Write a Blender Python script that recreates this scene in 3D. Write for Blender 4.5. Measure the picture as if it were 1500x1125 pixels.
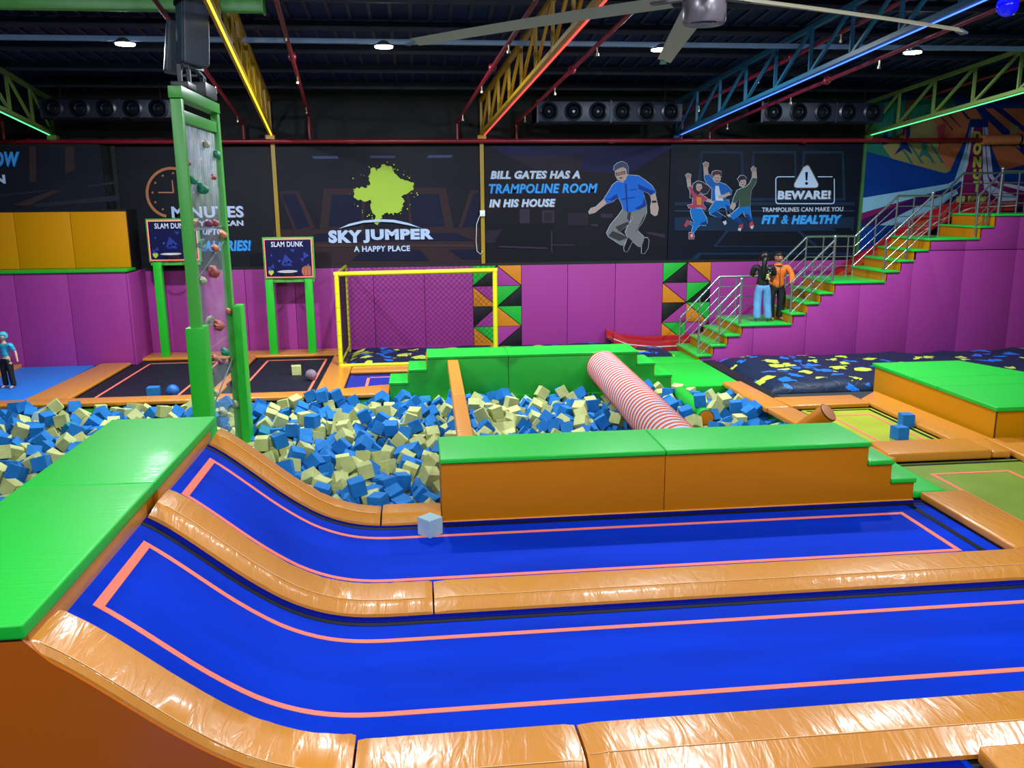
import bpy, bmesh, math, random
from mathutils import Vector, Quaternion, Matrix
R = math.radians
S = bpy.context.scene
for o in list(bpy.data.objects): bpy.data.objects.remove(o)
C = S.collection

# ------------------------------------------------------------------ camera
F, YAW, PITCH, ROLL = 1250.0, R(6.155), R(12.289), R(-.444)
cy, sy, cp, sp = math.cos(YAW), math.sin(YAW), math.cos(PITCH), math.sin(PITCH)
FW = Vector((sy*cp, cy*cp, -sp)); RT0 = Vector((cy, -sy, 0)); UP0 = RT0.cross(FW)
RT = RT0*math.cos(ROLL) + UP0*math.sin(ROLL); UP = -RT0*math.sin(ROLL) + UP0*math.cos(ROLL)
CAM = Vector((0, 0, 3.6))
cam = bpy.data.cameras.new('camera'); co = bpy.data.objects.new('camera', cam); C.objects.link(co)
cam.sensor_width = 36; cam.lens = F/1500*36; cam.clip_end = 200
m = Matrix((RT, UP, -FW)).transposed().to_4x4(); m.translation = CAM; co.matrix_world = m
S.camera = co

# ------------------------------------------------------------------ world, exposure, lamps' light
S.view_settings.view_transform = 'Standard'; S.view_settings.look = 'None'
S.view_settings.exposure = 0.0; S.view_settings.gamma = 1; S.view_settings.use_curve_mapping = False
w = bpy.data.worlds.new('world'); S.world = w; w.use_nodes = True
w.node_tree.nodes['Background'].inputs[0].default_value = (.30, .42, .75, 1)
w.node_tree.nodes['Background'].inputs[1].default_value = .02
LAMPS = [(-4.68, 15.5, 6.14), (-.47, 15.5, 6.14), (4.33, 15.5, 6.14), (9.02, 15.5, 6.14)]
LAMPS2 = [(x, y, z) for y, z in ((5.2, 7.1), (-1.8, 7.3)) for x in (-5.6, -1.2, 3.4, 8.0)]  # rows out of view; the one behind the camera added to light front faces
def area(loc, power, size, rot=(0, 0, 0), col=(.86, .94, 1.0)):
    l = bpy.data.lights.new('lamp_light', 'AREA'); l.shape = 'DISK'; l.size = size; l.energy = power; l.color = col
    o = bpy.data.objects.new('lamp_light', l); C.objects.link(o); o.location = loc; o.rotation_euler = rot
    return o
for (x, y, z) in LAMPS: area((x, y, z-.07), 430, .35)
for (x, y, z) in LAMPS2: area((x, y, z-.07), 190 if y > 0 else 300, .5, (R(0) if y > 0 else R(28), 0, 0))

# ------------------------------------------------------------------ helpers
def U(px, py, Y):                                # point of a picture pixel on the wall plane y = Y
    d = RT*(px-750)/F + UP*(562.5-py)/F + FW
    return CAM + d*((Y-CAM.y)/d.y)
def lin(c): return tuple((v/255/12.92 if v/255 <= .04045 else ((v/255+.055)/1.055)**2.4) for v in c)
MATS = {}
def mat(name, rgb, rough=.5, metal=0, emit=0, wrinkle=0, wscale=3, stretch=(1, 1, 1), coat=0, var=0, vscale=6, spec=.5, alpha=1):
    if name in MATS: return MATS[name]
    m = bpy.data.materials.new(name); m.use_nodes = True; n = m.node_tree.nodes; L = m.node_tree.links
    b = n['Principled BSDF']; c = lin(rgb)
    b.inputs['Base Color'].default_value = (*c, 1); b.inputs['Roughness'].default_value = rough
    b.inputs['Metallic'].default_value = metal; b.inputs['Specular IOR Level'].default_value = spec
    b.inputs['Coat Weight'].default_value = coat; b.inputs['Coat Roughness'].default_value = .12
    if alpha < 1: b.inputs['Alpha'].default_value = alpha
    if emit: b.inputs['Emission Color'].default_value = (*c, 1); b.inputs['Emission Strength'].default_value = emit
    if wrinkle or var:
        t = n.new('ShaderNodeTexCoord'); mp = n.new('ShaderNodeMapping'); mp.inputs['Scale'].default_value = stretch
        L.new(t.outputs['Object'], mp.inputs[0])
    if wrinkle:
        nz = n.new('ShaderNodeTexNoise'); nz.inputs['Scale'].default_value = wscale; nz.inputs['Detail'].default_value = 3
        nz.inputs['Distortion'].default_value = 1.2; L.new(mp.outputs[0], nz.inputs['Vector'])
        bp = n.new('ShaderNodeBump'); bp.inputs['Strength'].default_value = wrinkle; bp.inputs['Distance'].default_value = .05
        L.new(nz.outputs['Fac'], bp.inputs['Height']); L.new(bp.outputs[0], b.inputs['Normal'])
        if coat: L.new(bp.outputs[0], b.inputs['Coat Normal'])
    if var:
        nz = n.new('ShaderNodeTexNoise'); nz.inputs['Scale'].default_value = vscale; nz.inputs['Detail'].default_value = 5
        L.new(mp.outputs[0], nz.inputs['Vector'])
        rp = n.new('ShaderNodeValToRGB'); rp.color_ramp.elements[0].position = .3; rp.color_ramp.elements[1].position = .7
        rp.color_ramp.elements[0].color = (*[v*(1-var) for v in c], 1); rp.color_ramp.elements[1].color = (*[min(1, v*(1+var)) for v in c], 1)
        L.new(nz.outputs['Fac'], rp.inputs[0]); L.new(rp.outputs[0], b.inputs['Base Color'])
    MATS[name] = m; return m

class MB:
    def __init__(s): s.v = []; s.f = []; s.mi = []
    def poly(s, pts, k=0): b = len(s.v); s.v += [Vector(p) for p in pts]; s.f.append(list(range(b, b+len(pts)))); s.mi.append(k); return s
    def hexa(s, bot, top, k=0):                  # n-gon prism between two rings
        n = len(bot); b = len(s.v); s.v += [Vector(p) for p in bot] + [Vector(p) for p in top]
        s.f.append([b+i for i in reversed(range(n))]); s.f.append([b+n+i for i in range(n)])
        for i in range(n): j = (i+1) % n; s.f.append([b+i, b+j, b+n+j, b+n+i])
        s.mi += [k]*(n+2); return s
    def box(s, x0, x1, y0, y1, z0, z1, k=0):
        return s.hexa([(x0, y0, z0), (x1, y0, z0), (x1, y1, z0), (x0, y1, z0)], [(x0, y0, z1), (x1, y0, z1), (x1, y1, z1), (x0, y1, z1)], k)
    def bar(s, a, b, w, h=None, k=0):            # rectangular bar from a to b
        a = Vector(a); b = Vector(b); d = (b-a).normalized(); h = h or w
        u = d.cross(Vector((0, 0, 1)));
        if u.length < .01: u = Vector((1, 0, 0))
        u.normalize(); v = u.cross(d)
        r = [u*w/2+v*h/2, -u*w/2+v*h/2, -u*w/2-v*h/2, u*w/2-v*h/2]
        return s.hexa([a+q for q in r], [b+q for q in r], k)
    def tube(s, a, b, r, n=10, k=0, r2=None, cap=True):
        a = Vector(a); b = Vector(b); d = (b-a).normalized(); u = d.orthogonal().normalized(); v = d.cross(u); r2 = r if r2 is None else r2
        A = [a+(u*math.cos(t)+v*math.sin(t))*r for t in [6.28318*i/n for i in range(n)]]
        B = [b+(u*math.cos(t)+v*math.sin(t))*r2 for t in [6.28318*i/n for i in range(n)]]
        return s.hexa(A, B, k)
    def path(s, pts, r, n=8, k=0, closed=False):  # round tube along a polyline
        pts = [Vector(p) for p in pts]; N = len(pts); rings = []; u = None
        for i in range(N):
            if closed: d = pts[(i+1) % N]-pts[i-1]
            else: d = pts[min(i+1, N-1)]-pts[max(i-1, 0)]
            d.normalize()
            u = d.orthogonal().normalized() if u is None else (u-d*u.dot(d)).normalized()
            v = d.cross(u); b = len(s.v); rings.append(b)
            s.v += [pts[i]+(u*math.cos(t)+v*math.sin(t))*r for t in [6.28318*j/n for j in range(n)]]
        for i in range(N if closed else N-1):
            a, b = rings[i], rings[(i+1) % N]
            for j in range(n): q = (j+1) % n; s.f.append([a+j, a+q, b+q, b+j]); s.mi.append(k)
        if not closed:
            s.f.append([rings[0]+j for j in reversed(range(n))]); s.f.append([rings[-1]+j for j in range(n)]); s.mi += [k, k]
        return s
    def lathe(s, c, prof, n=20, k=0, axis=Vector((0, 0, 1))):
        c = Vector(c); axis = Vector(axis).normalized(); u = axis.orthogonal().normalized(); v = axis.cross(u); rings = []
        for (r, z) in prof:
            rings.append(len(s.v)); s.v += [c+axis*z+(u*math.cos(t)+v*math.sin(t))*r for t in [6.28318*j/n for j in range(n)]]
        for a, b in zip(rings, rings[1:]):
            for j in range(n): q = (j+1) % n; s.f.append([a+j, a+q, b+q, b+j]); s.mi.append(k)
        s.f.append([rings[0]+j for j in reversed(range(n))]); s.f.append([rings[-1]+j for j in range(n)]); s.mi += [k, k]
        return s
    def ball(s, c, r, seg=12, k=0, sc=(1, 1, 1)):
        c = Vector(c); n = seg; h = n//2+1; b = len(s.v)
        for i in range(h+1):
            th = math.pi*i/h
            for j in range(n):
                ph = 6.28318*j/n; s.v.append(c+Vector((r*sc[0]*math.sin(th)*math.cos(ph), r*sc[1]*math.sin(th)*math.sin(ph), r*sc[2]*math.cos(th))))
        for i in range(h):
            for j in range(n): q = (j+1) % n; s.f.append([b+i*n+j, b+(i+1)*n+j, b+(i+1)*n+q, b+i*n+q]); s.mi.append(k)
        return s
def wloc(o):
    p = Vector((0, 0, 0))
    while o: p += o.location; o = o.parent
    return p
def obj(name, mb, mats, parent=None, smooth=False, bevel=0, seg=2, kind=None, label=None, origin=None):
    me = bpy.data.meshes.new(name)
    if not isinstance(mats, (list, tuple)): mats = [mats]
    if origin is None:
        if parent is not None: origin = wloc(parent)
        else:
            xs = [v.x for v in mb.v]; ys = [v.y for v in mb.v]; zs = [v.z for v in mb.v]
            origin = Vector(((min(xs)+max(xs))/2, (min(ys)+max(ys))/2, min(zs)))
    origin = Vector(origin)
    me.from_pydata([v-origin for v in mb.v], [], mb.f)
    for m in mats: me.materials.append(m)
    if len(mats) > 1:
        for p, k in zip(me.polygons, mb.mi): p.material_index = k
    bm = bmesh.new(); bm.from_mesh(me); bmesh.ops.remove_doubles(bm, verts=bm.verts, dist=1e-5)
    bmesh.ops.recalc_face_normals(bm, faces=bm.faces)
    if bevel: bmesh.ops.bevel(bm, geom=[e for e in bm.edges if len(e.link_faces) == 2 and e.calc_face_angle(0) > .5], offset=bevel, segments=seg, profile=.6, affect='EDGES', clamp_overlap=True)
    bm.to_mesh(me); bm.free()
    if smooth or bevel:
        me.shade_smooth()
        if bevel or smooth == 'auto': me.set_sharp_from_angle(angle=R(45))
    o = bpy.data.objects.new(name, me); C.objects.link(o)
    if parent is not None: o.parent = parent; o.location = origin-wloc(parent)
    else: o.location = origin
    if kind: o['kind'] = kind
    if label: o['label'] = label
    return o
def tag(o, label, cat, group=None):
    o['label'] = label; o['category'] = cat
    if group: o['group'] = group
    return o
def thing(name, loc, label, cat, group=None):
    o = bpy.data.objects.new(name, None); C.objects.link(o); o.location = loc; o.empty_display_size = .2
    return tag(o, label, cat, group)
def struct(name, mb, m, parent=None, bevel=0, **k): return obj(name, mb, m, parent, bevel=bevel, kind='structure', **k)

# ------------------------------------------------------------------ materials
GRN = mat('green_vinyl', (22, 188, 52), .5, wrinkle=.12, wscale=4.5, stretch=(.45, 7, 1), coat=.12, spec=.35)
GRND = mat('green_vinyl_flat', (22, 170, 40), .4, wrinkle=.1, wscale=2.5)
GRNP = mat('green_paint', (70, 165, 62), .35)
ORA = mat('orange_vinyl', (208, 134, 42), .34, wrinkle=.16, wscale=3.2, stretch=(1.6, .7, 1), coat=.3)
ORAR = mat('orange_vinyl_ruched', (208, 132, 38), .34, wrinkle=.15, wscale=3.5, stretch=(3.6, .6, .7), coat=.4)
ORAW = mat('orange_side_vinyl', (188, 112, 4), .45, spec=.2, wrinkle=.05, wscale=1.2)
ORAG = mat('orange_wall_vinyl', (206, 138, 4), .45, spec=.2, wrinkle=.04, wscale=1.2)
PUR = mat('purple_vinyl', (156, 56, 140), .5, spec=.25, wrinkle=.05, wscale=1.0)
BLK = mat('black_vinyl', (12, 12, 20), .45)
BLU = mat('blue_mat', (0, 48, 184), .7, spec=.04, wrinkle=.06, wscale=1.6, stretch=(.4, 3, 1), var=.2, vscale=.9)
BLUD = mat('blue_skirt', (3, 18, 120), .8, wrinkle=.2, wscale=9, stretch=(3, .6, 1), spec=.03)
COR = mat('coral_line', (250, 125, 100), .6, spec=.15)
WEB = mat('black_webbing', (8, 16, 26), .6, spec=.1)
TBL = mat('black_mat', (30, 30, 44), .6, spec=.12, var=.1, vscale=2)
YEL = mat('yellow_green_mat', (165, 175, 40), .5, spec=.2, var=.12, vscale=1.5)
YEL2 = mat('olive_green_mat', (122, 145, 45), .5, spec=.2, var=.12, vscale=1.5)
LBLU = mat('light_blue_mat', (30, 118, 215), .5, wrinkle=.04, wscale=2)
STEEL = mat('stainless_steel', (165, 170, 175), .25, metal=.9)
NAVY = mat('navy_ceiling', (12, 20, 38), .6)
DRK = mat('dark_structure', (14, 15, 20), .7)
WHT = mat('white', (225, 230, 235), .4)
FBLU = mat('blue_foam', (6, 112, 188), .85, var=.12, vscale=7, wrinkle=.12, wscale=18)
FCRM = mat('cream_foam', (186, 190, 122), .85, var=.10, vscale=7, wrinkle=.12, wscale=18)
FWHT = mat('pale_foam', (160, 190, 200), .85, var=.06, vscale=7)
FTEAL = mat('teal_foam', (10, 120, 150), .85, var=.2, vscale=9)
# ------------------------------------------------------------------ the setting
YW = 20.9
fl = MB()
fl.box(-14, -3.45, -6, 7.0, -.9, -.03); fl.box(-3.45, 18, -6, 9.6, -.9, -.03); fl.box(-14, 18, 15.65, 22, -.9, -.03)
fl.box(6.02, 18, 9.6, 15.65, -.9, -.03); fl.box(-14, -9.05, 7.0, 15.65, -.9, -.03)
fl.box(-9.05, 6.02, 7.0, 15.65, -.9, -.46)
struct('floor', fl, mat('grey_floor', (38, 38, 44), .8))
pw = MB(); pw.box(-9.04, 6.0, 15.6, 15.645, -.46, -.04); struct('trim_1', pw, GRND)     # green lining under the far edge of the pit
pw = MB(); pw.box(5.95, 6.015, 10.2, 15.6, -.46, -.02); struct('trim_2', pw, GRND)

wb = MB(); wb.box(-14, 18, YW+.06, YW+.3, -.05, 8.6)
wall = struct('wall_back', wb, mat('dark_wall', (10, 12, 18), .8))
struct('wall_left', MB().box(-14.3, -14, -6, 21.2, -.05, 9.5), DRK); struct('wall_right', MB().box(18, 18.3, -6, 21.2, -.05, 9.5), DRK)
struct('wall_front', MB().box(-14, 18, -6.3, -6, -.05, 9.5), DRK)
# roof: dark ribbed sheets rising from the back wall towards the viewer
TD = Vector((-.073, 1, -.0895))
def roofz(y, off=0): return 6.06+(YW-y)*.0895+off
ce = MB()
ce.hexa([(-14, YW+.2, roofz(YW)), (18, YW+.2, roofz(YW)), (18, -6, roofz(-6)), (-14, -6, roofz(-6))],
        [(-14, YW+.2, roofz(YW)+.1), (18, YW+.2, roofz(YW)+.1), (18, -6, roofz(-6)+.1), (-14, -6, roofz(-6)+.1)])
ceil = struct('ceiling', ce, mat('navy_roof_sheet', (6, 26, 70), .6, spec=.2, var=.35, vscale=.5, stretch=(1, .3, 1)))
rb = MB(); x = -13.9
while x < 18:
    rb.hexa([(x, YW, roofz(YW)-.02), (x+.06, YW, roofz(YW)-.02), (x+.06, -6, roofz(-6)-.02), (x, -6, roofz(-6)-.02)],
            [(x, YW, roofz(YW)+.01), (x+.06, YW, roofz(YW)+.01), (x+.06, -6, roofz(-6)+.01), (x, -6, roofz(-6)+.01)]); x += .33
obj('roof_rib', rb, mat('navy_roof_rib', (4, 18, 52), .5), ceil, kind='stuff')
for i in range(12):
    y = 20.0-i*1.5
    obj('roof_purlin', MB().box(-14, 18, y-.035, y+.035, roofz(y)-.17, roofz(y)-.02), mat('purlin_paint', (5, 14, 40), .6), ceil)

# padded purple panels along the back wall
def xz(pts, y, t=.05): return ([(a, y, b) for a, b in pts], [(a, y-t, b) for a, b in pts])
def panel(name, pts, y, m, parent, t=.055, bev=.012):
    a, b = xz(pts, y, t); return obj(name, MB().hexa(a, b), m, parent, bevel=bev, seg=2)
g = .004
def rect(x0, x1, z0, z1): return [(x0+g, z0+g), (x1-g, z0+g), (x1-g, z1-g), (x0+g, z1-g)]
seams = [-6.5, -5.3, -4.1, -2.95, -2.0, -1.09, .13, 1.31]
for a, b in zip(seams, seams[1:]): panel('wall_panel', rect(a, b, 0, 2.0), YW, PUR, wall)
for a, b in zip([2.5, 3.65, 4.85], [3.65, 4.85, 6.06]): panel('wall_panel', rect(a, b, 0, 2.0), YW, PUR, wall)
sx = [7.29, 8.5, 9.7, 10.9, 12.1, 13.3, 14.5, 15.7, 17]
for a, b in zip(sx, sx[1:]): panel('wall_panel', rect(a, b, 0, 2.0), YW, PUR, wall)
G_, K_, O_, P_ = mat('green_panel_vinyl', (22, 170, 50), .45), BLK, mat('orange_panel_vinyl', (205, 125, 20), .45), PUR
TRI = [[('/', G_, K_), ('\\', O_, P_), ('/', K_, P_), ('\\', O_, G_)], [('\\', P_, O_), ('/', G_, K_), ('\\', O_, G_), ('/', P_, K_)]]
for X0, X1, X2 in ((1.31, 1.9, 2.5), (6.06, 6.68, 7.29)):
    for c, (xa, xb) in enumerate(((X0, X1), (X1, X2))):
        for r in range(4):
            zt = 2.0-r*.5; zb = zt-.5; k, m1, m2 = TRI[c][r]; e = .006; f = .018
            if k == '/':   # m1 upper-left, m2 lower-right
                t1 = [(xa+e, zb+f), (xb-f, zt-e), (xa+e, zt-e)]; t2 = [(xa+f, zb+e), (xb-e, zb+e), (xb-e, zt-f)]
            else:          # m1 lower-left, m2 upper-right
                t1 = [(xa+e, zb+e), (xb-f, zb+e), (xa+e, zt-f)]; t2 = [(xb-e, zb+f), (xb-e, zt-e), (xa+f, zt-e)]
            panel('triangle_panel', t1, YW, m1, wall, bev=.006); panel('triangle_panel', t2, YW, m2, wall, bev=.006)
struct('trim_3', MB().box(-6.5, 11.1, YW-.03, YW+.05, 2.0, 2.06), mat('black_trim', (12, 12, 16), .5))
# black gasket line between printed wall boards and yellow pilasters
YP = mat('mustard_paint', (160, 128, 22), .4)
for i, x in enumerate((-3.25, 1.57)):
    struct('trim_%d' % (4+i), MB().box(x-.045, x+.045, YW-.07, YW+.05, 2.05, 4.87), YP)
struct('trim_6', MB().box(11.08, 11.15, YW-.06, YW+.05, 2.05, 4.9), mat('green_dull_paint', (60, 105, 60), .4))
struct('trim_7', MB().box(-6.84, -6.74, YW-.06, YW+.05, 2.0, 4.82), mat('black_trim', (12, 12, 16), .5))

# raised block at the left: purple base, green ledge, orange panels above
lb = MB(); lb.box(-14, -6.4, 19.7, YW+.06, -.05, 2.08)
blk = struct('wall_1', lb, mat('dark_wall', (10, 12, 18), .8))
for a, b in ((-13.6, -12.4), (-12.4, -11.2), (-11.2, -10.0), (-10.0, -8.74), (-8.74, -7.63), (-7.63, -6.4)):
    panel('wall_panel', rect(a, b, 0, 2.08), 19.7, PUR, blk, t=.05)
p = obj('wall_panel', MB().box(-6.4, -6.345, 19.65, 20.88, 0, 2.05), PUR, blk, bevel=.012)
obj('ledge_cap', MB().box(-14, -6.34, 19.6, 20.2, 2.08, 2.14), GRND, blk, bevel=.02)
obj('backing', MB().box(-14, -6.42, 20.2, YW, 2.08, 3.42), mat('black_trim', (12, 12, 16), .5), blk)
for a, b in ((-12.5, -11.3), (-11.3, -10.1), (-10.1, -8.8), (-8.8, -7.62), (-7.62, -6.43)):
    panel('wall_panel', rect(a, b, 2.14, 3.38), 20.2, ORAG, blk, t=.05)
struct('wall_2', MB().box(-14, -6.9, 20.25, YW+.05, 3.42, 4.82), mat('dark_wall', (10, 12, 18), .8))

# ------------------------------------------------------------------ trampolines and ramps
PR = [(-2.42, 1.08), (-2.3, 1.03), (-2.15, .93), (-2.0, .81), (-1.8, .64), (-1.6, .47), (-1.4, .32), (-1.2, .19), (-1.0, .10), (-.8, .04), (-.6, .01), (-.4, 0), (0, 0)]
def prof(x):
    if x >= -.4: return 0.0
    for (a, za), (b, zb) in zip(PR, PR[1:]):
        if a <= x <= b:
            t = (x-a)/(b-a); return za+(zb-za)*t
    return PR[0][1]
def ps(x): return (prof(x-.08)+prof(x+.08)+2*prof(x))/4 if x > -2.3 else prof(x)
def xs_(a, b):
    n = [a]; x = a
    while x < b-.12: x += .1 if x < -.2 else 1.2; n.append(min(x, b))
    if n[-1] < b: n.append(b)
    return n
def sheet(x0, x1, y0, y1, dz=0, th=.02):
    mb = MB(); X = xs_(x0, x1); b = 0
    for x in X:
        z = ps(x)+dz; mb.v += [Vector((x, y0, z)), Vector((x, y1, z)), Vector((x, y1, z-th)), Vector((x, y0, z-th))]
    for i in range(len(X)-1):
        a = 4*i; c = a+4
        for j in range(4): q = (j+1) % 4; mb.f.append([a+j, a+q, c+q, c+j]); mb.mi.append(0)
    mb.f.append([3, 2, 1, 0]); e = 4*(len(X)-1); mb.f.append([e, e+1, e+2, e+3]); mb.mi += [0, 0]
    return mb
def join(*ms):
    r = MB()
    for m_ in ms: b = len(r.v); r.v += m_.v; r.f += [[i+b for i in f] for f in m_.f]; r.mi += m_.mi
    return r
LZ = .004
def runway(label, x0, x1, y0, y1, cx0, cx1, cy0, cy1, endband, bo=.14):
    t = thing('trampoline', ((x0+x1)/2, (y0+y1)/2, 0), label, 'trampoline')
    obj('jump_mat', sheet(x0, x1, y0, y1, .0, .025), BLU, t, smooth='auto')
    w_ = .055
    rings = [sheet(cx0, cx1, cy0, cy0+w_, LZ, .004), sheet(cx0, cx1, cy1-w_, cy1, LZ, .004), sheet(cx0, cx0+w_, cy0, cy1, LZ*1.3, .004), ]
    if cx1 < x1: rings.append(sheet(cx1-w_, cx1, cy0, cy1, LZ*1.3, .004))
    obj('marking_line', join(*rings), COR, t, smooth='auto')
    bands = [sheet(x0, x1, y1-bo, y1-bo+.055, LZ, .004), sheet(x0, x1, y0+.02, y0+.05, LZ, .004)]
    if endband: bands.append(sheet(x1-.24, x1-.17, y0+.02, y1-.09, LZ*1.3, .004))
    obj('webbing_band', join(*bands), WEB, t, smooth='auto')
    obj('spring_skirt', join(sheet(x0, x1, y1-bo+.06, y1, LZ*2, .01)), BLUD, t, smooth='auto')
    return t
runway('long royal blue runway trampoline with curved end below the orange barrier', -2.35, 5.92, 7.42, 9.17, -2.22, 5.5, 7.7, 8.82, True)
runway('widest royal blue runway trampoline in the foreground, curving up to the green deck', -2.35, 11.0, 5.15, 7.03, -2.22, 12.0, 5.5, 6.6, False, .20)

# the deck at the head of the runways
dk = thing('launch_deck', (-2.86, 7.1, -.03), 'tall launch deck with bright green top and orange sides at the left', 'platform')
obj('deck_body', MB().box(-3.36, -2.36, 4.8, 9.48, -.02, 1.15), ORAW, dk)
for y0, y1 in ((4.73, 7.235), (7.245, 9.53)): obj('top_pad', MB().box(-3.41, -2.30, y0, y1, 1.155, 1.25), GRN, dk, bevel=.018, seg=3)
obj('edge_pad', MB().box(-2.36, -2.31, 4.8, 7.03, .98, 1.15), ORA, dk, bevel=.015)
obj('edge_pad', MB().box(-2.36, -2.31, 7.35, 9.3, .98, 1.15), ORA, dk, bevel=.015)
# side cheek, orange vinyl, under the near pad
mb = MB(); X = [-5.6, -3.4, -2.35]+xs_(-2.3, -.5)[1:]+[.9]
top = [(x, (1.15 if x < -2.3 else ps(x)+.02 if x < -.4 else .02)) for x in X]
ring = [(-5.6, -.02)]+top+[(.9, -.02)]
a, b = xz(ring, 4.83, .06); mb.hexa(a, b)
obj('side_panel', mb, mat('burnt_orange_vinyl', (190, 92, 8), .4, wrinkle=.04, wscale=1), dk)

def sweep(x0, x1, sec, n_per=.05, ruche=0, seed=0):
    """pad of constant section (y, z) swept along the ramp profile"""
    rnd = random.Random(seed); mb = MB(); X = []; x = x0
    while x < x1-.01: X.append(x); x += n_per if x < 0 else .12
    X.append(x1); n = len(sec); rc = 0
    for i, x in enumerate(X):
        dzdx = (ps(x+.05)-ps(x-.05))/.1; nn = Vector((-dzdx, 0, 1)).normalized()
        amt = max(0, min(1, (x+1.95)/.5))*max(0, min(1, (.1-x)/.3))*ruche
        rc = rnd.uniform(-1, 1)*amt; e = .012 if i in (0, len(X)-1) else 0
        for j, (y, z) in enumerate(sec):
            zz = max(0, z-e)+(rc*(.6+.4*math.sin(j*2.1+i)) if z > .02 else 0)
            mb.v.append(Vector((x, y, ps(x)))+nn*zz)
    for i in range(len(X)-1):
        for j in range(n):
            q = (j+1) % n; mb.f.append([i*n+j, i*n+q, i*n+n+q, i*n+n+j]); mb.mi.append(0)
    mb.f.append(list(range(n))[::-1]); mb.f.append([(len(X)-1)*n+j for j in range(n)]); mb.mi += [0, 0]
    return mb
def pad_sec(y0, y1, h=.12, crease=.1):
    """front (near) face slopes up to a crease, the top runs back"""
    return [(y0, .005), (y0+.004, .035), (y0+crease*.55, h*.62+.01), (y0+crease-.006, h-.004), (y0+crease+.006, h+.002), ((y0+y1)/2+.05, h*.99), (y1-.02, h*.8), (y1, h*.66), (y1, .005)]
def swept_pad(label, x0, x1, y0, y1, ruche=0, h=.12, crease=.1, seed=0, m=None):
    o = obj('safety_pad', sweep(x0, x1, pad_sec(y0, y1, h, crease), ruche=ruche, seed=seed), m or (ORAR if ruche else ORA), smooth='auto')
    o.data.shade_smooth(); o.data.set_sharp_from_angle(angle=R(22))
    if x1-x0 > .8: obj('stitched_seam', sweep(x0+.02, x1-.02, [(y0+crease-.004, h+.002), (y0+crease, h+.006), (y0+crease+.004, h+.002)]), mat('pale_stitching', (238, 190, 130), .4), o, smooth=True)
    return tag(o, label, 'pad')
swept_pad('curved orange pad, ruched, running down between the two blue runways', -2.3, .035, 6.98, 7.5, .005, seed=1)
swept_pad('long straight orange pad between the two blue runways', .05, 10.6, 6.98, 7.5, 0)
swept_pad('curved orange pad in the lower left corner, along the near side of the foreground runway', -2.36, -.52, 4.78, 5.24, .005, seed=2, crease=.035, h=.075)
swept_pad('orange pad at the lower edge, left of the longest foreground pad', -.5, .96, 4.56, 5.14, .002, crease=.14, seed=4, m=mat('orange_vinyl_creased', (202, 128, 38), .3, wrinkle=.17, wscale=2.4, stretch=(3, .7, 1), coat=.35))
swept_pad('longest glossy orange pad in the foreground, creased and shiny', .98, 10.6, 4.56, 5.14, .002, crease=.2, seed=5, m=mat('orange_vinyl_creased', (202, 128, 38)))
swept_pad('curved orange pad between the foam pit and the farther blue runway', -2.3, -.52, 9.14, 9.56, .007, seed=3)
swept_pad('short straight orange pad at the near corner of the foam pit', -.5, .17, 9.14, 9.62, 0)

# near trampoline at the lower edge
t = thing('trampoline', (1.2, 3.2, 0), 'royal blue trampoline cut off by the lower edge of the picture', 'trampoline')
obj('jump_mat', MB().box(-2, 3.45, 1.6, 4.56, -.03, 0), BLU, t)
obj('webbing_band', MB().box(-1.9, 3.38, 4.36, 4.44, .002, .006).box(3.28, 3.36, 1.7, 4.36, .002, .006), WEB, t)
obj('spring_skirt', MB().box(-2, 3.4, 4.47, 4.56, .001, .008), BLUD, t)

def qpad(label, c, z0=-.0, z1=.1, m=None, bev=.03, name='safety_pad', cat='pad'):
    o = obj(name, MB().hexa([(x, y, z0) for x, y in c], [(x, y, z1) for x, y in c]), m or ORA, bevel=bev, seg=3)
    return tag(o, label, cat)
qpad('orange pad at the bottom right corner of the picture', [(3.38, 2.0), (4.3, 2.0), (4.4, 4.54), (3.5, 4.54)], z1=.12)
qpad('orange pad across the right end of the farther blue runway', [(5.94, 7.52), (6.5, 7.52), (6.5, 9.2), (5.94, 9.2)])
qpad('small green floor mat at the foot of the orange barrier steps', [(5.86, 9.23), (6.3, 9.23), (6.3, 10.5), (5.86, 10.5)], z1=.09, m=GRN, name='floor_mat', cat='mat')

def flat_tramp(label, x0, x1, y0, y1, m, line, name='trampoline', ww=.05, band=True, inset=.06):
    t = thing(name, ((x0+x1)/2, (y0+y1)/2, -.02), label, 'trampoline')
    obj('jump_mat', MB().box(x0, x1, y0, y1, -.025, 0), m, t)
    mb = MB()
    for (a, b, c, d) in line: mb.box(a, b, c, d, .001, .004)
    obj('marking_line', mb, COR, t)
    if band:
        i = inset; mb = MB().box(x0+i, x1-i, y1-i-.05, y1-i, .001, .005).box(x1-i-.05, x1-i, y0+i, y1-i, .001, .0055)
        obj('webbing_band', mb, WEB, t)
    return t
def rl(x0, x1, y0, y1, w_=.05): return [(x0, x1, y0, y0+w_), (x0, x1, y1-w_, y1), (x0, x0+w_, y0+w_, y1-w_), (x1-w_, x1, y0+w_, y1-w_)]
flat_tramp('yellow green trampoline with two blue foam cubes lying on it', 6.46, 7.72, 11.3, 13.6, YEL, rl(6.75, 7.5, 11.55, 13.2))
flat_tramp('olive green trampoline at the right edge, right of the orange barrier steps', 6.32, 8.3, 8.05, 10.55, YEL2, rl(6.62, 7.75, 8.3, 10.1))
qpad('orange pad between the yellow green and the olive green trampolines', [(6.33, 10.6), (7.86, 10.6), (7.86, 11.24), (6.4, 11.24)], z1=.13)
qpad('small orange corner pad between the green trampolines and the orange block', [(7.88, 10.62), (8.14, 10.6), (8.2, 11.24), (7.9, 11.24)], z1=.1)
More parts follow.
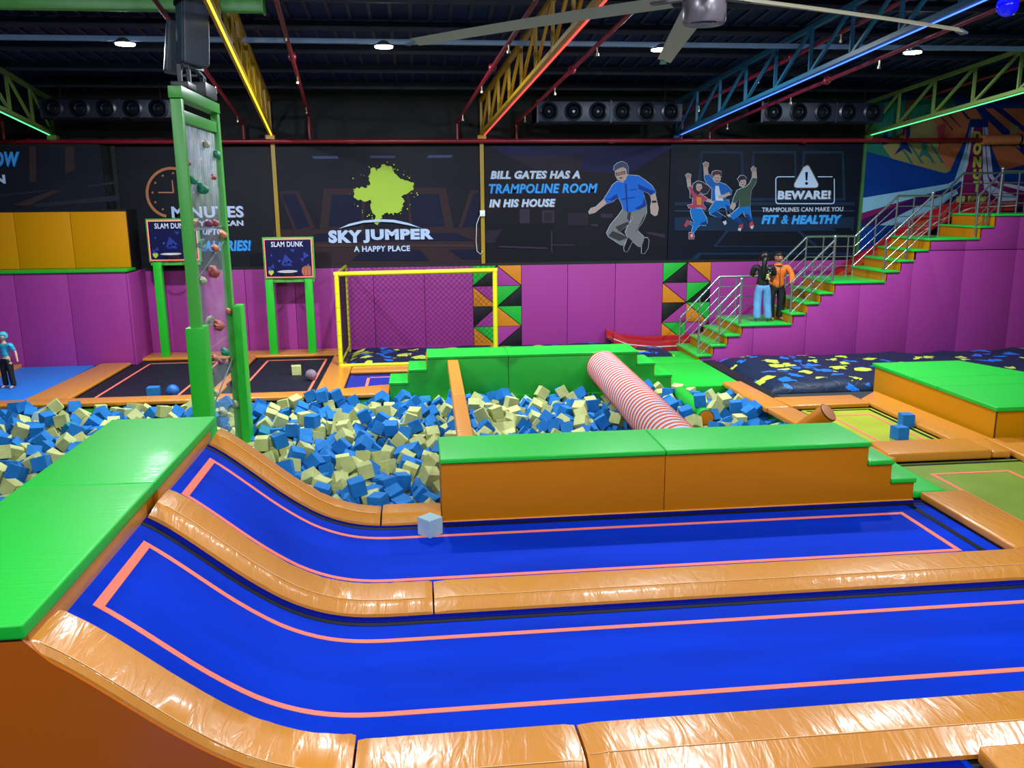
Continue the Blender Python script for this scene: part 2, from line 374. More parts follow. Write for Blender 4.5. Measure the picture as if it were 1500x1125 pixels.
qpad('orange pad below the near face of the low green topped block', [(8.16, 10.2), (11.5, 10.2), (11.5, 11.26), (8.22, 11.26)], z1=.1)
qpad('orange pad along the right side of the olive green trampoline', [(8.1, 7.9), (8.8, 7.9), (8.8, 10.18), (8.16, 10.18)], z1=.12)
qpad('orange pad below the olive green trampoline at the right edge', [(6.6, 7.55), (8.08, 7.55), (8.08, 8.03), (6.6, 8.03)], z1=.06)
qpad('narrow orange pad along the left foot of the low green topped block', [(7.74, 11.28), (8.36, 11.28), (8.30, 14.55), (7.74, 14.0)], z1=.08)
qpad('orange pad beyond the yellow green trampoline, in front of the black airbag', [(6.3, 13.64), (7.72, 13.64), (7.72, 14.3), (6.25, 14.3)], z1=.08)
qpad('far half of the orange pad along the right rim of the foam pit', [(5.78, 13.5), (6.22, 13.5), (6.16, 15.62), (5.78, 15.62)], z1=.1)
qpad('near half of the orange pad along the right rim of the foam pit', [(5.92, 10.5), (6.4, 10.5), (6.24, 13.48), (5.8, 13.48)], z1=.1)
# green floor deck before the stairs
gd = thing('green_floor_mat', (5.45, 17.2, -.03), 'flat green padded floor at the foot of the stairs', 'mat')
obj('mat_section', MB().box(4.78, 6.2, 15.64, 18.0, -.03, .03), GRN, gd, bevel=.015); obj('mat_section', MB().box(4.2, 6.2, 18.01, 19.4, -.03, .03), GRN, gd, bevel=.015)
obj('front_lip', MB().box(4.78, 5.77, 15.56, 15.63, -.25, .03), GRND, gd, bevel=.015)

# low orange block with green top at the right
bk = thing('low_platform', (10, 13, -.03), 'low orange block with a bright green top at the right', 'platform')
obj('block_body', MB().box(8.42, 13.0, 11.38, 14.7, -.03, .47), ORAG, bk, bevel=.01)
t2 = [((8.38, 11.32), (11.3, 11.32), (10.95, 12.79), (8.38, 12.79)), ((8.38, 12.8), (10.95, 12.8), (10.65, 13.5), (8.38, 13.5)), ((8.38, 13.51), (10.64, 13.51), (10.1, 14.85), (8.38, 14.85))]
bk_body = bk.children[0]; bk_body.data.clear_geometry()
bmv = MB().hexa([(8.42, 11.38, -.03), (11.25, 11.38, -.03), (10.08, 14.8, -.03), (8.42, 14.8, -.03)], [(8.42, 11.38, .47), (11.25, 11.38, .47), (10.08, 14.8, .47), (8.42, 14.8, .47)])
bk_body.data.from_pydata([v-wloc(bk) for v in bmv.v], [], bmv.f)
for q in t2: obj('top_pad', MB().hexa([(x, y, .475) for x, y in q], [(x, y, .54) for x, y in q]), GRN, bk, bevel=.015, seg=3)
obj('corner_piping', MB().path([(8.425, 11.375, -.02), (8.425, 11.375, .47)], .012), mat('dark_piping', (90, 50, 10), .5), bk)

# orange barrier in front of the foam pit
def barrier(label, steps_r, steps_l, x0, x1, y0, y1, seam, face, side, bottom):
    t = thing('padded_barrier', ((x0+x1)/2, (y0+y1)/2, bottom), label, 'barrier')
    prof_ = [(x0, .70)]
    s = steps_l[::-1]
    outline = []
    allsteps = steps_l+[(x0, x1, .75)]+steps_r
    lo = allsteps[0][0]; hi = allsteps[-1][1]
    ring = [(lo, bottom)]
    for (a, b, z) in allsteps: ring += [(a, z-.06), (b, z-.06)]
    ring += [(hi, bottom)]
    r2 = []
    for pnt in ring:
        if not r2 or (abs(pnt[0]-r2[-1][0])+abs(pnt[1]-r2[-1][1])) > 1e-4: r2.append(pnt)
    a, b = xz(r2, y1-.05, y1-y0-.1); obj('core', MB().hexa(a, b), side, t)
    # facing panels on the near side, split at the seam
    def clip(xa, xb):
        rr = [(xa, bottom)]
        for (a, b, z) in allsteps:
            a2, b2 = max(a, xa), min(b, xb)
            if b2-a2 > 1e-3: rr += [(a2+(.0 if a2 > xa else 0), z-.065), (b2, z-.065)]
        rr += [(xb, bottom)]; return rr
    cuts = [lo, seam, hi]
    for xa, xb in zip(cuts, cuts[1:]):
        a, b = xz(clip(xa+.003, xb-.003), y0+.05, .045); obj('facing_panel', MB().hexa(a, b), face, t, bevel=.008)
    for (a, b, z) in allsteps:
        cut = [a, seam, b] if a < seam < b else [a, b]
        for p0, p1 in zip(cut, cut[1:]): obj('top_pad', MB().box(p0-(.01 if p0 == lo else -.003), p1+(.02 if p1 in (hi, x1) or steps_r and (a, b, z) in steps_r else -.003), y0-.02, y1, z-.06, z), GRN, t, bevel=.018, seg=3)
    for (a, b, z) in steps_r+[(x0, x1, .75)]:
        obj('riser_pad', MB().box(b-.002, b+.012, y0+.02, y1-.02, max(bottom, z-.30), z-.065), side, t, bevel=.004)
    for (a, b, z) in steps_l:
        obj('riser_pad', MB().box(b-.012, b+.0, y0+.02, y1-.02, z+.0, z+.17), side, t, bevel=.004)
    return t
bar = barrier('long orange barrier with a green top and steps at its right end', [(5.24, 5.55, .52), (5.55, 5.85, .28)], [], .18, 5.24, 9.2, 10.12, 2.77, ORAW, ORAW, -.03)
obj('base_piping', MB().path([(.18, 9.19, .0), (5.85, 9.19, .0)], .018), ORA, bar)
barrier('green barrier with steps at both ends, beyond the foam pit', [(4.08, 4.42, .52), (4.42, 4.76, .28)], [(-.6, -.25, .28), (-.25, .1, .52)], .1, 4.08, 15.62, 16.45, 1.62, GRND, ORAW, -.46)
# balance beam and cylinders over the pit
bb = thing('balance_beam', (.53, 12.8, .5), 'narrow orange balance beam crossing the foam pit', 'beam')
for y0, y1 in ((10.14, 12.7), (12.71, 15.58)):
    c0, c1 = .42+(y0-10.1)*.011, .42+(y1-10.1)*.011
    obj('beam_pad', MB().hexa([(c0, y0, .5), (c0+.2, y0, .5), (c1+.2, y1, .5), (c1, y1, .5)], [(c0, y0, .68), (c0+.2, y0, .68), (c1+.2, y1, .68), (c1, y1, .68)]), mat('orange_vinyl_pale', (225, 145, 50), .35, wrinkle=.3, wscale=5, stretch=(.5, 3, 1), coat=.4), bb, bevel=.02, seg=3)
def striped(a, b, r):
    a = Vector(a); b = Vector(b); d = b-a; L_ = d.length; d.normalize(); u = d.orthogonal().normalized(); v = d.cross(u); mb = MB(); n = 36; N = 38; rings = []
    for i in range(N):
        for (t_, rr, k) in ((0, r+.004, 1), (.2, r+.006, 1), (.38, r+.003, 1), (.40, r+.0, 2), (.45, r, 2), (.47, r, 0), (.72, r+.003, 0), (.98, r-.002, 0)):
            rings.append((a+d*((i+t_)/N*L_), rr, k))
    for c, rr, k in rings: mb.v += [c+(u*math.cos(6.28318*j/n)+v*math.sin(6.28318*j/n))*rr for j in range(n)]
    for i in range(len(rings)-1):
        for j in range(n): q = (j+1) % n; mb.f.append([i*n+j, i*n+q, i*n+n+q, i*n+n+j]); mb.mi.append(rings[i][2])
    mb.f.append(list(range(n))); mb.f.append([(len(rings)-1)*n+j for j in range(n)]); mb.mi += [0, 0]
    return mb
tb = obj('striped_roller', striped((3.42, 15.58, .46), (3.27, 10.14, .44), .31), [mat('roller_white', (195, 200, 215), .6, spec=.1), mat('roller_orange', (215, 84, 40), .6, spec=.1), mat('roller_blue_edge', (120, 130, 190), .4)], smooth=True)
tag(tb, 'fat roller with orange and white hoops lying across the foam pit', 'roller')
def cyl(label, a, b, r, m1, m2, m3):
    a = Vector(a); b = Vector(b); d = (b-a).normalized(); t = thing('padded_cylinder', a, label, 'cylinder')
    obj('cover', MB().lathe(a, [(r*.96, 0), (r, .03), (r, (b-a).length-.03), (r*.97, (b-a).length-.01)], 28, axis=d), m1, t, smooth='auto')
    obj('end_cap', MB().lathe(b-d*.012, [(r*.93, 0), (r*.93, .012), (r*.8, .02), (.001, .024)], 28, axis=d), m2, t, smooth='auto')
    obj('piping', MB().path([b-d*.015+(d.orthogonal().normalized()*math.cos(q)+d.cross(d.orthogonal().normalized())*math.sin(q))*r*.98 for q in [6.28318*i/28 for i in range(28)]], .008, 6, closed=True), m3, t, smooth=True)
    return t
cyl('green padded cylinder half buried in foam cubes, with an orange end', (4.66, 14.7, .12), (4.52, 12.85, .13), .125, GRND, ORAW, BLK)
cyl('orange padded cylinder slanting up behind the right end of the barrier', (5.50, 11.85, .02), (5.86, 11.45, .53), .145, ORAW, mat('pale_orange_vinyl', (225, 155, 110), .25, coat=.5), BLK)

# black slam-dunk trampolines
flat_tramp('left black trampoline with coral lines below the basketball boards', -6.44, -4.02, 16.05, 20.02, TBL, [(-6.12, -6.07, 16.05, 19.75), (-4.62, -4.57, 16.05, 19.75), (-6.12, -4.57, 19.7, 19.76)], band=False)
flat_tramp('right black trampoline with coral lines below the basketball boards', -3.78, -2.03, 16.05, 20.02, TBL, [(-3.52, -3.47, 16.05, 19.75), (-2.2, -2.15, 16.05, 19.75), (-3.52, -2.15, 19.7, 19.76)], band=False)
qpad('orange pad strip between the blue floor and the left black trampoline', [(-7.25, 16.02), (-6.46, 16.02), (-6.46, 19.6), (-7.1, 19.6)], z1=.07)
qpad('orange pad strip between the two black trampolines', [(-4.0, 16.02), (-3.8, 16.02), (-3.8, 20.02), (-4.0, 20.02)], z1=.07)
qpad('orange pad strip at the foot of the wall behind the left black trampoline', [(-6.46, 20.04), (-4.0, 20.04), (-4.0, 20.8), (-6.46, 20.8)], z1=.07)
qpad('orange pad strip at the foot of the wall behind the right black trampoline', [(-3.99, 20.04), (-1.85, 20.04), (-1.85, 20.8), (-3.99, 20.8)], z1=.07)
qpad('orange pad between the right black trampoline and the goal', [(-2.01, 16.05), (-1.5, 16.05), (-1.5, 18.42), (-2.01, 20.02)], z1=.07)
qpad('orange rim pad along the far edge of the foam pit, left part', [(-7.9, 15.6), (-4.0, 15.6), (-4.0, 16.02), (-7.9, 16.02)], z1=.08)
qpad('orange rim pad along the far edge of the foam pit, middle part', [(-3.99, 15.6), (-2.0, 15.6), (-2.0, 16.02), (-3.99, 16.02)], z1=.08)
qpad('orange rim pad along the far edge of the foam pit, beside the green steps', [(-1.99, 15.6), (-.62, 15.6), (-.62, 16.42), (-1.99, 16.02)], z1=.08)
flat_tramp('small blue trampoline in front of the yellow goal', -1.48, .3, 16.5, 17.8, mat('blue_mat_2', (18, 40, 150), .5), [(-1.12, -1.06, 16.5, 17.5), (-1.12, .3, 17.44, 17.5)])
qpad('orange pad strip along the mouth of the yellow goal', [(-1.49, 17.84), (.3, 17.84), (.3, 18.4), (-1.49, 18.4)], z1=.07)
bf = MB().box(-13, -7.27, 15.6, 19.63, -.03, .02); tag(obj('floor_mat', bf, LBLU, bevel=.006), 'light blue floor mat where the child in turquoise stands', 'mat')
bf = MB().box(-10.4, -8.78, 18.6, 19.6, .02, .1); tag(obj('safety_pad', bf, ORA, bevel=.02), 'orange pad at the left edge behind the child', 'pad')
# ------------------------------------------------------------------ black airbags with printed splashes
def splash_mat():
    m = bpy.data.materials.new('splash_print_vinyl'); m.use_nodes = True; n = m.node_tree.nodes; L = m.node_tree.links; b = n['Principled BSDF']
    t = n.new('ShaderNodeTexCoord'); nz = n.new('ShaderNodeTexNoise'); nz.inputs['Scale'].default_value = 5; L.new(t.outputs['Object'], nz.inputs[0])
    mx = n.new('ShaderNodeVectorMath'); mx.operation = 'MULTIPLY_ADD'; mx.inputs[1].default_value = (.42, .42, 0); L.new(nz.outputs['Color'], mx.inputs[0]); L.new(t.outputs['Object'], mx.inputs[2])
    sc = n.new('ShaderNodeVectorMath'); sc.operation = 'MULTIPLY'; sc.inputs[1].default_value = (1, 1, 0); L.new(mx.outputs[0], sc.inputs[0])
    v = n.new('ShaderNodeTexVoronoi'); v.inputs['Scale'].default_value = 2.7; v.inputs['Randomness'].default_value = .8; L.new(sc.outputs[0], v.inputs['Vector'])
    sp = n.new('ShaderNodeSeparateColor'); L.new(v.outputs['Color'], sp.inputs[0])
    # radius differs from splash to splash
    mr = n.new('ShaderNodeMapRange'); mr.inputs[1].default_value = 0; mr.inputs[2].default_value = 1; mr.inputs[3].default_value = .2; mr.inputs[4].default_value = .5; L.new(sp.outputs[0], mr.inputs[0])
    lt = n.new('ShaderNodeMath'); lt.operation = 'LESS_THAN'; L.new(v.outputs['Distance'], lt.inputs[0]); L.new(mr.outputs[0], lt.inputs[1])
    g = n.new('ShaderNodeMath'); g.operation = 'GREATER_THAN'; g.inputs[1].default_value = .48; L.new(sp.outputs[1], g.inputs[0])
    c = n.new('ShaderNodeMix'); c.data_type = 'RGBA'; L.new(g.outputs[0], c.inputs[0]); c.inputs[6].default_value = (*lin((188, 205, 70)), 1); c.inputs[7].default_value = (*lin((20, 110, 215)), 1)
    f = n.new('ShaderNodeMix'); f.data_type = 'RGBA'; L.new(lt.outputs[0], f.inputs[0]); f.inputs[6].default_value = (*lin((20, 36, 62)), 1); L.new(c.outputs[2], f.inputs[7])
    L.new(f.outputs[2], b.inputs['Base Color']); b.inputs['Roughness'].default_value = .5; b.inputs['Specular IOR Level'].default_value = .25
    n2 = n.new('ShaderNodeTexNoise'); n2.inputs['Scale'].default_value = 3.5; n2.inputs['Detail'].default_value = 4; n2.inputs['Distortion'].default_value = 1.5; L.new(t.outputs['Object'], n2.inputs[0])
    bp = n.new('ShaderNodeBump'); bp.inputs['Strength'].default_value = .3; bp.inputs['Distance'].default_value = .08; L.new(n2.outputs[0], bp.inputs['Height']); L.new(bp.outputs[0], b.inputs['Normal'])
    return m
SPL = splash_mat()
from mathutils import noise
def airbag(label, x0, x1, y0, y1, h, slope_left=0, z0=-.03):
    mb = MB(); nx, ny = max(4, int((x1-x0)/.14)), max(4, int((y1-y0)/.14))
    for j in range(ny+1):
        for i in range(nx+1):
            u, v = i/nx, j/ny; x = x0+(x1-x0)*u+slope_left*(1-u)*(v-.0)*1.0; y = y0+(y1-y0)*v
            e = min(1, min(u, 1-u)*(x1-x0)/.35, min(v, 1-v)*(y1-y0)/.3); e = math.sin(e*math.pi/2)
            z = z0+.02+h*e+.06*e*noise.noise(Vector((x*1.3, y*1.3, 3)))+.025*e*noise.noise(Vector((x*4, y*4, 7)))
            mb.v.append(Vector((x, y, z)))
    W = nx+1
    for j in range(ny):
        for i in range(nx): mb.f.append([j*W+i, j*W+i+1, (j+1)*W+i+1, (j+1)*W+i]); mb.mi.append(0)
    b0 = len(mb.v); rim = [i for i in range(W)]+[j*W+nx for j in range(1, ny+1)]+[ny*W+i for i in range(nx-1, -1, -1)]+[j*W for j in range(ny-1, 0, -1)]
    for i in rim: q = mb.v[i].copy(); q.z = z0; mb.v.append(q)
    for k in range(len(rim)): l = (k+1) % len(rim); mb.f.append([rim[l], rim[k], b0+k, b0+l]); mb.mi.append(0)
    mb.f.append([b0+k for k in range(len(rim))]); mb.mi.append(0)
    return tag(obj('airbag', mb, SPL, smooth=True), label, 'airbag')
airbag('large black landing airbag with blue and yellow splashes beside the stairs', 6.5, 15.6, 14.95, 18.1, .16)
airbag('black landing airbag with blue and yellow splashes inside the goal and along the wall', -1.62, 5.9, 18.62, 20.78, .10)
tag(obj('floor_mat', MB().hexa([(6.22, 14.45, -.03), (6.46, 14.35, -.03), (6.5, 18.1, -.03), (6.22, 18.1, -.03)], [(6.22, 14.45, .04), (6.46, 14.35, .04), (6.5, 18.1, .04), (6.22, 18.1, .04)]), BLK, bevel=.01), 'narrow black mat between the green floor and the large airbag', 'mat')

# ------------------------------------------------------------------ goal
gl = thing('goal', (0, 18.5, 0), 'bright yellow padded football goal with black net', 'goal')
GY = mat('yellow_foam_sleeve', (225, 222, 20), .45, wrinkle=.1, wscale=6)
gz, gx0, gx1, gyb = 2.05, -1.74, 1.64, 20.7
for a, b in (((gx0, 18.5, 0), (gx0, 18.5, gz)), ((gx1, 18.5, .02), (gx1, 18.5, gz))): obj('post', MB().tube(a, b, .05, 14), GY, gl, smooth='auto')
obj('crossbar', MB().tube((gx0-.05, 18.5, gz+.0), (gx1+.05, 18.5, gz+.03), .05, 14), GY, gl, smooth='auto')
obj('ground_bar', MB().tube((gx0, 18.47, .075), (gx1, 18.47, .075), .04, 14), GY, gl, smooth='auto')
GY2 = mat('yellow_painted_steel', (170, 165, 35), .4)
obj('side_frame', MB().tube((gx0, 18.5, gz), (gx0+.02, gyb, gz), .035).tube((gx0+.02, gyb, gz), (gx0+.02, gyb, .0), .035).tube((gx0, 18.5, .13), (gx0+.02, gyb, .13), .03), GY2, gl, smooth='auto')
for i in range(7): z = .25+i*.28
mb = MB()
for z in [i*.3+.15 for i in range(7)]: mb.tube((gx0, 18.5, z-.02), (gx0, 18.5, z+.0), .053, 14)
for x in [gx0+.3+i*.42 for i in range(8)]: mb.tube((x, 18.5, gz+.01), (x+.012, 18.5, gz+.01), .053, 14)
obj('tie_band', mb, mat('tie_band', (200, 195, 25), .5), gl, kind='stuff')
def net(p0, u, v, W, H, s, r=.006):
    mb = MB(); p0 = Vector(p0); u = Vector(u); v = Vector(v)
    for sg in (1, -1):
        c = -H if sg == 1 else 0
        lim = W if sg == 1 else W+H
        while c < lim:
            if sg == 1: a0, a1 = max(0, -c), min(H, W-c); A, B = (c+a0, a0), (c+a1, a1)
            else: a0, a1 = max(0, c-W), min(H, c); A, B = (c-a0, a0), (c-a1, a1)
            if a1 > a0+.01:
                sag = lambda q: Vector((0, .05*math.sin(q[0]*1.7+1)*math.sin(math.pi*q[1]/H), 0))
                mid = ((A[0]+B[0])/2, (A[1]+B[1])/2)
                P = [p0+u*q[0]+v*q[1]+sag(q) for q in (A, mid, B)]
                mb.tube(P[0], P[1], r, 3); mb.tube(P[1], P[2], r, 3)
            c += s
    return mb
NET = mat('black_net', (14, 12, 22), .7)
obj('net', net((gx0+.03, gyb-.08, .12), (1, 0, 0), (0, 0, 1), gx1-gx0+.1, gz-.12, .13, .0042), NET, gl, kind='stuff')
obj('net', net((gx0+.01, 18.55, .12), (0, 1, 0), (0, 0, 1), gyb-18.6, gz-.12, .13, .0042), NET, gl, kind='stuff')

# ------------------------------------------------------------------ text and flat print
def text(s, x0, x1, z0, z1, y, m, parent, name='lettering', shear=0, bold=.02, depth=.004):
    bold = bold*1.25+.008
    cu = bpy.data.curves.new('t', 'FONT'); cu.body = s; cu.shear = shear; cu.offset = bold; cu.extrude = .001; cu.size = 1; cu.resolution_u = 3; cu.space_character = 1.04+bold
    to = bpy.data.objects.new('t', cu); C.objects.link(to); bpy.context.view_layer.update()
    me = bpy.data.meshes.new_from_object(to.evaluated_get(bpy.context.evaluated_depsgraph_get())); bpy.data.objects.remove(to)
    vx = [v.co.x for v in me.vertices]; vy = [v.co.y for v in me.vertices]; a, b, c, d = min(vx), max(vx), min(vy), max(vy)
    org = wloc(parent)
    for v in me.vertices:
        p = v.co.copy(); v.co = Vector((x0+(p.x-a)/(b-a)*(x1-x0), y-(depth if p.z > 0 else 0), z0+(p.y-c)/(d-c)*(z1-z0)))-org
    me.materials.clear(); me.materials.append(m); me.name = name
    o = bpy.data.objects.new(name, me); C.objects.link(o); o.parent = parent; return o
def textp(s, px0, px1, pyt, pyb, Y, m, parent, **k):     # text fitted to a picture box on the wall plane
    a = U(px0, pyb, Y); b = U(px1, pyt, Y); return text(s, a.x, b.x, U((px0+px1)/2, pyb, Y).z, U((px0+px1)/2, pyt, Y).z, Y, m, parent, **k)
from mathutils.geometry import tessellate_polygon
class Art:
    def __init__(s, ox, oy, sc, Y): s.o = (ox, oy, sc); s.Y = Y; s.v = []; s.f = []; s.mi = []; s.m = []; s.n = 0
    def add(s, pts, m, out=0):
        ox, oy, sc = s.o; P = [(U(ox+x/sc, oy+y/sc, s.Y)) for x, y in pts]
        if out:
            n = len(P); cx = [p.x for p in P]; cz = [p.z for p in P]
            A = sum(cx[i]*cz[(i+1) % n]-cx[(i+1) % n]*cz[i] for i in range(n)); sg = 1 if A > 0 else -1; Q = []
            for i in range(n):
                d1 = Vector((cx[i]-cx[i-1], cz[i]-cz[i-1])).normalized(); d2 = Vector((cx[(i+1) % n]-cx[i], cz[(i+1) % n]-cz[i])).normalized()
                nn = Vector((d1.y+d2.y, -d1.x-d2.x)); nn = nn.normalized() if nn.length > .1 else Vector((0, 0)); Q.append(Vector((cx[i]+nn.x*out*sg, 0, cz[i]+nn.y*out*sg)))
            P = Q
        s.n += 1; y = s.Y-.0012*s.n; b = len(s.v); s.v += [Vector((p.x, y, p.z)) for p in P]; s.f.append(list(range(b, b+len(P))))
        if m not in s.m: s.m.append(m)
        s.mi.append(s.m.index(m)); return s
    def build(s, name, parent):
        bm = bmesh.new(); o = wloc(parent); vs = [bm.verts.new(v-o) for v in s.v]
        for f, k in zip(s.f, s.mi):
            for tri in tessellate_polygon([[Vector((s.v[i].x, s.v[i].z, 0)) for i in f]]):
                try: fc = bm.faces.new([vs[f[i]] for i in tri]); fc.material_index = k
                except ValueError: pass
        me = bpy.data.meshes.new(name); bm.to_mesh(me); bm.free()
        for m in s.m: me.materials.append(m)
        ob = bpy.data.objects.new(name, me); C.objects.link(ob); ob.parent = parent; return ob
def pm(name, rgb, r=.55): return mat('print_'+name, rgb, r, spec=.15)
YP_ = 20.88
TXT, TSH, TBLU = pm('white', (175, 195, 230)), pm('tan', (120, 92, 70)), pm('sky', (60, 150, 225))
TB2 = pm('sky_dark', (20, 80, 160))
def board(label, x0, x1, z0, z1, rgb, y=YP_, name='wall_poster'):
    t = thing(name, ((x0+x1)/2, y, z0), label, 'poster')
    obj('print_board', MB().box(x0, x1, y, y+.05, z0, z1), mat('poster_'+'_'.join(map(str, rgb)), tuple(c*.85 for c in rgb), .5, spec=.15, var=.15, vscale=.6), t)
    return t
def shadow_text(s, a, b, c, d, par, m1=None, m2=None, dx=1.2, dy=.6, **k):
    textp(s, a+dx, b+dx, c+dy, d+dy, YP_-.012, m2 or TSH, par, name='lettering_shadow', **k); textp(s, a, b, c, d, YP_-.018, m1 or TXT, par, **k)
# poster 0
p0 = board('dark printed wall poster above the orange wall panels at the left edge', -14, -6.84, 3.42, 4.79, (26, 30, 44), y=20.2)
P0 = 20.19
A = Art(0, 180, 5, P0); bn = pm('umber', (52, 38, 42)); bd = pm('slate', (34, 36, 48))
A.add([(215, 170), (262, 175), (268, 430), (215, 440)], bn).add([(475, 175), (545, 175), (545, 340), (478, 380)], bn)
A.add([(0, 520), (350, 490), (350, 500), (0, 545)], bd).add([(95, 600), (400, 490), (455, 495), (200, 610)], bn).add([(230, 595), (860, 530), (860, 570), (260, 620)], bd).add([(640, 460), (840, 430), (840, 445), (640, 475)], bd)
A.build('printed_pattern', p0)
textp('FOLLOW'[-2:], -8, 29, 222.5, 245, P0-.03, TB2, p0, shear=.25, bold=.03, name='lettering_shadow'); textp('OW', -9, 28, 222, 244, P0-.036, TBLU, p0, shear=.25, bold=.03); textp('N', -7, 7, 256, 269, P0-.036, TXT, p0, bold=.03)
# poster 1
p1 = board('dark wall poster with an orange clock behind the climbing frame', -6.74, -3.3, 2.06, 4.79, (30, 32, 42))
oc = pm('copper', (175, 112, 78)); A = Art(0, 180, 5, YP_-.006)
import cmath
def arc(cx, cy, r, a0, a1, w_, n=24): return [(cx+r*math.cos(R(a0+(a1-a0)*i/n)), cy+r*math.sin(R(a0+(a1-a0)*i/n))) for i in range(n+1)]+[(cx+(r-w_)*math.cos(R(a1+(a0-a1)*i/n)), cy+(r-w_)*math.sin(R(a1+(a0-a1)*i/n))) for i in range(n+1)]
A.add(arc(1255, 510, 188, 102, 290, 20), oc)
for a in range(0, 360, 30):
    if a not in (30, 60): x, y = 1268+150*math.cos(R(a)), 510+142*math.sin(R(a)); A.add([(x+8*math.cos(R(q)), y+8*math.sin(R(q))) for q in range(0, 360, 45)], oc)
A.add([(1160, 505), (1275, 505), (1275, 515), (1160, 515)], oc).add([(1258, 420), (1266, 420), (1278, 510), (1266, 512)], oc); A.build('printed_clock', p1)
shadow_text('MINUTES', 252, 356, 302, 319, p1, bold=.02)
shadow_text('YOU CAN', 291, 356, 323, 331, p1, bold=.02); shadow_text('UPTO', 297, 326, 334.5, 344, p1, bold=.03, shear=.15)
shadow_text('CALORIES!', 289, 367, 352, 368, p1, m1=TBLU, m2=TB2, bold=.03, shear=.2)
# poster 2
p2 = board('dark wall poster with lime splash and white trampoline park logo', -3.2, 1.52, 2.06, 4.79, (26, 26, 42))
A = Art(400, 210, 4.84, YP_-.002); nv = pm('night', (18, 22, 48)); br = pm('cocoa', (48, 34, 40)); b2 = pm('cocoa_light', (58, 42, 46))
A.add([(0, 610), (1470, 600), (1470, 880), (0, 880)], br)
A.add([(360, 320), (660, 320), (640, 605), (330, 605)], br).add([(415, 365), (635, 365), (620, 595), (390, 595)], nv)
A.add([(940, 315), (1225, 315), (1280, 600), (970, 605)], br).add([(965, 360), (1175, 360), (1220, 590), (990, 595)], nv)
A.add([(40, 340), (180, 335), (300, 600), (150, 630)], br).add([(60, 360), (160, 355), (260, 590), (170, 610)], nv).add([(1400, 330), (1460, 330), (1460, 600), (1310, 600)], br).add([(1420, 360), (1460, 350), (1460, 590), (1340, 595)], nv)
A.add([(300, 640), (1300, 635), (1430, 690), (280, 695)], nv).add([(300, 715), (1460, 715), (1460, 735), (280, 735)], b2).add([(560, 830), (640, 755), (1040, 755), (1110, 830)], nv).add([(1250, 755), (1450, 750), (1460, 820), (1340, 820)], nv)
bl_ = pm('dusk', (62, 72, 112))
for q in ([(272, 90), (455, 90), (470, 110), (290, 110)], [(688, 87), (868, 87), (868, 106), (690, 106)], [(1108, 84), (1278, 83), (1262, 102), (1085, 104)]): A.add(q, bl_)
lime = pm('lime', (165, 195, 70)); rnd = random.Random(4)
sp0 = [(690, 190), (715, 170), (735, 200), (770, 150), (830, 160), (862, 215), (900, 250), (960, 268), (1000, 290), (995, 330), (960, 350), (910, 375), (935, 410), (915, 450), (905, 480), (850, 500), (800, 495), (770, 520), (765, 560), (740, 577), (720, 570), (728, 520), (700, 480), (690, 400), (640, 412), (575, 385), (570, 340), (590, 312), (650, 318), (690, 290), (675, 240)]
sp1 = []
for i, p in enumerate(sp0):
    q = sp0[(i+1) % len(sp0)]; sp1.append(p)
    for t_ in (.3, .5, .75): sp1.append((p[0]+(q[0]-p[0])*t_+rnd.uniform(-8, 8), p[1]+(q[1]-p[1])*t_+rnd.uniform(-8, 8)))
A.add(sp1, lime)
for _ in range(46):
    a = rnd.uniform(0, 6.28); r = rnd.uniform(185, 245); s_ = rnd.uniform(1.5, 6); x, y = 785+r*math.cos(a), 340+r*.85*math.sin(a); A.add([(x+s_*math.cos(q), y+s_*math.sin(q)) for q in (0, 1.2, 2.4, 3.7, 5)], lime)
A.build('printed_splash', p2)
A = Art(400, 210, 4.84, YP_-.06); A.add([(465, 605), (540, 570), (640, 547), (750, 537), (860, 542), (960, 565), (1050, 600), (950, 578), (850, 560), (750, 556), (640, 563), (545, 585)], TXT); A.build('printed_arc', p2)
textp('SKY', 481.5, 530, 337, 356, YP_-.018, TXT, p2, bold=.04); textp('JUMPER', 532, 634.5, 335.5, 355.5, YP_-.018, TXT, p2, bold=.04)
textp('A HAPPY PLACE', 518.5, 600.5, 360, 368.5, YP_-.018, TXT, p2, bold=.02)
# poster 3
p3 = board('dark wall poster with a printed jumping man in a blue shirt', 1.63, 6.15, 2.06, 4.79, (26, 22, 36))
A = Art(700, 210, 5, YP_-.002); d1 = pm('plum', (36, 30, 46)); d2 = pm('plum_light', (48, 42, 58)); d3 = pm('indigo', (26, 26, 66))
A.add([(80, 20), (1440, 20), (1100, 225), (420, 190)], d3).add([(220, 90), (760, 92), (760, 200), (420, 195)], d1)
A.add([(150, 640), (260, 590), (550, 590), (560, 760), (140, 750)], pm('ink', (18, 16, 26))).add([(305, 480), (380, 480), (380, 585), (305, 585)], d2).add([(470, 490), (560, 490), (560, 580), (470, 580)], d2).add([(485, 505), (545, 505), (545, 572), (485, 572)], d1)
A.add([(660, 510), (810, 510), (810, 600), (660, 600)], d1).add([(900, 515), (990, 515), (985, 545), (900, 545)], d2).add([(830, 590), (880, 590), (880, 608), (830, 608)], d2).add([(1230, 645), (1370, 665), (1370, 695), (1240, 662)], d2).add([(50, 640), (180, 630), (120, 730), (50, 730)], d1)
A.add([(545, 740), (710, 740), (710, 748), (545, 748)], d2).add([(535, 640), (545, 640), (545, 800), (535, 800)], d2).add([(150, 750), (500, 760), (510, 775), (150, 762)], d2)
A.build('printed_room', p3)
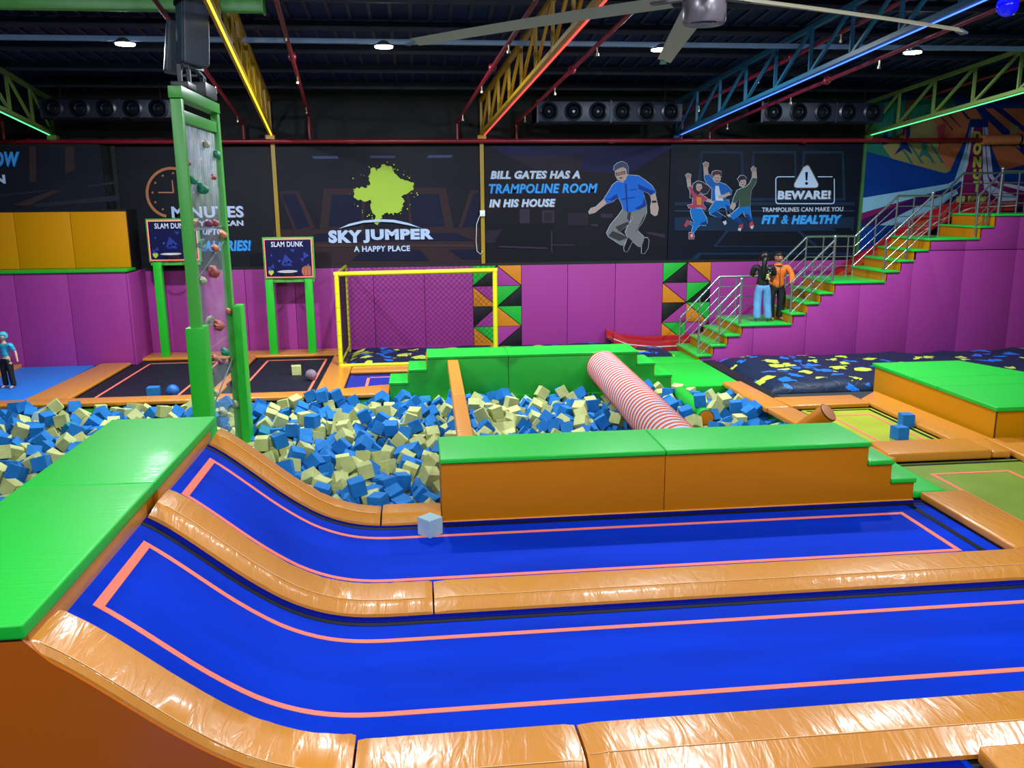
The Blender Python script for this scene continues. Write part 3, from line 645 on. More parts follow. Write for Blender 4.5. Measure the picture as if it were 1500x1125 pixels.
shadow_text('BILL GATES HAS A', 718.5, 849.5, 250, 262, p3, shear=.2, bold=.03); shadow_text('TRAMPOLINE ROOM', 716, 875, 269, 283, p3, m1=TBLU, m2=TB2, shear=.2, bold=.015, dx=1.2, dy=.8); shadow_text('IN HIS HOUSE', 716.5, 813.5, 291.5, 303.5, p3, shear=.2, bold=.03)
def figure(parts, par, off, name='printed_figure', w_=.012):
    A = Art(*off, YP_-.005); ol = pm('outline', (170, 180, 205))
    for pts, m, o in parts:
        if o: A.add(pts, ol, w_)
    for pts, m, o in parts: A.add(pts, m)
    return A.build(name, par)
sk = pm('skin', (150, 112, 105)); skl = pm('skin_light', (165, 140, 135)); sh = pm('shirt_blue', (24, 92, 190)); shd = pm('shirt_shade', (14, 50, 130)); tr = pm('khaki', (108, 108, 112)); trd = pm('khaki_dark', (52, 50, 58)); hr = pm('hair_grey', (62, 72, 100)); dk_ = pm('near_black', (14, 14, 24))
figure([([(722, 460), (770, 440), (785, 520), (802, 600), (790, 665), (765, 674), (730, 650), (725, 580), (735, 520)], skl, 1),
 ([(243, 505), (275, 545), (185, 610), (150, 640), (95, 655), (86, 635), (110, 600), (160, 585)], skl, 1),
 ([(490, 900), (537, 935), (510, 990), (482, 1045), (455, 1040), (448, 1000), (470, 950)], dk_, 1), ([(645, 905), (690, 900), (705, 930), (695, 1010), (660, 1064), (630, 1060), (630, 1000)], dk_, 1),
 ([(440, 605), (540, 640), (500, 760), (400, 840), (490, 905), (440, 978), (415, 972), (290, 890), (270, 850), (310, 770), (385, 680)], tr, 1),
 ([(520, 640), (600, 612), (680, 575), (682, 640), (650, 720), (585, 825), (650, 890), (655, 920), (630, 992), (600, 990), (480, 890), (462, 840), (490, 780), (540, 700)], tr, 1),
 ([(290, 885), (400, 935), (490, 905), (470, 885), (330, 830)], trd, 0), ([(400, 840), (500, 760), (490, 735), (360, 790)], trd, 0), ([(640, 700), (600, 790), (560, 850), (585, 825), (650, 720), (675, 650)], trd, 0), ([(520, 640), (505, 740), (480, 700), (490, 640)], trd, 0),
 ([(380, 320), (440, 335), (490, 255), (600, 265), (680, 320), (740, 370), (778, 435), (720, 465), (700, 440), (645, 420), (655, 480), (682, 572), (600, 612), (500, 642), (440, 605), (430, 560), (390, 485), (330, 530), (275, 550), (243, 500), (290, 430), (330, 360)], sh, 1),
 ([(590, 350), (700, 400), (770, 425), (720, 465), (700, 440), (645, 420), (600, 400)], shd, 0), ([(655, 480), (682, 572), (600, 612), (560, 600), (640, 550)], shd, 0), ([(250, 500), (330, 520), (390, 485), (370, 450), (300, 500)], shd, 0), ([(455, 345), (475, 345), (490, 635), (478, 640)], shd, 0), ([(500, 405), (578, 400), (578, 408), (500, 413)], shd, 0), ([(420, 500), (560, 480), (560, 490), (430, 512)], shd, 0),
 ([(358, 200), (363, 260), (385, 300), (430, 327), (465, 305), (487, 245), (482, 180), (420, 172)], skl, 1),
 ([(342, 205), (348, 165), (380, 133), (430, 117), (475, 138), (494, 180), (490, 245), (478, 250), (470, 195), (440, 172), (400, 185), (362, 210)], hr, 1),
 ([(362, 232), (405, 228), (407, 258), (366, 262)], dk_, 0), ([(368, 238), (400, 234), (402, 253), (371, 256)], sk, 0), ([(412, 224), (458, 214), (460, 246), (414, 252)], dk_, 0), ([(418, 230), (452, 222), (454, 241), (419, 246)], sk, 0), ([(390, 285), (440, 280), (415, 295)], dk_, 0), ([(735, 520), (780, 520), (780, 535), (735, 538)], dk_, 0)], p3, (850, 220, 7.03))
# poster 4
p4 = board('dark navy wall poster with three printed jumping cartoon figures and warning sign', 6.17, 11.07, 2.06, 4.87, (14, 22, 42))
A = Art(1000, 210, 5, YP_-.002); e1 = pm('petrol', (22, 40, 66)); e2 = pm('petrol_dark', (10, 16, 30)); e3 = pm('petrol_light', (30, 54, 82))
for x0, x1 in ((130, 440), (510, 830), (880, 1180)): A.add([(x0, 55), (x1, 55), (x1+12, 420), (x0-30, 420)], e1).add([(x0+18, 75), (x1-16, 75), (x1-8, 400), (x0-2, 400)], e2)
A.add([(-60, 430), (1260, 430), (1255, 455), (-60, 455)], e1).add([(-60, 490), (1255, 490), (1255, 500), (-60, 500)], e3).add([(-60, 540), (1255, 540), (1250, 640), (-60, 640)], e1)
A.add([(220, 760), (320, 630), (850, 630), (1000, 760)], e1).add([(250, 750), (335, 645), (835, 645), (960, 750)], e2).add([(1090, 620), (1230, 620), (1240, 700), (1200, 680)], e2).add([(60, 850), (110, 800), (1240, 800), (1240, 850)], e1).add([(110, 850), (135, 815), (1240, 815), (1240, 850)], e2)
A.build('printed_pattern', p4)
of = (995, 230, 9.375); pk = pm('rose', (150, 55, 85)); jn = pm('jeans', (16, 100, 180)); jd = pm('jeans_dark', (14, 50, 105)); hb = pm('dark_hair', (42, 34, 52)); hb2 = pm('brown_hair', (74, 48, 50)); rd_ = pm('shoe_red', (150, 60, 65)); ws = pm('shoe_white', (170, 180, 205)); ol_ = pm('olive', (52, 72, 62)); sb = pm('denim', (20, 84, 165)); og = pm('amber', (185, 120, 50))
face = lambda x, y, s_: [([(x-s_*.3, y-s_*.1), (x-s_*.18, y-s_*.14), (x-s_*.18, y+s_*.12), (x-s_*.3, y+s_*.12)], dk_, 0), ([(x+s_*.15, y-s_*.14), (x+s_*.28, y-s_*.12), (x+s_*.28, y+s_*.12), (x+s_*.15, y+s_*.12)], dk_, 0), ([(x-s_*.25, y+s_*.35), (x+s_*.3, y+s_*.33), (x+s_*.1, y+s_*.6), (x-s_*.1, y+s_*.6)], dk_, 0), ([(x-s_*.2, y+s_*.37), (x+s_*.25, y+s_*.35), (x+s_*.2, y+s_*.43), (x-s_*.15, y+s_*.44)], ws, 0)]
figure([([(180, 430), (190, 370), (250, 330), (320, 345), (400, 400), (425, 430), (380, 500), (330, 510), (290, 480), (240, 560), (150, 560), (150, 500)], hb, 1), ([(100, 285), (150, 285), (158, 405), (118, 415)], skl, 1), ([(85, 250), (120, 226), (160, 240), (158, 280), (105, 295)], sk, 1), ([(375, 575), (470, 600), (490, 625), (440, 636), (370, 605)], skl, 1),
 ([(60, 940), (100, 862), (145, 880), (150, 912), (90, 968)], rd_, 1), ([(132, 1035), (180, 1040), (205, 1080), (195, 1125), (132, 1125)], rd_, 1), ([(155, 1060), (180, 1060), (180, 1100), (155, 1100)], ws, 0),
 ([(160, 702), (300, 708), (375, 840), (382, 900), (360, 942), (290, 932), (250, 960), (200, 1040), (165, 1028), (190, 950), (130, 910), (150, 885), (215, 920), (168, 820), (152, 750)], jn, 1), ([(280, 930), (375, 930), (380, 880), (300, 900)], jd, 0), ([(120, 412), (160, 400), (200, 480), (240, 520), (300, 510), (385, 570), (370, 605), (330, 600), (320, 650), (366, 702), (350, 720), (280, 690), (200, 702), (130, 697), (112, 660), (180, 650), (185, 560), (150, 480)], pk, 1), ([(232, 550), (300, 552), (298, 660), (240, 655)], og, 0),
 ([(225, 400), (240, 365), (300, 370), (314, 420), (270, 478), (233, 450)], skl, 0)]+face(268, 410, 62), p4, of)
figure([([(325, 90), (360, 68), (402, 85), (400, 130), (345, 147)], sk, 1), ([(335, 140), (385, 140), (398, 250), (345, 255)], skl, 1), ([(580, 840), (590, 795), (640, 830), (652, 910), (620, 937), (583, 905)], dk_, 1), ([(650, 745), (690, 745), (707, 790), (682, 822), (658, 800)], dk_, 1), ([(590, 890), (640, 870), (648, 915), (620, 935)], ws, 0), ([(660, 795), (690, 780), (700, 800), (680, 820)], ws, 0),
 ([(490, 600), (680, 590), (692, 680), (692, 745), (650, 752), (640, 700), (580, 685), (510, 740), (592, 800), (580, 852), (420, 785), (408, 720)], jn, 1), ([(640, 650), (692, 680), (692, 745), (650, 752)], jd, 0), ([(500, 745), (592, 800), (580, 852), (430, 780)], jd, 0),
 ([(340, 250), (410, 240), (470, 330), (560, 350), (640, 380), (718, 460), (712, 512), (680, 525), (620, 480), (640, 600), (442, 600), (450, 430), (385, 370), (350, 310)], sb, 1), ([(495, 390), (540, 400), (560, 500), (605, 600), (495, 600), (485, 450)], ws, 0), ([(680, 480), (702, 520), (600, 562), (540, 567), (528, 530), (610, 515)], skl, 0),
 ([(460, 265), (478, 240), (562, 250), (562, 312), (520, 362), (472, 340)], skl, 1), ([(442, 245), (455, 200), (510, 185), (572, 200), (580, 270), (560, 262), (545, 238), (485, 245), (465, 275)], hb2, 1)]+face(512, 290, 75), p4, of)
figure([([(985, 160), (1020, 126), (1060, 150), (1056, 197), (1003, 202)], sk, 1), ([(1008, 198), (1055, 198), (1062, 292), (1000, 296)], skl, 1), ([(820, 925), (875, 908), (872, 960), (835, 1022), (798, 1000)], rd_, 1), ([(962, 900), (1005, 882), (1027, 950), (990, 997), (958, 970)], rd_, 1), ([(810, 980), (850, 975), (838, 1018), (802, 1005)], ws, 0), ([(970, 950), (1015, 940), (1012, 978), (990, 992)], ws, 0),
 ([(725, 620), (762, 630), (772, 670), (740, 727), (703, 700)], skl, 1), ([(820, 688), (970, 673), (975, 770), (1002, 880), (960, 892), (888, 790), (880, 750), (790, 830), (872, 890), (862, 922), (820, 932), (698, 830), (705, 790)], jn, 1), ([(780, 830), (872, 890), (862, 922), (820, 932), (740, 865)], jd, 0), ([(890, 790), (940, 780), (1000, 880), (960, 892)], jd, 0),
 ([(998, 290), (1063, 292), (1050, 350), (982, 460), (972, 560), (972, 672), (820, 692), (830, 560), (782, 620), (728, 632), (740, 570), (790, 460), (850, 430), (910, 410), (960, 370)], ol_, 1),
 ([(820, 320), (838, 298), (906, 300), (910, 370), (870, 412), (828, 392)], skl, 1), ([(798, 300), (830, 258), (882, 253), (922, 290), (916, 340), (902, 308), (838, 318), (822, 355)], hb, 1)]+face(868, 345, 68), p4, of)
shadow_text('BEWARE!', 1139, 1217, 279, 292, p4, bold=.03); shadow_text('TRAMPOLINES CAN MAKE YOU', 1116, 1235, 303.5, 310, p4, bold=.0, dx=.8, dy=.4); shadow_text('FIT', 1115, 1141, 315, 328, p4, m1=TBLU, m2=TB2, bold=.035, shear=.2); shadow_text('&', 1144, 1155, 315, 328, p4, m1=TBLU, m2=TB2, bold=.004, shear=.2); shadow_text('HEALTHY', 1159, 1233, 315, 328, p4, m1=TBLU, m2=TB2, bold=.035, shear=.2)
A = Art(1000, 225, 3, YP_-.005)
def rr(x0, y0, x1, y1, r, n=5): return [(cx+r*math.cos(R(a0+90*i/n)), cy+r*math.sin(R(a0+90*i/n))) for cx, cy, a0 in ((x1-r, y0+r, -90), (x1-r, y1-r, 0), (x0+r, y1-r, 90), (x0+r, y0+r, 180)) for i in range(n+1)]
q = rr(406, 100, 668, 222, 14); k = rr(410, 104, 664, 218, 11)
for i in range(len(q)):
    j = (i+1) % len(q)
    if not (abs(q[i][1]-100) < 1 and abs(q[j][1]-100) < 1): A.add([q[i], q[j], k[j], k[i]], TXT)
A.add([(417, 100), (490, 100), (490, 104), (417, 104)], TXT).add([(592, 100), (656, 100), (656, 104), (592, 104)], TXT)
A.add([(545, 52), (553, 57), (593, 135), (590, 146), (580, 149), (500, 149), (489, 145), (489, 134), (530, 60)], TSH, .02).add([(545, 52), (553, 57), (593, 135), (590, 146), (580, 149), (500, 149), (489, 145), (489, 134), (530, 60)], TXT)
A.add([(536, 82), (548, 80), (546, 118), (538, 118)], e2).add([(542+7*math.cos(t_), 131+7*math.sin(t_)) for t_ in [i*.7 for i in range(9)]], e2)
A.build('printed_warning_sign', p4)
# poster 5: the slide mural
p5 = board('bright mural with slide lettering, blue ground and striped ramp at the right', 11.16, 17.5, 2.0, 6.02, (8, 58, 150))
A = Art(1260, 140, 5.92, YP_-.002); og1 = pm('mural_orange', (165, 92, 62)); og2 = pm('mural_sand', (128, 118, 78)); gr1 = pm('mural_green', (30, 98, 88)); mg = pm('mural_magenta', (112, 24, 84)); pu = pm('mural_purple', (46, 20, 76)); lb_ = pm('mural_ice', (120, 170, 200)); lg = pm('mural_pale', (165, 180, 215)); tl = pm('mural_navy', (14, 34, 100)); yl = pm('mural_lime', (170, 185, 70)); sc_ = pm('mural_red', (150, 50, 70))
A.add([(45, 60), (640, 20), (800, 20), (905, 250), (880, 380), (780, 655), (745, 672), (700, 665), (40, 480)], gr1)
A.add([(185, 420), (330, 330), (420, 240), (600, 180), (800, 150), (930, 200), (905, 370), (780, 650), (745, 672), (700, 665), (270, 545)], og2).add([(700, 110), (1000, 110), (1060, 205), (950, 210), (905, 380), (780, 640), (700, 560), (640, 200)], og1)
A.add([(1000, 110), (1421, 110), (1421, 600), (1240, 650), (1212, 630), (1110, 370), (1105, 205)], og1).add([(1000, 110), (1080, 110), (1421, 420), (1421, 520)], tl).add([(1150, 110), (1230, 110), (1421, 270), (1421, 320)], tl).add([(860, 120), (880, 120), (960, 205), (930, 205)], tl).add([(680, 170), (690, 165), (810, 300), (800, 300)], tl).add([(740, 140), (755, 140), (880, 280), (865, 275)], tl)
for x in (330, 420, 520, 600): A.add([(x, 420), (x+16, 420), (x+130, 590), (x+105, 585)], gr1)
A.add([(0, 1020), (830, 795), (1100, 800), (1421, 880), (1421, 1125), (0, 1125)], pu).add([(0, 890), (760, 765), (815, 735), (900, 480), (955, 275), (980, 275), (925, 560), (870, 740), (800, 790), (0, 1022)], lb_)
A.add([(955, 275), (1100, 275), (1140, 700), (1421, 790), (1421, 960), (830, 960), (880, 730)], mg).add([(965, 275), (982, 275), (930, 600), (880, 745), (855, 745), (900, 600)], lg).add([(1072, 275), (1100, 275), (1148, 700), (1200, 750), (1421, 790), (1421, 830), (1160, 760), (1110, 700)], lg).add([(1058, 275), (1066, 275), (1100, 700), (1130, 780), (1360, 880), (1360, 940), (1250, 935), (1070, 810), (1060, 700)], lg)
A.add([(160, 1125), (420, 995), (830, 810), (845, 850), (390, 1125)], lb_).add([(955, 205), (1105, 205), (1105, 275), (955, 275)], tl).add([(0, 1022), (300, 940), (450, 900), (0, 1080)], mg)
A.add([(290, 515), (340, 440), (370, 380), (365, 270), (425, 270), (430, 340), (400, 400), (450, 510), (375, 460)], tl).add([(495, 550), (540, 440), (540, 370), (600, 370), (570, 460), (625, 555), (545, 510)], gr1).add([(670, 495), (680, 400), (660, 270), (700, 255), (735, 250), (715, 350), (745, 370), (700, 390)], sc_).add([(185, 430), (195, 310), (230, 310), (235, 370), (278, 350), (230, 420)], tl).add([(1220, 465), (1290, 350), (1300, 230), (1330, 260), (1365, 270), (1340, 370), (1380, 465), (1310, 420)], og2)
A.build('printed_mural', p5)
for ch, y0, y1 in (('D', 192, 207), ('O', 208, 227), ('N', 229.5, 245.5), ('U', 247.5, 263), ('T', 265, 281)): textp(ch, 1424.5, 1438.5, y0, y1, YP_-.03, yl, p5, bold=.05)
textp('SLIDE', 1399, 1445, 287, 302, YP_-.03, yl, p5, bold=.06)
tag(obj('camera_box', MB().box(1.5, 1.62, YW-.16, YW-.07, 3.18, 3.32).tube((1.56, YW-.17, 3.24), (1.56, YW-.15, 3.24), .03, 12), WHT, bevel=.01), 'small white camera on the yellow pilaster', 'camera')
mb = MB().path([(1.5, YW-.1, 3.2), (1.42, YW-.1, 3.0), (1.4, YW-.1, 2.6), (1.42, YW-.1, 2.35), (1.5, YW-.1, 2.28), (1.56, YW-.1, 2.36)], .008, 5); tag(obj('cable', mb, WHT, smooth=True), 'thin white cable hanging from the small camera', 'cable')

# ------------------------------------------------------------------ basketball boards
NR = mat('red_neon', (255, 90, 95), emit=3)
def hoop(label, x0, x1, z0, z1, y, px):
    t = thing('basketball_hoop', ((x0+x1)/2, y, 0), label, 'hoop')
    obj('frame', MB().box(x0-.03, x1+.03, y+.02, y+.11, z0-.03, z1+.03), GRNP, t, bevel=.01)
    obj('board', MB().box(x0+.02, x1-.02, y-.01, y+.02, z0+.02, z1-.02), mat('board_navy', (18, 22, 66), .4, spec=.2), t)
    e = .02; obj('neon_border', MB().path([(x0+e, y-.015, z0+e), (x1-e, y-.015, z0+e), (x1-e, y-.015, z1-e), (x0+e, y-.015, z1-e)], .012, 6, closed=True), NR, t)
    for a in px: obj('post', MB().box(a, a+.18, y-.02, y+.13, .07, z0-.03), mat('green_sleeve', (30, 185, 40), .4), t, bevel=.012)
    obj('lower_rail', MB().box(x0, x1, y+.02, y+.09, z0-.1, z0-.04), GRNP, t)
    text('SLAM DUNK', x0+.17, x1-.2, z1-.19, z1-.07, y-.013, mat('board_white', (205, 215, 235), .5), t, bold=.006)
    w_ = x1-x0; rnd = random.Random(2); mb = MB()
    for cx, cz, s_ in ((.44, .42, .13), (.50, .36, .09), (.42, .33, .08), (.60, .68, .07), (.85, .55, .08), (.78, .46, .05), (.10, .22, .07), (.16, .28, .06), (.82, .24, .05), (.9, .3, .05), (.15, .56, .03), (.3, .42, .04)):
        a0 = rnd.uniform(0, 6.28); mb.poly([(x0+w_*cx+s_*w_*math.cos(a0+q)*rnd.uniform(.5, 1.2), y-.0125, z0+w_*cz*.85+s_*w_*math.sin(a0+q)*rnd.uniform(.6, 1.2)) for q in (0, 2.0, 4.1)], rnd.choice((0, 1)))
    obj('printed_shards', mb, [mat('shard_blue', (20, 90, 190), .4), mat('shard_deep', (30, 50, 140), .4)], t, kind='stuff')
    cx, cz = x0+.13, z0+.13; mb = MB().poly([(cx, y-.0135, cz-.07), (cx+.06, y-.0135, cz-.01), (cx+.06, y-.0135, cz+.04), (cx+.02, y-.0135, cz+.055), (cx, y-.0135, cz+.035), (cx-.02, y-.0135, cz+.055), (cx-.06, y-.0135, cz+.03), (cx-.05, y-.0135, cz-.02)])
    obj('printed_emblem', mb, mat('emblem_lime', (170, 190, 60), .5), t)
    bx, bz, r = x1-.14, z0+.15, .13; mb = MB().poly([(min(x1-.05, bx+r*math.cos(q)), y-.0135, max(z0+.045, bz+r*math.sin(q))) for q in [i*6.283/28 for i in range(28)]])
    obj('printed_ball', mb, mat('ball_orange', (175, 95, 70), .5), t)
    mb = MB()
    for k in (-.6, 0, .6): mb.path([(min(x1-.05, bx+r*k*math.cos(q*1.57)), y-.0145, max(z0+.045, bz+r*.98*math.sin(q*1.57))) for q in (-1, -.6, -.2, .2, .6, 1)], .004, 4)
    obj('printed_ball_seam', mb, dk_, t)
    c = Vector(((x0+x1)/2, y-.30, z0+.17)); rm = mat('rim_white', (200, 200, 205), .35)
    obj('rim', MB().path([c+Vector((.21*math.cos(q), .21*math.sin(q), 0)) for q in [i*6.283/28 for i in range(28)]], .014, 8, closed=True), rm, t, smooth=True)
    obj('rim_bracket', MB().box(c.x-.13, c.x+.13, y-.1, y-.012, c.z-.12, c.z+.0), mat('bracket_black', (16, 16, 22), .5), t, bevel=.01)
    return t
hoop('basketball board partly hidden by the green climbing frame', -6.02, -4.93, 2.27, 3.18, 20.2, (-5.97, -5.18))
hoop('basketball board left of the yellow goal', -3.5, -2.41, 1.84, 2.74, 20.2, (-3.52, -2.63))
def ballobj(label, x, y, z, r, m, m2):
    t = thing('basketball', (x, y, z), label, 'ball'); c = Vector((x, y, z+r)); obj('skin', MB().ball(c, r, 20), m, t, smooth=True)
    mb = MB()
    for ax in (Vector((1, .2, .3)), Vector((-.3, 1, .2)), Vector((.1, -.4, 1))):
        ax.normalize(); u = ax.orthogonal().normalized(); v = ax.cross(u); mb.path([c+(u*math.cos(q)+v*math.sin(q))*r for q in [i*6.283/24 for i in range(24)]], .004, 4, closed=True)
    obj('seam', mb, m2, t)
ballobj('blue ball at the near edge of the left black trampoline', -4.65, 16.2, .004, .12, mat('ball_blue', (20, 100, 185), .5), mat('ball_blue_seam', (10, 50, 110), .5))
ballobj('pale grey and brown ball on the right black trampoline', -2.24, 17.35, .004, .115, mat('ball_grey', (140, 120, 140), .5, var=.5, vscale=5), mat('ball_seam', (90, 40, 30), .5))

# ------------------------------------------------------------------ clear climbing wall
cw = thing('climbing_wall', (-2.95, 12.35, -.4), 'tall clear climbing wall in a green steel frame standing in the foam pit', 'climbing wall')
cx = -2.89
obj('frame_post', MB().box(cx-.07, cx+.065, 11.32, 11.43, -.42, 4.82), GRNP, cw, bevel=.006)
obj('frame_post', MB().box(cx-.03, cx+.075, 13.25, 13.38, -.42, 4.82), GRNP, cw, bevel=.006)
obj('top_rail', MB().box(cx-.08, cx+.085, 11.30, 13.38, 4.83, 4.97), GRNP, cw, bevel=.006); obj('inner_rail', MB().box(cx-.03, cx+.05, 11.44, 13.24, 4.56, 4.70), GRNP, cw, bevel=.006)
obj('post_pad', MB().box(cx-.115, cx+.115, 11.24, 11.55, -.42, 2.0), mat('green_sleeve', (30, 185, 40), .4), cw, bevel=.02)
obj('post_pad', MB().box(cx+.095, cx+.22, 13.1, 13.42, -.42, 2.05), mat('green_sleeve', (30, 185, 40), .4), cw, bevel=.02)
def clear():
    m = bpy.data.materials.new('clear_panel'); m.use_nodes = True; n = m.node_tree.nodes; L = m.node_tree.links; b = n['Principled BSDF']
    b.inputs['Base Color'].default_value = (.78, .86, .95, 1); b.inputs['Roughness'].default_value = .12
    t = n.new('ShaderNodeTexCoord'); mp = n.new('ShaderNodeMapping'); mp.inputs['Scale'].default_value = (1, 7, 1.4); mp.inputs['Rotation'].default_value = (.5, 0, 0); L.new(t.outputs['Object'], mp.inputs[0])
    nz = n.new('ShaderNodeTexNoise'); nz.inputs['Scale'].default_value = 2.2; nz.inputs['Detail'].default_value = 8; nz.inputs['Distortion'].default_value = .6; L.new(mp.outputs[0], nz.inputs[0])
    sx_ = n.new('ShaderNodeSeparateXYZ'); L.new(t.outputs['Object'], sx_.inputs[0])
    mr = n.new('ShaderNodeMapRange'); mr.inputs[1].default_value = 3.7; mr.inputs[2].default_value = 4.7; mr.inputs[3].default_value = .14; mr.inputs[4].default_value = .75; L.new(sx_.outputs[2], mr.inputs[0])  # whitish reflection painted in as extra opacity towards the top
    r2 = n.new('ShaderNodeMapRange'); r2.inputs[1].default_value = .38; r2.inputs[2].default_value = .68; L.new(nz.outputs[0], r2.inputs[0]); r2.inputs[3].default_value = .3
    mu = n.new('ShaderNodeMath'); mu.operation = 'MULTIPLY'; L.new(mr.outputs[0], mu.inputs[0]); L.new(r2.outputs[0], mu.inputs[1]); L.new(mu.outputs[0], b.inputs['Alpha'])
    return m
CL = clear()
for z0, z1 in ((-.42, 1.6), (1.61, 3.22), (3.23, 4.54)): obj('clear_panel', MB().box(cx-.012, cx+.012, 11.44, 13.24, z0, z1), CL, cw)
obj('joint_strip', MB().box(cx+.013, cx+.03, 11.44, 13.24, 3.215, 3.24), mat('polish_steel', (200, 205, 215), .2, metal=.8), cw)
hc = {'r': mat('hold_red', (165, 70, 65), .6), 'g': mat('hold_green', (10, 125, 90), .6), 'w': mat('hold_cream', (165, 170, 140), .6), 'o': mat('hold_orange', (195, 110, 80), .6), 'p': mat('hold_plum', (125, 50, 90), .6)}
def hold(px, py, c, s_, side):
    d = RT*(px-750)/F+UP*(562.5-py)/F+FW; t_ = (cx+.05*side-CAM.x)/d.x; p = CAM+d*t_
    if not 11.5 < p.y < 13.2: p.y = min(13.15, max(11.52, p.y))
    rnd = random.Random(int(px*py)); mb = MB().ball((cx, p.y, p.z), s_, 8, sc=(1, 1.2, .8))
    for v in mb.v:
        q = v-Vector((cx, p.y, p.z)); k = 1+.35*noise.noise(q*14+Vector((px, py, 0))); v.x = cx+.012*side+abs(q.x)*1.2*side*k; v.y = p.y+q.y*k; v.z = p.z+q.z*k-abs(q.x)*.4
    obj('climbing_hold', mb, hc[c], cw, smooth=True)
for i, h_ in enumerate([(283, 209, 'r', .09), (303, 210, 'w', .07), (318, 225, 'g', .07), (274, 237, 'r', .05), (297, 237, 'o', .085), (284, 263, 'g', .07), (315, 259, 'r', .05), (296, 275, 'g', .1), (286, 329, 'r', .06), (307, 326, 'p', .07), (318, 326, 'r', .06), (327, 342, 'o', .08), (295, 356, 'g', .08), (316, 363, 'o', .07), (312, 397, 'r', .11), (298, 410, 'w', .07), (307, 469, 'w', .09), (320, 475, 'r', .1), (338, 454, 'o', .06), (330, 514, 'g', .08), (344, 518, 'o', .06), (316, 523, 'o', .06), (325, 530, 'p', .05), (311, 545, 'p', .045), (341, 556, 'p', .06), (318, 575, 'w', .06), (347, 591, 'w', .07), (326, 603, 'w', .09)]): hold(*h_, 1 if i % 4 else -1)
for z0, z1 in ((2.6, 3.0), (.75, 1.25)): obj('brace_wire', MB().tube((cx+.03, 11.5, z0), (cx+.03, 13.2, z1), .010, 6), mat('polish_steel', (200, 205, 215)), cw)
# speakers above it
SPK = mat('speaker_shell', (70, 80, 96), .4); SPG = mat('speaker_grille', (78, 96, 120), .45)
def speaker(label, c, w_, d_, h_, rz, tilt):
    t = thing('loudspeaker', c, label, 'speaker'); c = Vector(c)
    M = Matrix.Translation(c) @ Matrix.Rotation(R(rz), 4, 'Z') @ Matrix.Rotation(R(tilt), 4, 'X')
    def T(mb):
        for v in mb.v: v[:] = (M @ v)[:]
        return mb
    a, b = w_/2, w_/2*.72
    obj('cabinet', T(MB().hexa([(-a, -d_/2, 0), (a, -d_/2, 0), (b, d_/2, 0), (-b, d_/2, 0)], [(-a, -d_/2, h_), (a, -d_/2, h_), (b, d_/2, h_), (-b, d_/2, h_)])), SPK, t, bevel=.03, seg=3)
    obj('grille', T(MB().box(-a+.03, a-.03, -d_/2-.012, -d_/2, .03, h_-.03)), SPG, t, bevel=.008)
    obj('emblem', T(MB().ball((a*.72, 0, .14), .014, 8)), WHT, t)
    return t
s1 = U(284, 97, 12.0); s2 = U(254, 108, 12.5)
speaker('larger loudspeaker on top of the climbing frame', s1, .34, .34, .76, -60, -4)
speaker('loudspeaker tilted behind the larger one, left of it', s2, .3, .22, .66, -72, -8)
BM = mat('bracket_steel', (36, 38, 44), .4)
br_ = thing('speaker_bracket', (cx, 12.1, 4.97), 'black brackets holding the loudspeakers on the climbing frame', 'bracket')
mb = MB()
for y, x in ((11.7, cx-.02), (11.85, cx+.05), (12.9, cx), (12.7, cx+.02)): mb.box(x-.025, x+.025, y-.025, y+.025, 4.975, s1.z-.02)
obj('upright', mb, BM, br_); obj('plate', MB().box(cx-.1, cx+.12, 12.45, 13.1, 4.98, 5.16), BM, br_, bevel=.01); obj('plate', MB().box(cx-.12, cx+.1, 11.6, 12.0, 4.98, 5.06), BM, br_, bevel=.01); obj('arm', MB().bar((cx, 11.75, s1.z-.03), (s1.x+.05, s1.y+.2, s1.z-.02), .06, .03).bar((cx, 12.5, s1.z-.05), (s2.x+.1, s2.y, s2.z-.02), .05, .03).bar((cx, 12.9, s1.z-.03), (s1.x, s1.y, s1.z-.02), .05, .03), mat('bracket_blue', (50, 75, 90), .4), br_)
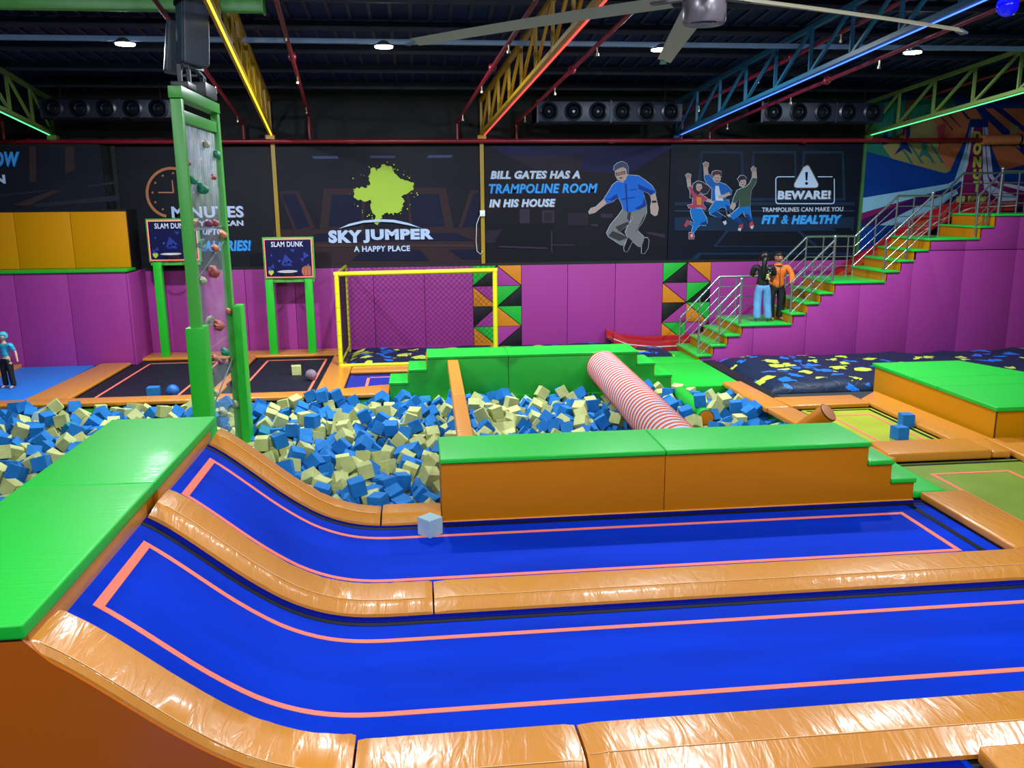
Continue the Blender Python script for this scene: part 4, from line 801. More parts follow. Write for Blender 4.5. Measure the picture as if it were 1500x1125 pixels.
# positions (mm) and turns of the foam cubes, settled under gravity
FDZ = .0
FOAM = [
-464, 9699, -456, 43, 14, 69, -5394, 7107, 93, -3, -98, 2, -561, 9795, 59, 69, -21, -14, -1736, 9794, 127, -47, -41, -72, 229, 9753, -465, -48, -51, -67, 1605, 9701, -484, -85, -4, 32, -1753, 9743, -419, -35, -21, -25, -5419, 7055, -472, 26, 51, -51,
-2118, 9759, -113, -36, 60, 60, -5911, 7137, 115, 23, 47, 36, -6375, 7467, 148, -10, -53, -8, -1361, 9795, -72, -10, 69, 64, -6577, 7144, -55, 17, 12, -74, 1239, 9702, -418, -4, -35, -68, -1430, 9707, -397, -78, -52, 30, 610, 9708, -476, -76, -18, -57,
-5655, 7116, 74, 26, -15, -67, -921, 9850, -27, -63, 69, -28, -742, 9776, -130, -25, 71, 57, -1077, 9729, -398, -32, -53, 58, -234, 9819, -34, -63, 32, 51, -7696, 7126, 94, -31, 45, -53, -786, 9725, -441, 24, 77, -22, -6223, 8654, 70, -34, -49, -3,
-2085, 9692, -460, 27, -32, 80, 3203, 9752, -425, -30, 48, 76, -829, 10069, 171, 15, -75, 7, 2254, 9702, -415, 43, 55, -54, 3559, 9735, -433, -52, 1, 71, -6950, 7518, 101, 49, 48, -52, 851, 9694, -408, 85, 6, 50, -112, 9768, -416, -24, -66, -40,
42, 9775, -71, -61, -23, -27, 1886, 9755, -401, -18, 79, -45, 2856, 9785, -469, -7, 84, -11, -1272, 10154, 83, 11, 8, 66, 2576, 9742, -400, 65, 59, -26, -6873, 7134, -292, -96, -2, -19, 4887, 9724, -480, 31, -73, 35, -6410, 7118, -456, -45, -56, -52,
4569, 9716, -427, -81, -39, -12, -6704, 7067, -475, -77, -6, 62, -2088, 9926, 60, -79, 28, -51, -7173, 7112, -209, 77, 1, -62, -7668, 7063, -490, -62, 16, 65, -5100, 8538, 167, 36, 53, -29, -5391, 8587, 88, -8, 32, -14, 4228, 9774, -461, -47, 51, 48,
-6303, 7146, -76, 28, 46, -22, -5796, 7115, -93, -84, -1, 53, -5593, 7100, -264, -46, 54, 53, -6238, 7652, 123, -26, 62, 50, 3869, 9744, -400, -4, -41, -24, -6048, 7098, -420, 18, -20, 10, -8447, 7150, 101, -51, 49, -29, -6993, 7264, -55, 75, -60, -14,
-2389, 9769, -484, 39, 90, 2, 5511, 9723, -480, 80, -17, 55, -1491, 9952, 54, 86, 41, 21, -6003, 7117, -139, 17, 74, -61, -764, 10706, 171, -39, -60, -49, -5228, 7165, -64, -23, -55, -78, -7689, 8382, 97, 75, -28, 50, 5887, 9696, -460, 17, -52, -45,
-1984, 9857, -281, -38, 64, 61, -1627, 9783, -42, -41, -55, -62, 5145, 9787, -452, -18, -56, -42, -7389, 7432, 113, -64, -9, 32, -8217, 7110, -32, 69, 21, -26, -8717, 7097, -396, -73, -42, -26, -6681, 8966, 131, 3, -75, -64, -7878, 8283, 100, 34, -88, -24,
-5486, 8007, -8, 50, 8, 84, -6432, 9586, 21, 38, -65, 60, -1787, 10487, 143, -76, -63, 10, -7166, 7219, 27, 51, 1, -83, 72, 10607, 85, 20, -94, -18, -464, 9894, -124, -53, 40, -45, -7529, 7177, -328, 71, -30, 61, -6610, 10150, 107, -38, -52, 62,
-7901, 7110, -24, -98, 3, 9, -2098, 12335, 163, 32, 53, 64, -2344, 12309, 133, 49, -52, 48, -2048, 10685, 181, -63, 76, -2, -5271, 7187, -295, -88, 7, -40, -5856, 9000, -8, -34, 26, -28, -1262, 9890, -279, -4, -83, 28, -5309, 10032, 97, 55, -79, 22,
-614, 9877, -316, -22, 84, 18, -6073, 11890, 153, -44, 57, -61, -8343, 7075, -436, -78, -59, 12, -2724, 12024, -53, -25, -94, 1, -8133, 7803, 132, 50, 63, -31, -7302, 7137, -461, 86, 42, 15, -6139, 9911, 2, 52, -69, -36, -5997, 10076, 88, -63, 15, -23,
-206, 11199, -22, 36, -44, -62, -6640, 7502, 54, 35, -90, -6, -5369, 11435, 99, 95, -10, -16, -6674, 8709, 38, 90, -5, -31, -7812, 7141, -252, -32, -55, -22, 4521, 13198, 344, 6, 69, 69, -1087, 9910, -128, -11, 85, 38, -6185, 10711, 154, 72, -3, 12,
-1755, 13402, 163, 38, -59, 38, -1849, 9882, -51, -16, -7, 46, -28, 10382, -87, 92, 2, -37, -963, 13759, 120, -75, 61, -17, -7050, 7144, -421, 20, -43, 61, -893, 12335, 53, 49, 5, 60, -2248, 9765, -267, 36, 62, -58, -308, 10712, 3, 60, -34, 57,
-1535, 11662, 15, -75, -18, -33, -6516, 8636, -70, -75, 25, 11, -5845, 7123, -321, -76, 63, 6, -7299, 9165, 79, -3, 56, 80, -8172, 9232, 134, -8, -73, -16, -124, 13118, 89, 6, -20, -69, -3014, 13664, -141, -17, 87, 18, -520, 11551, -66, 35, -72, -48,
-7293, 8202, 8, -63, 60, 26, -7391, 7222, -87, 8, -29, -55, -492, 13012, 102, 11, -3, -7, -5890, 12190, 165, 11, -65, 38, -8032, 7142, -413, 55, -41, 54, -5478, 7142, -87, 48, -37, -49, 953, 13572, 130, 50, 3, 85, -5489, 9635, 60, -53, 30, 73,
-459, 10503, 29, -21, 61, 8, -7984, 10629, 39, -14, -81, 38, -369, 12503, 42, 35, 8, 92, -6103, 8850, -4, 65, -64, -22, 1199, 13683, 132, 9, -77, 12, -3085, 14529, 141, -3, 98, -9, -8350, 8260, 94, -26, -71, -59, 2840, 12949, 96, 95, 1, 26,
-7620, 11081, 44, 36, 41, -64, -1126, 10168, -98, 38, -1, 91, -8863, 7738, 53, -28, -58, -68, -5096, 7902, 88, -70, 43, 55, -1756, 9931, -271, 52, -50, 55, -2291, 13673, 109, 65, -33, 39, 4275, 12725, 96, -80, 22, -40, -8271, 11318, 109, 76, -63, 3,
-1204, 12784, 47, 36, 10, 82, -7511, 8567, 19, 25, -21, -61, -1791, 10825, 201, 0, 97, -17, -2364, 11167, 11, 61, 59, 39, -5788, 11031, 24, -39, -83, -18, -366, 9910, -339, -11, 8, -58, -8831, 7301, 23, 90, 1, 35, -6910, 9080, 154, 8, -62, 1,
-1778, 11733, 103, -46, -43, -35, -2334, 10223, -39, 52, 26, -22, -7024, 8332, -61, 36, 88, 28, -8676, 10393, 96, 5, 35, -10, -1145, 11745, -25, 47, 49, -46, -5675, 7134, -488, 57, 41, -21, -8010, 8595, 153, 53, -60, 41, 140, 12646, 77, -32, -65, 39,
-8988, 7124, -410, -45, -63, -44, 3717, 13599, -10, 20, -11, -51, -5733, 11269, -34, 3, -29, -72, 4803, 13386, 8, -28, 61, -14, -208, 13382, 133, 35, 56, -58, 49, 10086, -79, 10, 11, 52, -7615, 7212, -105, 44, 33, -34, -6065, 8238, -152, 27, -59, -70,
-8284, 9013, 131, -92, 36, -2, -378, 10296, -40, -52, -82, -20, -5657, 7882, -135, -91, -10, -36, 5325, 13688, 87, -4, 1, 98, -1470, 10824, 51, 40, -74, 45, -1787, 15133, 157, 42, -48, 59, -5331, 9239, 42, -77, 24, 19, -7776, 7508, 62, 20, 27, 3,
-2096, 10189, 52, 91, -8, -30, -987, 11227, 62, -60, 68, -40, -2380, 10436, -69, 94, 10, 28, -1525, 9878, -231, -23, 77, 58, 4185, 13697, 143, -7, 78, -57, 2477, 12784, 123, 39, -77, 35, -5120, 11613, 157, 77, -7, -61, 3165, 13320, 19, 23, -39, 39,
-8299, 7133, -247, 68, 5, -17, 876, 14376, 86, 15, -13, 68, 589, 10042, -450, 31, 23, -90, -1208, 12343, 25, 31, 55, -72, 1648, 13473, -50, 15, -58, 74, 4287, 13190, 134, -53, 38, 45, -3302, 13919, 120, 60, 27, 48, -6364, 10599, 101, 75, -3, 11,
-8022, 9038, -35, 10, -75, 1, -1111, 10843, -17, -21, 84, -48, -5651, 11560, 68, -42, -28, 56, -5335, 12964, 71, 71, -52, -39, 5463, 13428, 35, -23, 63, 72, -2126, 10481, 52, 37, 36, 13, 2225, 15383, 46, 46, -2, -87, -153, 11942, 34, -80, 9, 51,
220, 10093, -451, 30, -42, -25, -134, 9884, -204, 7, 60, -1, -6652, 10448, 165, -54, 42, 30, -6462, 7241, -278, -49, -61, -46, -1297, 10387, 94, -49, -33, 49, -887, 10086, -37, -67, 1, -73, -4347, 14521, 129, 63, -23, 61, -70, 10602, -77, -81, 10, -55,
-3778, 15355, 130, -71, -34, 24, -3053, 14105, -8, -90, -1, -20, -6727, 13551, 180, -34, 45, 53, -1232, 13163, 96, -45, 46, 39, -246, 11518, -36, -56, -6, 81, -6009, 11232, 66, 5, 96, 4, -5829, 10295, 13, 27, -7, -63, -620, 11930, -51, 23, -76, -48,
972, 12862, 92, 59, 34, -24, -6661, 7229, -285, 40, -64, -30, -6095, 10370, 68, -32, -63, -56, -8531, 10375, -33, 35, -6, 92, 153, 13470, 20, 12, 48, 18, -7810, 11297, 76, -86, -34, 32, -6905, 9305, 161, 18, -97, -9, -888, 9893, -271, 28, 30, 60,
-8418, 8020, 101, 54, -21, 79, 118, 11191, 82, -48, -15, 41, -8366, 7416, 27, 16, -95, -2, -259, 11742, -11, 83, -13, 52, 579, 13941, 68, -28, 68, 48, -5301, 11122, -19, -17, -94, 11, -2044, 13214, 58, -9, 16, 66, -8155, 13134, 59, -9, 95, -24,
-5710, 13083, 97, -28, -59, -64, 2868, 13882, 139, 68, 71, -6, -6299, 12999, 103, 77, 9, 59, -5340, 9447, 7, 3, -95, 12, -1770, 12460, 62, 15, 17, 10, -8066, 7165, -220, 0, 4, 70, 2575, 15263, 77, 28, -54, 66, -6149, 11014, 22, 87, 8, -45,
-1479, 10195, 76, -6, 79, -6, -1709, 11998, 86, 48, 70, 49, -6361, 15227, 119, 27, 3, -93, 3949, 13210, 80, -6, 32, -6, -1555, 15369, 126, 62, -52, -32, -5973, 8626, -108, 25, 52, -66, 1992, 14620, -18, 73, 45, 40, -6302, 8617, -109, 93, -13, -24,
-683, 13303, 15, 79, 1, 53, 2084, 12908, 71, 28, 91, -25, -1915, 13758, 116, -69, -17, 14, 1553, 14544, 76, -77, -13, -60, -2204, 14865, 140, -14, 76, -56, -72, 12320, 25, -42, -21, -11, -2247, 12110, -54, -52, 32, -60, -6184, 13479, 141, 22, 74, -45,
-7456, 12143, 104, -51, -53, -38, -2477, 10722, -87, 60, 43, -37, -139, 13622, 159, -37, 52, 44, -7066, 8821, -57, -10, -44, 10, -6620, 11802, 89, -65, 30, 22, 2361, 13614, 107, -30, 69, -63, -7793, 9654, -1, -17, 86, -15, 1611, 13699, -40, -75, -9, -64,
2581, 13508, 194, -23, -81, 51, -6446, 7403, -35, 58, -77, -14, -7773, 11634, 77, 14, 89, -18, 655, 12929, 95, 40, -47, 68, -7466, 15163, 86, 72, -14, 61, -8878, 8168, 36, -15, 98, 9, 687, 12385, 85, 21, -5, -97, -7365, 10313, -76, 64, 48, -34,
-2552, 13742, 26, 64, 34, -32, -5919, 8374, -115, 18, -26, -88, 2562, 13224, 146, -64, 64, 10, -6720, 13190, 105, -66, -34, -18, -8397, 8812, 81, 50, -54, 33, 3582, 10081, -436, -77, 34, 13, -2816, 14678, 41, -84, 24, -42, 3845, 12948, -25, 17, -7, 93,
-734, 15337, 43, -54, -66, 4, -3487, 14846, 98, -23, 60, -74, -3218, 13429, -20, 62, 5, -16, -5904, 7826, -100, 29, 32, 1, -5588, 10373, 41, 20, 22, 68, -6211, 7392, -21, 39, -56, 47, 665, 12595, 102, -27, 29, -60, 431, 12307, 104, -39, 57, 38,
-8854, 7219, -231, 1, -90, 10, 411, 14443, 0, 23, 17, 75, 4220, 15293, 116, 44, 15, 81, 4945, 13648, 87, -19, 35, 2, -7994, 9275, -33, -45, -49, -57, -6197, 7193, -247, -27, 73, 61, -2512, 12145, -74, 28, -64, 14, -8284, 11564, 134, 6, -94, -31,
-330, 15391, 37, 78, -29, 31, -285, 12792, 59, -17, 74, -25, -8637, 8095, 41, 7, -86, -48, -2089, 14644, 66, -27, -44, 55, -6948, 12138, 77, -49, -27, 51, -5397, 14628, 91, -43, 33, 41, -5059, 7109, -230, -57, 39, 34, -5432, 7721, -113, -15, -47, 23,
-5876, 14239, 98, 63, 11, 76, 754, 13729, -8, 54, 34, -40, 3477, 13741, -46, -57, 55, -44, -5907, 13404, 143, 73, 10, 8, -5611, 8388, -80, -77, 36, 4, -1329, 13643, 109, -62, 56, 51, 5290, 14165, 80, 21, -71, -5, -8471, 7160, -99, -77, -60, -4,
3498, 15477, -122, 54, 27, -42, -1350, 11601, -114, -52, 32, -66, -5237, 7521, -69, -67, 24, -64, -6671, 12272, 75, -57, 70, -26, 4512, 10106, -412, -52, 37, -76, -8690, 11514, 1, -54, -11, -61, -1436, 11846, -48, -10, 1, -7, -7418, 11889, 45, 85, -14, -48,
572, 15273, 63, 7, -98, 6, 5893, 10049, -480, 82, 7, 37, -6149, 14360, 105, 72, -29, 58, 4443, 14702, 113, 27, -66, -57, -2533, 13520, -57, 0, -95, -20, -2433, 9797, -196, 24, -13, 95, -6882, 11675, 24, -59, -53, -54, -7099, 8589, -123, 66, -70, -6,
-7233, 10523, -4, 66, -23, 9, -6755, 8401, -121, -64, -32, 62, -679, 13750, 57, -41, -26, 56, -5381, 11992, 64, 61, 40, -35, -7037, 10277, -88, -62, 58, 33, -6819, 7971, -2, 5, 52, 79, -2653, 10782, 71, 31, -56, 73, -1050, 10652, -64, 28, 82, -40,
-915, 12862, -6, 59, 2, -30, -6402, 11582, 36, 48, 27, -36, -8700, 7235, -110, 49, -24, 26, -3224, 13195, -30, 13, -65, 73, 175, 12151, 69, -18, -58, -72, -6683, 12795, 14, 10, 92, -31, -7253, 11413, 50, 26, 59, -72, -1391, 12075, -80, 29, 21, 78,
5477, 10087, -466, 31, 68, 36, 2016, 13609, 15, 2, 43, 62, -6671, 9158, 76, -66, 35, 36, -7762, 10163, -12, 28, -63, 66, 1397, 13376, -83, -26, -28, -69, -8362, 12845, 28, 3, -78, 59, -1818, 11420, 45, 6, 58, -39, -6985, 11191, 38, 48, 67, -9,
1598, 10091, -446, -25, 71, -1, -1789, 15352, 153, 7, -80, 0, -8186, 8225, -46, -63, -40, -27, -1730, 10066, 66, -33, 31, 43, -7700, 13069, 55, 39, -36, 5, -1482, 12484, -50, -22, -54, -66, -6549, 10379, 3, 96, -10, 23, -7910, 8090, -84, 17, 73, 13,
3902, 10043, -461, 14, 62, -74, 227, 10505, -65, 8, 20, -95, -7636, 13334, 98, -47, -6, 78, -7298, 11129, -47, 6, -43, 85, -1823, 13024, 7, 50, 74, -29, -5990, 7592, -63, 58, -20, 77, -6781, 7297, -95, -30, 71, -10, -865, 11890, -24, 4, 84, 52,
-7701, 8259, -111, -4, 8, -3, 2179, 10081, -454, 25, 69, -30, -6559, 8146, -67, -28, -86, -39, 2948, 15296, 26, -78, -39, 37, -8114, 7341, -14, 46, 59, -43, -5368, 14172, 52, -62, 24, 23, -7776, 14059, 41, 13, 62, 19, 2267, 12766, 42, -41, -70, 8,
293, 15302, -95, 68, 67, 20, -8575, 12758, 50, 11, 76, 9, 1471, 15311, 47, 13, 51, -38, 934, 12453, 77, -82, 45, -3, -7534, 12889, -20, 61, 25, -39, -2020, 15477, 94, -18, 12, 97, -2758, 13836, -88, -28, -48, 1, 4727, 15101, 83, -18, -73, 61,
-7413, 7974, -74, -10, -73, -6, -7614, 10468, -111, 39, -66, 60, -7149, 13266, -24, -74, 41, -17, -6925, 10533, 35, -38, -68, -61, -6016, 9363, -111, -51, -58, 53, -730, 10951, 85, -89, 18, -36, -8847, 11403, -88, 62, -34, 68, -5572, 12446, 58, -57, -75, -10,
-7429, 9551, 67, -33, 35, -85, -1276, 15463, -19, -71, 34, 39, -655, 10062, -3, -62, 6, -77, 1267, 10112, -411, -12, -46, 22, 2913, 10053, -398, 20, 42, -8, -2594, 14741, 27, -95, -3, 27, -6315, 9882, -99, -85, 15, 48, -8324, 11850, 117, -59, 16, 9,
-265, 14793, -15, 79, 21, -39, -5030, 11822, 144, 65, -73, -1, -5619, 8772, -45, -38, -9, 81, -666, 14327, 49, -63, 46, 51, -1914, 15115, -44, 37, -46, -52, -8144, 10479, -40, -21, 75, 57, -610, 10716, -19, -14, 71, 9, -2421, 10932, -92, -91, 0, 38,
-5567, 9217, -1, -23, -30, 4, -2968, 14509, -79, -49, 68, -44, 3538, 13442, -167, 65, 29, -15, -2499, 11657, -116, -68, 25, 36, 5689, 13746, 16, 27, -84, -6, 5270, 13358, -75, 70, 6, -70, -7476, 11640, 42, 31, 68, -63, -5174, 10389, -1, 71, 1, -2,
-3753, 14192, 95, 1, 35, 20, -7880, 11001, -95, 51, 63, 39, -8453, 10597, -37, -31, 20, 90, -2939, 15480, -32, -67, 51, -41, -5798, 12078, -14, 70, -4, 66, -12, 14203, 57, -8, 87, -35, -6075, 15316, 59, 29, 39, -51, 4205, 14880, -10, -13, -67, -60,
2977, 13516, 41, -19, -24, -44, -8453, 7747, -99, 60, -70, -16, 707, 14817, -27, 58, -70, -38, 3978, 15239, 10, 70, 5, 68, -5416, 13569, 72, 15, -50, 83, -6754, 15132, 25, 86, 23, -6, -1488, 13756, -69, -10, 7, -58, -2307, 13456, -46, -53, -52, -50,
-5965, 8840, -141, -7, 37, 1, -2443, 11898, -124, 2, -95, 14, 1951, 13132, -8, -36, 32, 85, -513, 12158, -66, 82, 36, -40, -4035, 15283, 46, -24, -80, -51, -5112, 14948, 1, 57, 28, -67, -7374, 8799, -86, -57, 29, 31, -6195, 11782, -13, 74, 3, 66,
45, 11751, -46, -52, 61, -42, 1893, 14018, -89, -52, -31, -43, 1564, 14117, -12, 1, 63, 16, -8162, 9773, -92, -61, 23, 28, -5130, 15460, -28, 65, -18, -73, 3887, 15061, -128, 18, -49, -20, -8621, 9783, 35, -11, -82, -22, -288, 10095, -100, 43, 54, -29,
-316, 10951, -43, 12, -73, 65, 5360, 12740, -36, -35, -2, -53, -8676, 12539, 20, -71, -68, 12, -5564, 7306, -303, -85, 0, -50, 2507, 12536, 35, 48, 46, 6, -5949, 9582, -106, -8, 22, 5, -3535, 15474, 21, 95, 2, 24, -4762, 14400, 63, -63, -59, 49,
-6157, 13190, -26, -90, -6, 40, 3928, 15471, 37, -20, -20, -4, 4435, 12155, 136, -9, 18, 33, -1950, 12044, -59, -20, -63, -67, -917, 10311, -26, 70, 43, -9, -8327, 9612, -20, 3, -49, -71, -635, 10343, -34, -58, -32, -64, -6205, 7890, -139, -2, 18, 12,
3852, 14225, -32, 10, -94, 29, -5608, 7326, 33, -59, 22, 31, -8707, 13884, 27, -67, -21, -55, -7557, 8785, 14, 31, -69, 57, -5567, 12872, 6, -11, -93, 8, -7214, 13941, 52, 88, 9, -44, -7673, 11522, -68, 21, -29, 85, -5332, 8828, 72, -18, -70, -65,
-5819, 14479, 6, -86, -9, 46, -339, 14552, -53, 49, -35, 41, -6730, 11113, 15, 9, -71, 60, -5914, 12611, 30, -21, -4, -94, -8558, 8449, 71, 32, -41, 27, 167, 14405, -30, 31, 13, -53, -2327, 14019, 49, -29, -77, -54, 1891, 15121, -129, -31, -36, 63,
-3118, 13084, -243, -58, -41, -60, -7571, 7467, -34, 18, -69, 69, -1088, 11972, -54, 9, -53, -9, 3885, 13421, -50, 63, 40, -31, 518, 13284, 16, -84, -12, -22, -8874, 15395, -32, 61, -53, -45, 757, 13275, -9, 57, 28, 66, -5977, 9806, -124, -72, -34, 5,
-298, 12052, -38, 17, -22, -25, -2665, 13035, -166, -3, -73, -9, 4862, 10028, -426, -2, -87, -32, -2077, 10051, -416, -20, -42, 49, 1352, 12838, -58, -53, 39, 46, -2495, 15421, -32, 6, 98, -6, -2599, 14549, -19, -53, -36, -42, 5109, 15214, -86, 69, -3, -71,
2303, 12009, 138, 72, -12, 12, -7847, 14975, -40, 2, 82, 14, -5576, 13800, 46, -54, 72, -34, -4194, 14736, 38, -32, 81, -16, -6265, 9166, -75, -48, 67, 33, -1706, 10729, 33, -58, 37, -56, -3013, 13914, -142, -72, -16, -65, 1622, 13207, -131, -32, 72, 55,
-7140, 15488, 54, -55, 52, 44, 3810, 15341, -168, -7, 49, -12, -1673, 14713, -56, 13, 51, 29, -1324, 14963, -97, -20, 21, 70, 1683, 12785, -51, 20, -39, -52, -7002, 13625, 104, 6, -94, 17, -6060, 9132, -57, 3, 66, -15, -7391, 7682, -55, 13, -67, -1,
-6589, 10167, -95, -71, -68, 8, -6643, 14292, 18, -41, -35, -16, 1417, 13887, -53, -84, 14, -46, -8034, 12534, -78, -45, 54, -46, -3946, 14652, 11, 53, -2, 53, -8594, 10104, -95, -72, -14, 61, -5854, 14952, -9, -17, -37, 5, 5047, 13327, -107, 1, -28, -59,
3558, 14501, -177, -53, -72, 34, -2377, 14776, -63, 69, 70, 10, -8193, 12793, -73, -5, 14, -74, -5748, 9803, -66, 5, 76, -59, 2226, 13141, 55, 23, 30, 2, -2106, 14412, 4, -52, 68, -29, -1672, 15156, -25, 0, -12, -61, 64, 15475, -92, -38, -42, -59,
5375, 15207, -82, -83, 29, 41, -6546, 9344, -90, 22, -11, -73, -6918, 15348, 55, 39, 16, -53, -1589, 14527, -95, -53, -32, 77, 2515, 10063, -480, -26, -95, 0, 4082, 12832, -58, -9, 72, -64, 2723, 15214, -54, 2, 53, -78, -5680, 15413, -24, 34, 58, -39,
-4173, 14267, 37, -5, 91, -1, 819, 15295, -43, -80, -3, 58, 2406, 15119, -92, 21, -57, -44, 1516, 14806, 51, 43, 6, 43, -7164, 9916, -82, -71, 65, -13, -4567, 14678, 39, -25, -88, 3, 4172, 10087, -431, -78, 11, -60, -8274, 14041, 10, -43, -34, -43,
-5500, 9954, -88, -47, 68, 40, -8239, 13809, -15, -58, 25, 10, -6396, 11221, 20, 11, 13, 72, -6504, 12933, -33, 12, 16, 91, -8514, 15291, -45, -36, -1, 71, -1985, 12324, -16, -61, 1, -78, -837, 13293, -135, 32, 46, -70, 5717, 14551, -50, 55, -40, 24,
-3481, 13763, 113, 18, 82, -8, -6393, 11789, 0, 98, -4, -5, 497, 14974, -33, 76, 17, 51, 1971, 12150, 108, 18, -59, 75, -7471, 10805, -74, -90, -16, -9, -7548, 12395, 27, -69, 56, -12, -7159, 12057, -52, -7, -88, -1, 1655, 13924, -70, -19, -65, -69,
-1155, 14300, -2, 69, 61, 21, 2888, 14116, 124, 15, -72, -9, -1402, 12301, -82, 24, 76, -51, -6450, 8511, -268, 5, 58, -79, -2712, 11421, -172, -36, 19, -90, -730, 12417, -89, -10, -92, 11, -7630, 15063, -86, -15, -96, 0, 1872, 13494, -89, 87, 12, 42,
-146, 15000, 29, 50, 34, -28, -8649, 13477, 26, 92, 12, -14, -1085, 13625, -100, 23, -42, -21, 253, 11905, 44, 68, 6, 50, 4046, 14496, -58, -4, -53, -72, 2408, 15368, -102, -72, -3, -1, -8397, 10860, -26, -49, 73, 43, -5683, 10086, -68, 3, 12, 67,
-1699, 14200, -55, 49, -54, 55, -5264, 9960, -80, 0, 82, 53, -6896, 7519, -95, -2, 1, 5, -6982, 9738, -94, -26, 64, 70, 2628, 13921, 142, -97, -20, 8, -1674, 13456, -32, 11, -69, 12, -8067, 10934, -15, 15, 41, -59, -2457, 11424, -121, 12, 33, -3,
-6790, 8648, -122, -7, -89, 26, 896, 10097, -421, 72, 31, 60, -8869, 13703, 31, 51, 12, 84, 266, 14215, -161, 16, 30, 57, -2445, 10045, -175, 30, 22, 67, -605, 15134, -98, 3, 72, 3, 1114, 12803, -51, 28, -21, -66, -6843, 14711, 48, 43, 19, -80,
-7616, 9103, -123, -10, 94, -6, -8094, 12234, -4, -95, 6, -17, -5354, 7956, -153, -1, 50, -81, 4131, 13178, -65, 3, 98, -8, -5172, 8618, -53, -65, 10, -25, 2945, 12889, -87, 22, 28, 59, -8841, 7971, -135, -26, 57, -77, 4638, 14847, -7, 72, 8, 47,
3148, 13170, -159, -11, 84, 0, 3810, 14811, -178, 3, 38, -2, 1183, 13289, -67, -27, 2, 8, -3244, 13912, -73, 0, 61, 13, -1860, 10433, -38, 4, 9, 81, -8208, 8472, -25, 8, -2, -83, -7251, 14901, -20, 15, 34, 66, -866, 15199, -111, 37, -48, -23,
-1573, 12730, -89, 60, 48, 55, 5719, 15013, -70, 74, 28, -29, -2199, 9995, -152, -54, 23, -74, -5995, 10946, -140, -87, -8, 44, -7051, 9072, -15, 51, 57, 52, -6279, 8113, -181, 76, -51, 16, 4879, 15081, -96, 95, 2, 26, 192, 12930, 43, 32, -36, -50,
-68, 12910, -94, -74, 8, -6, -1923, 10167, -62, 19, 19, -18, -58, 11536, -92, -57, -45, -36, -1670, 13195, -72, -17, 8, 17, -6795, 10239, -71, -65, 6, 74, -6090, 10688, -28, 11, -77, 7, 5055, 12676, -27, -35, -10, -92, -860, 12635, -14, 67, -65, -20,
-7486, 14174, 23, -29, -15, 66, 944, 14901, 61, 45, 74, 14, 1940, 15346, -133, -58, -32, -30, -7962, 10748, -119, 26, -24, 70, -410, 14931, -67, 8, 48, -44, 950, 14642, 19, -9, -91, -23, 1883, 14221, -89, -52, -31, -43, -4897, 15346, -51, -21, -68, -64,
4879, 14190, 53, -72, -21, 60, -6243, 9403, -117, 36, 40, -52, -589, 11296, -122, 73, 61, -10, -8738, 15176, -71, 73, 17, 64, -7390, 8587, -133, -3, 43, 7, -1618, 10446, -49, -59, 3, 79, -6882, 9553, -58, -4, 63, 13, -5214, 9713, -78, 62, 15, 71,
419, 12656, 20, 86, 2, -43, -1116, 15200, -134, 3, 30, 75, -7798, 13810, 4, -88, 21, -40, -846, 14921, -116, -6, -1, 1, 3580, 13189, -178, 90, -11, -34, -5153, 7823, -93, -70, 43, 54, 4043, 13872, -26, 61, 55, -32, -5158, 14484, -49, -72, 1, -64,
-8213, 10194, -100, 30, -58, 67, -7316, 9012, -112, -57, 19, 28, -7696, 14371, 10, -5, -46, 50, -2588, 13987, -1, 91, 22, -32, -3259, 14510, -41, -55, 27, 77, -2822, 12855, -249, -43, 47, -52, -7723, 10778, -120, -18, -51, 28, -5213, 14735, -29, 74, -31, -13,
5085, 15464, -78, 74, 18, -58, -2451, 12393, -60, -61, -23, 31, 3852, 13195, -92, 93, -5, -32, -5696, 10870, -124, -37, -8, 91, -833, 13750, -78, -35, -30, 60, 3212, 15443, -169, 64, -34, 24, 4479, 15503, 17, 0, -35, 0, 2642, 12867, -21, 7, 19, -97,
-5464, 7371, -101, 30, -19, -63, -7562, 13209, -88, 65, 60, 17, -130, 10057, -481, 16, 59, 75, -5226, 13969, -61, 70, -1, 2, -7936, 9507, -128, 68, 60, 35, -7923, 7869, -71, 7, -12, 98, -2831, 11684, -154, 50, -2, 3, -1903, 14870, -79, -10, -50, 24,
-6522, 9117, -61, -54, 42, 28, -5437, 13981, -59, 68, -6, 72, -581, 14657, -78, -32, 28, -2, 396, 12879, -20, -65, -66, 34, -658, 13188, -241, -27, 22, -76, -5195, 8328, -56, 69, 4, -71, -1375, 11157, -118, 30, 93, 5, -8194, 9999, -85, 29, -36, -59,
2175, 14587, -99, -45, 69, 49, 510, 13704, -47, 55, -76, 5, -2862, 13744, -239, -51, -49, -11, -5032, 12424, 57, -30, 14, -93, -2115, 13956, -61, -9, -71, -8, 301, 15502, -112, 0, 39, 0, 1294, 15475, -33, 10, 57, -80, -1098, 10369, -122, 29, 66, -65,
-5982, 14033, -94, 55, 79, 6, -8083, 13369, -27, 80, 7, -2, -5209, 10191, -73, 1, 90, -1, -6640, 14559, -4, -51, 1, 43, 3086, 13962, -13, -36, -55, -56, -943, 11458, -13, 80, -49, -25, -8126, 11333, -103, 63, 71, 4, -5175, 9203, -70, 5, 41, -75,
-2075, 10917, 120, -17, -61, -70, -1146, 13151, -85, -38, -56, -55, 5857, 13459, -225, 7, -15, -68, -8447, 12569, -70, -44, -42, -62, -517, 12878, -157, 60, 17, -24, 3166, 10080, -414, -25, -69, -24, -8891, 11925, -37, 16, 64, 13, 663, 12156, 81, -76, -55, 29,
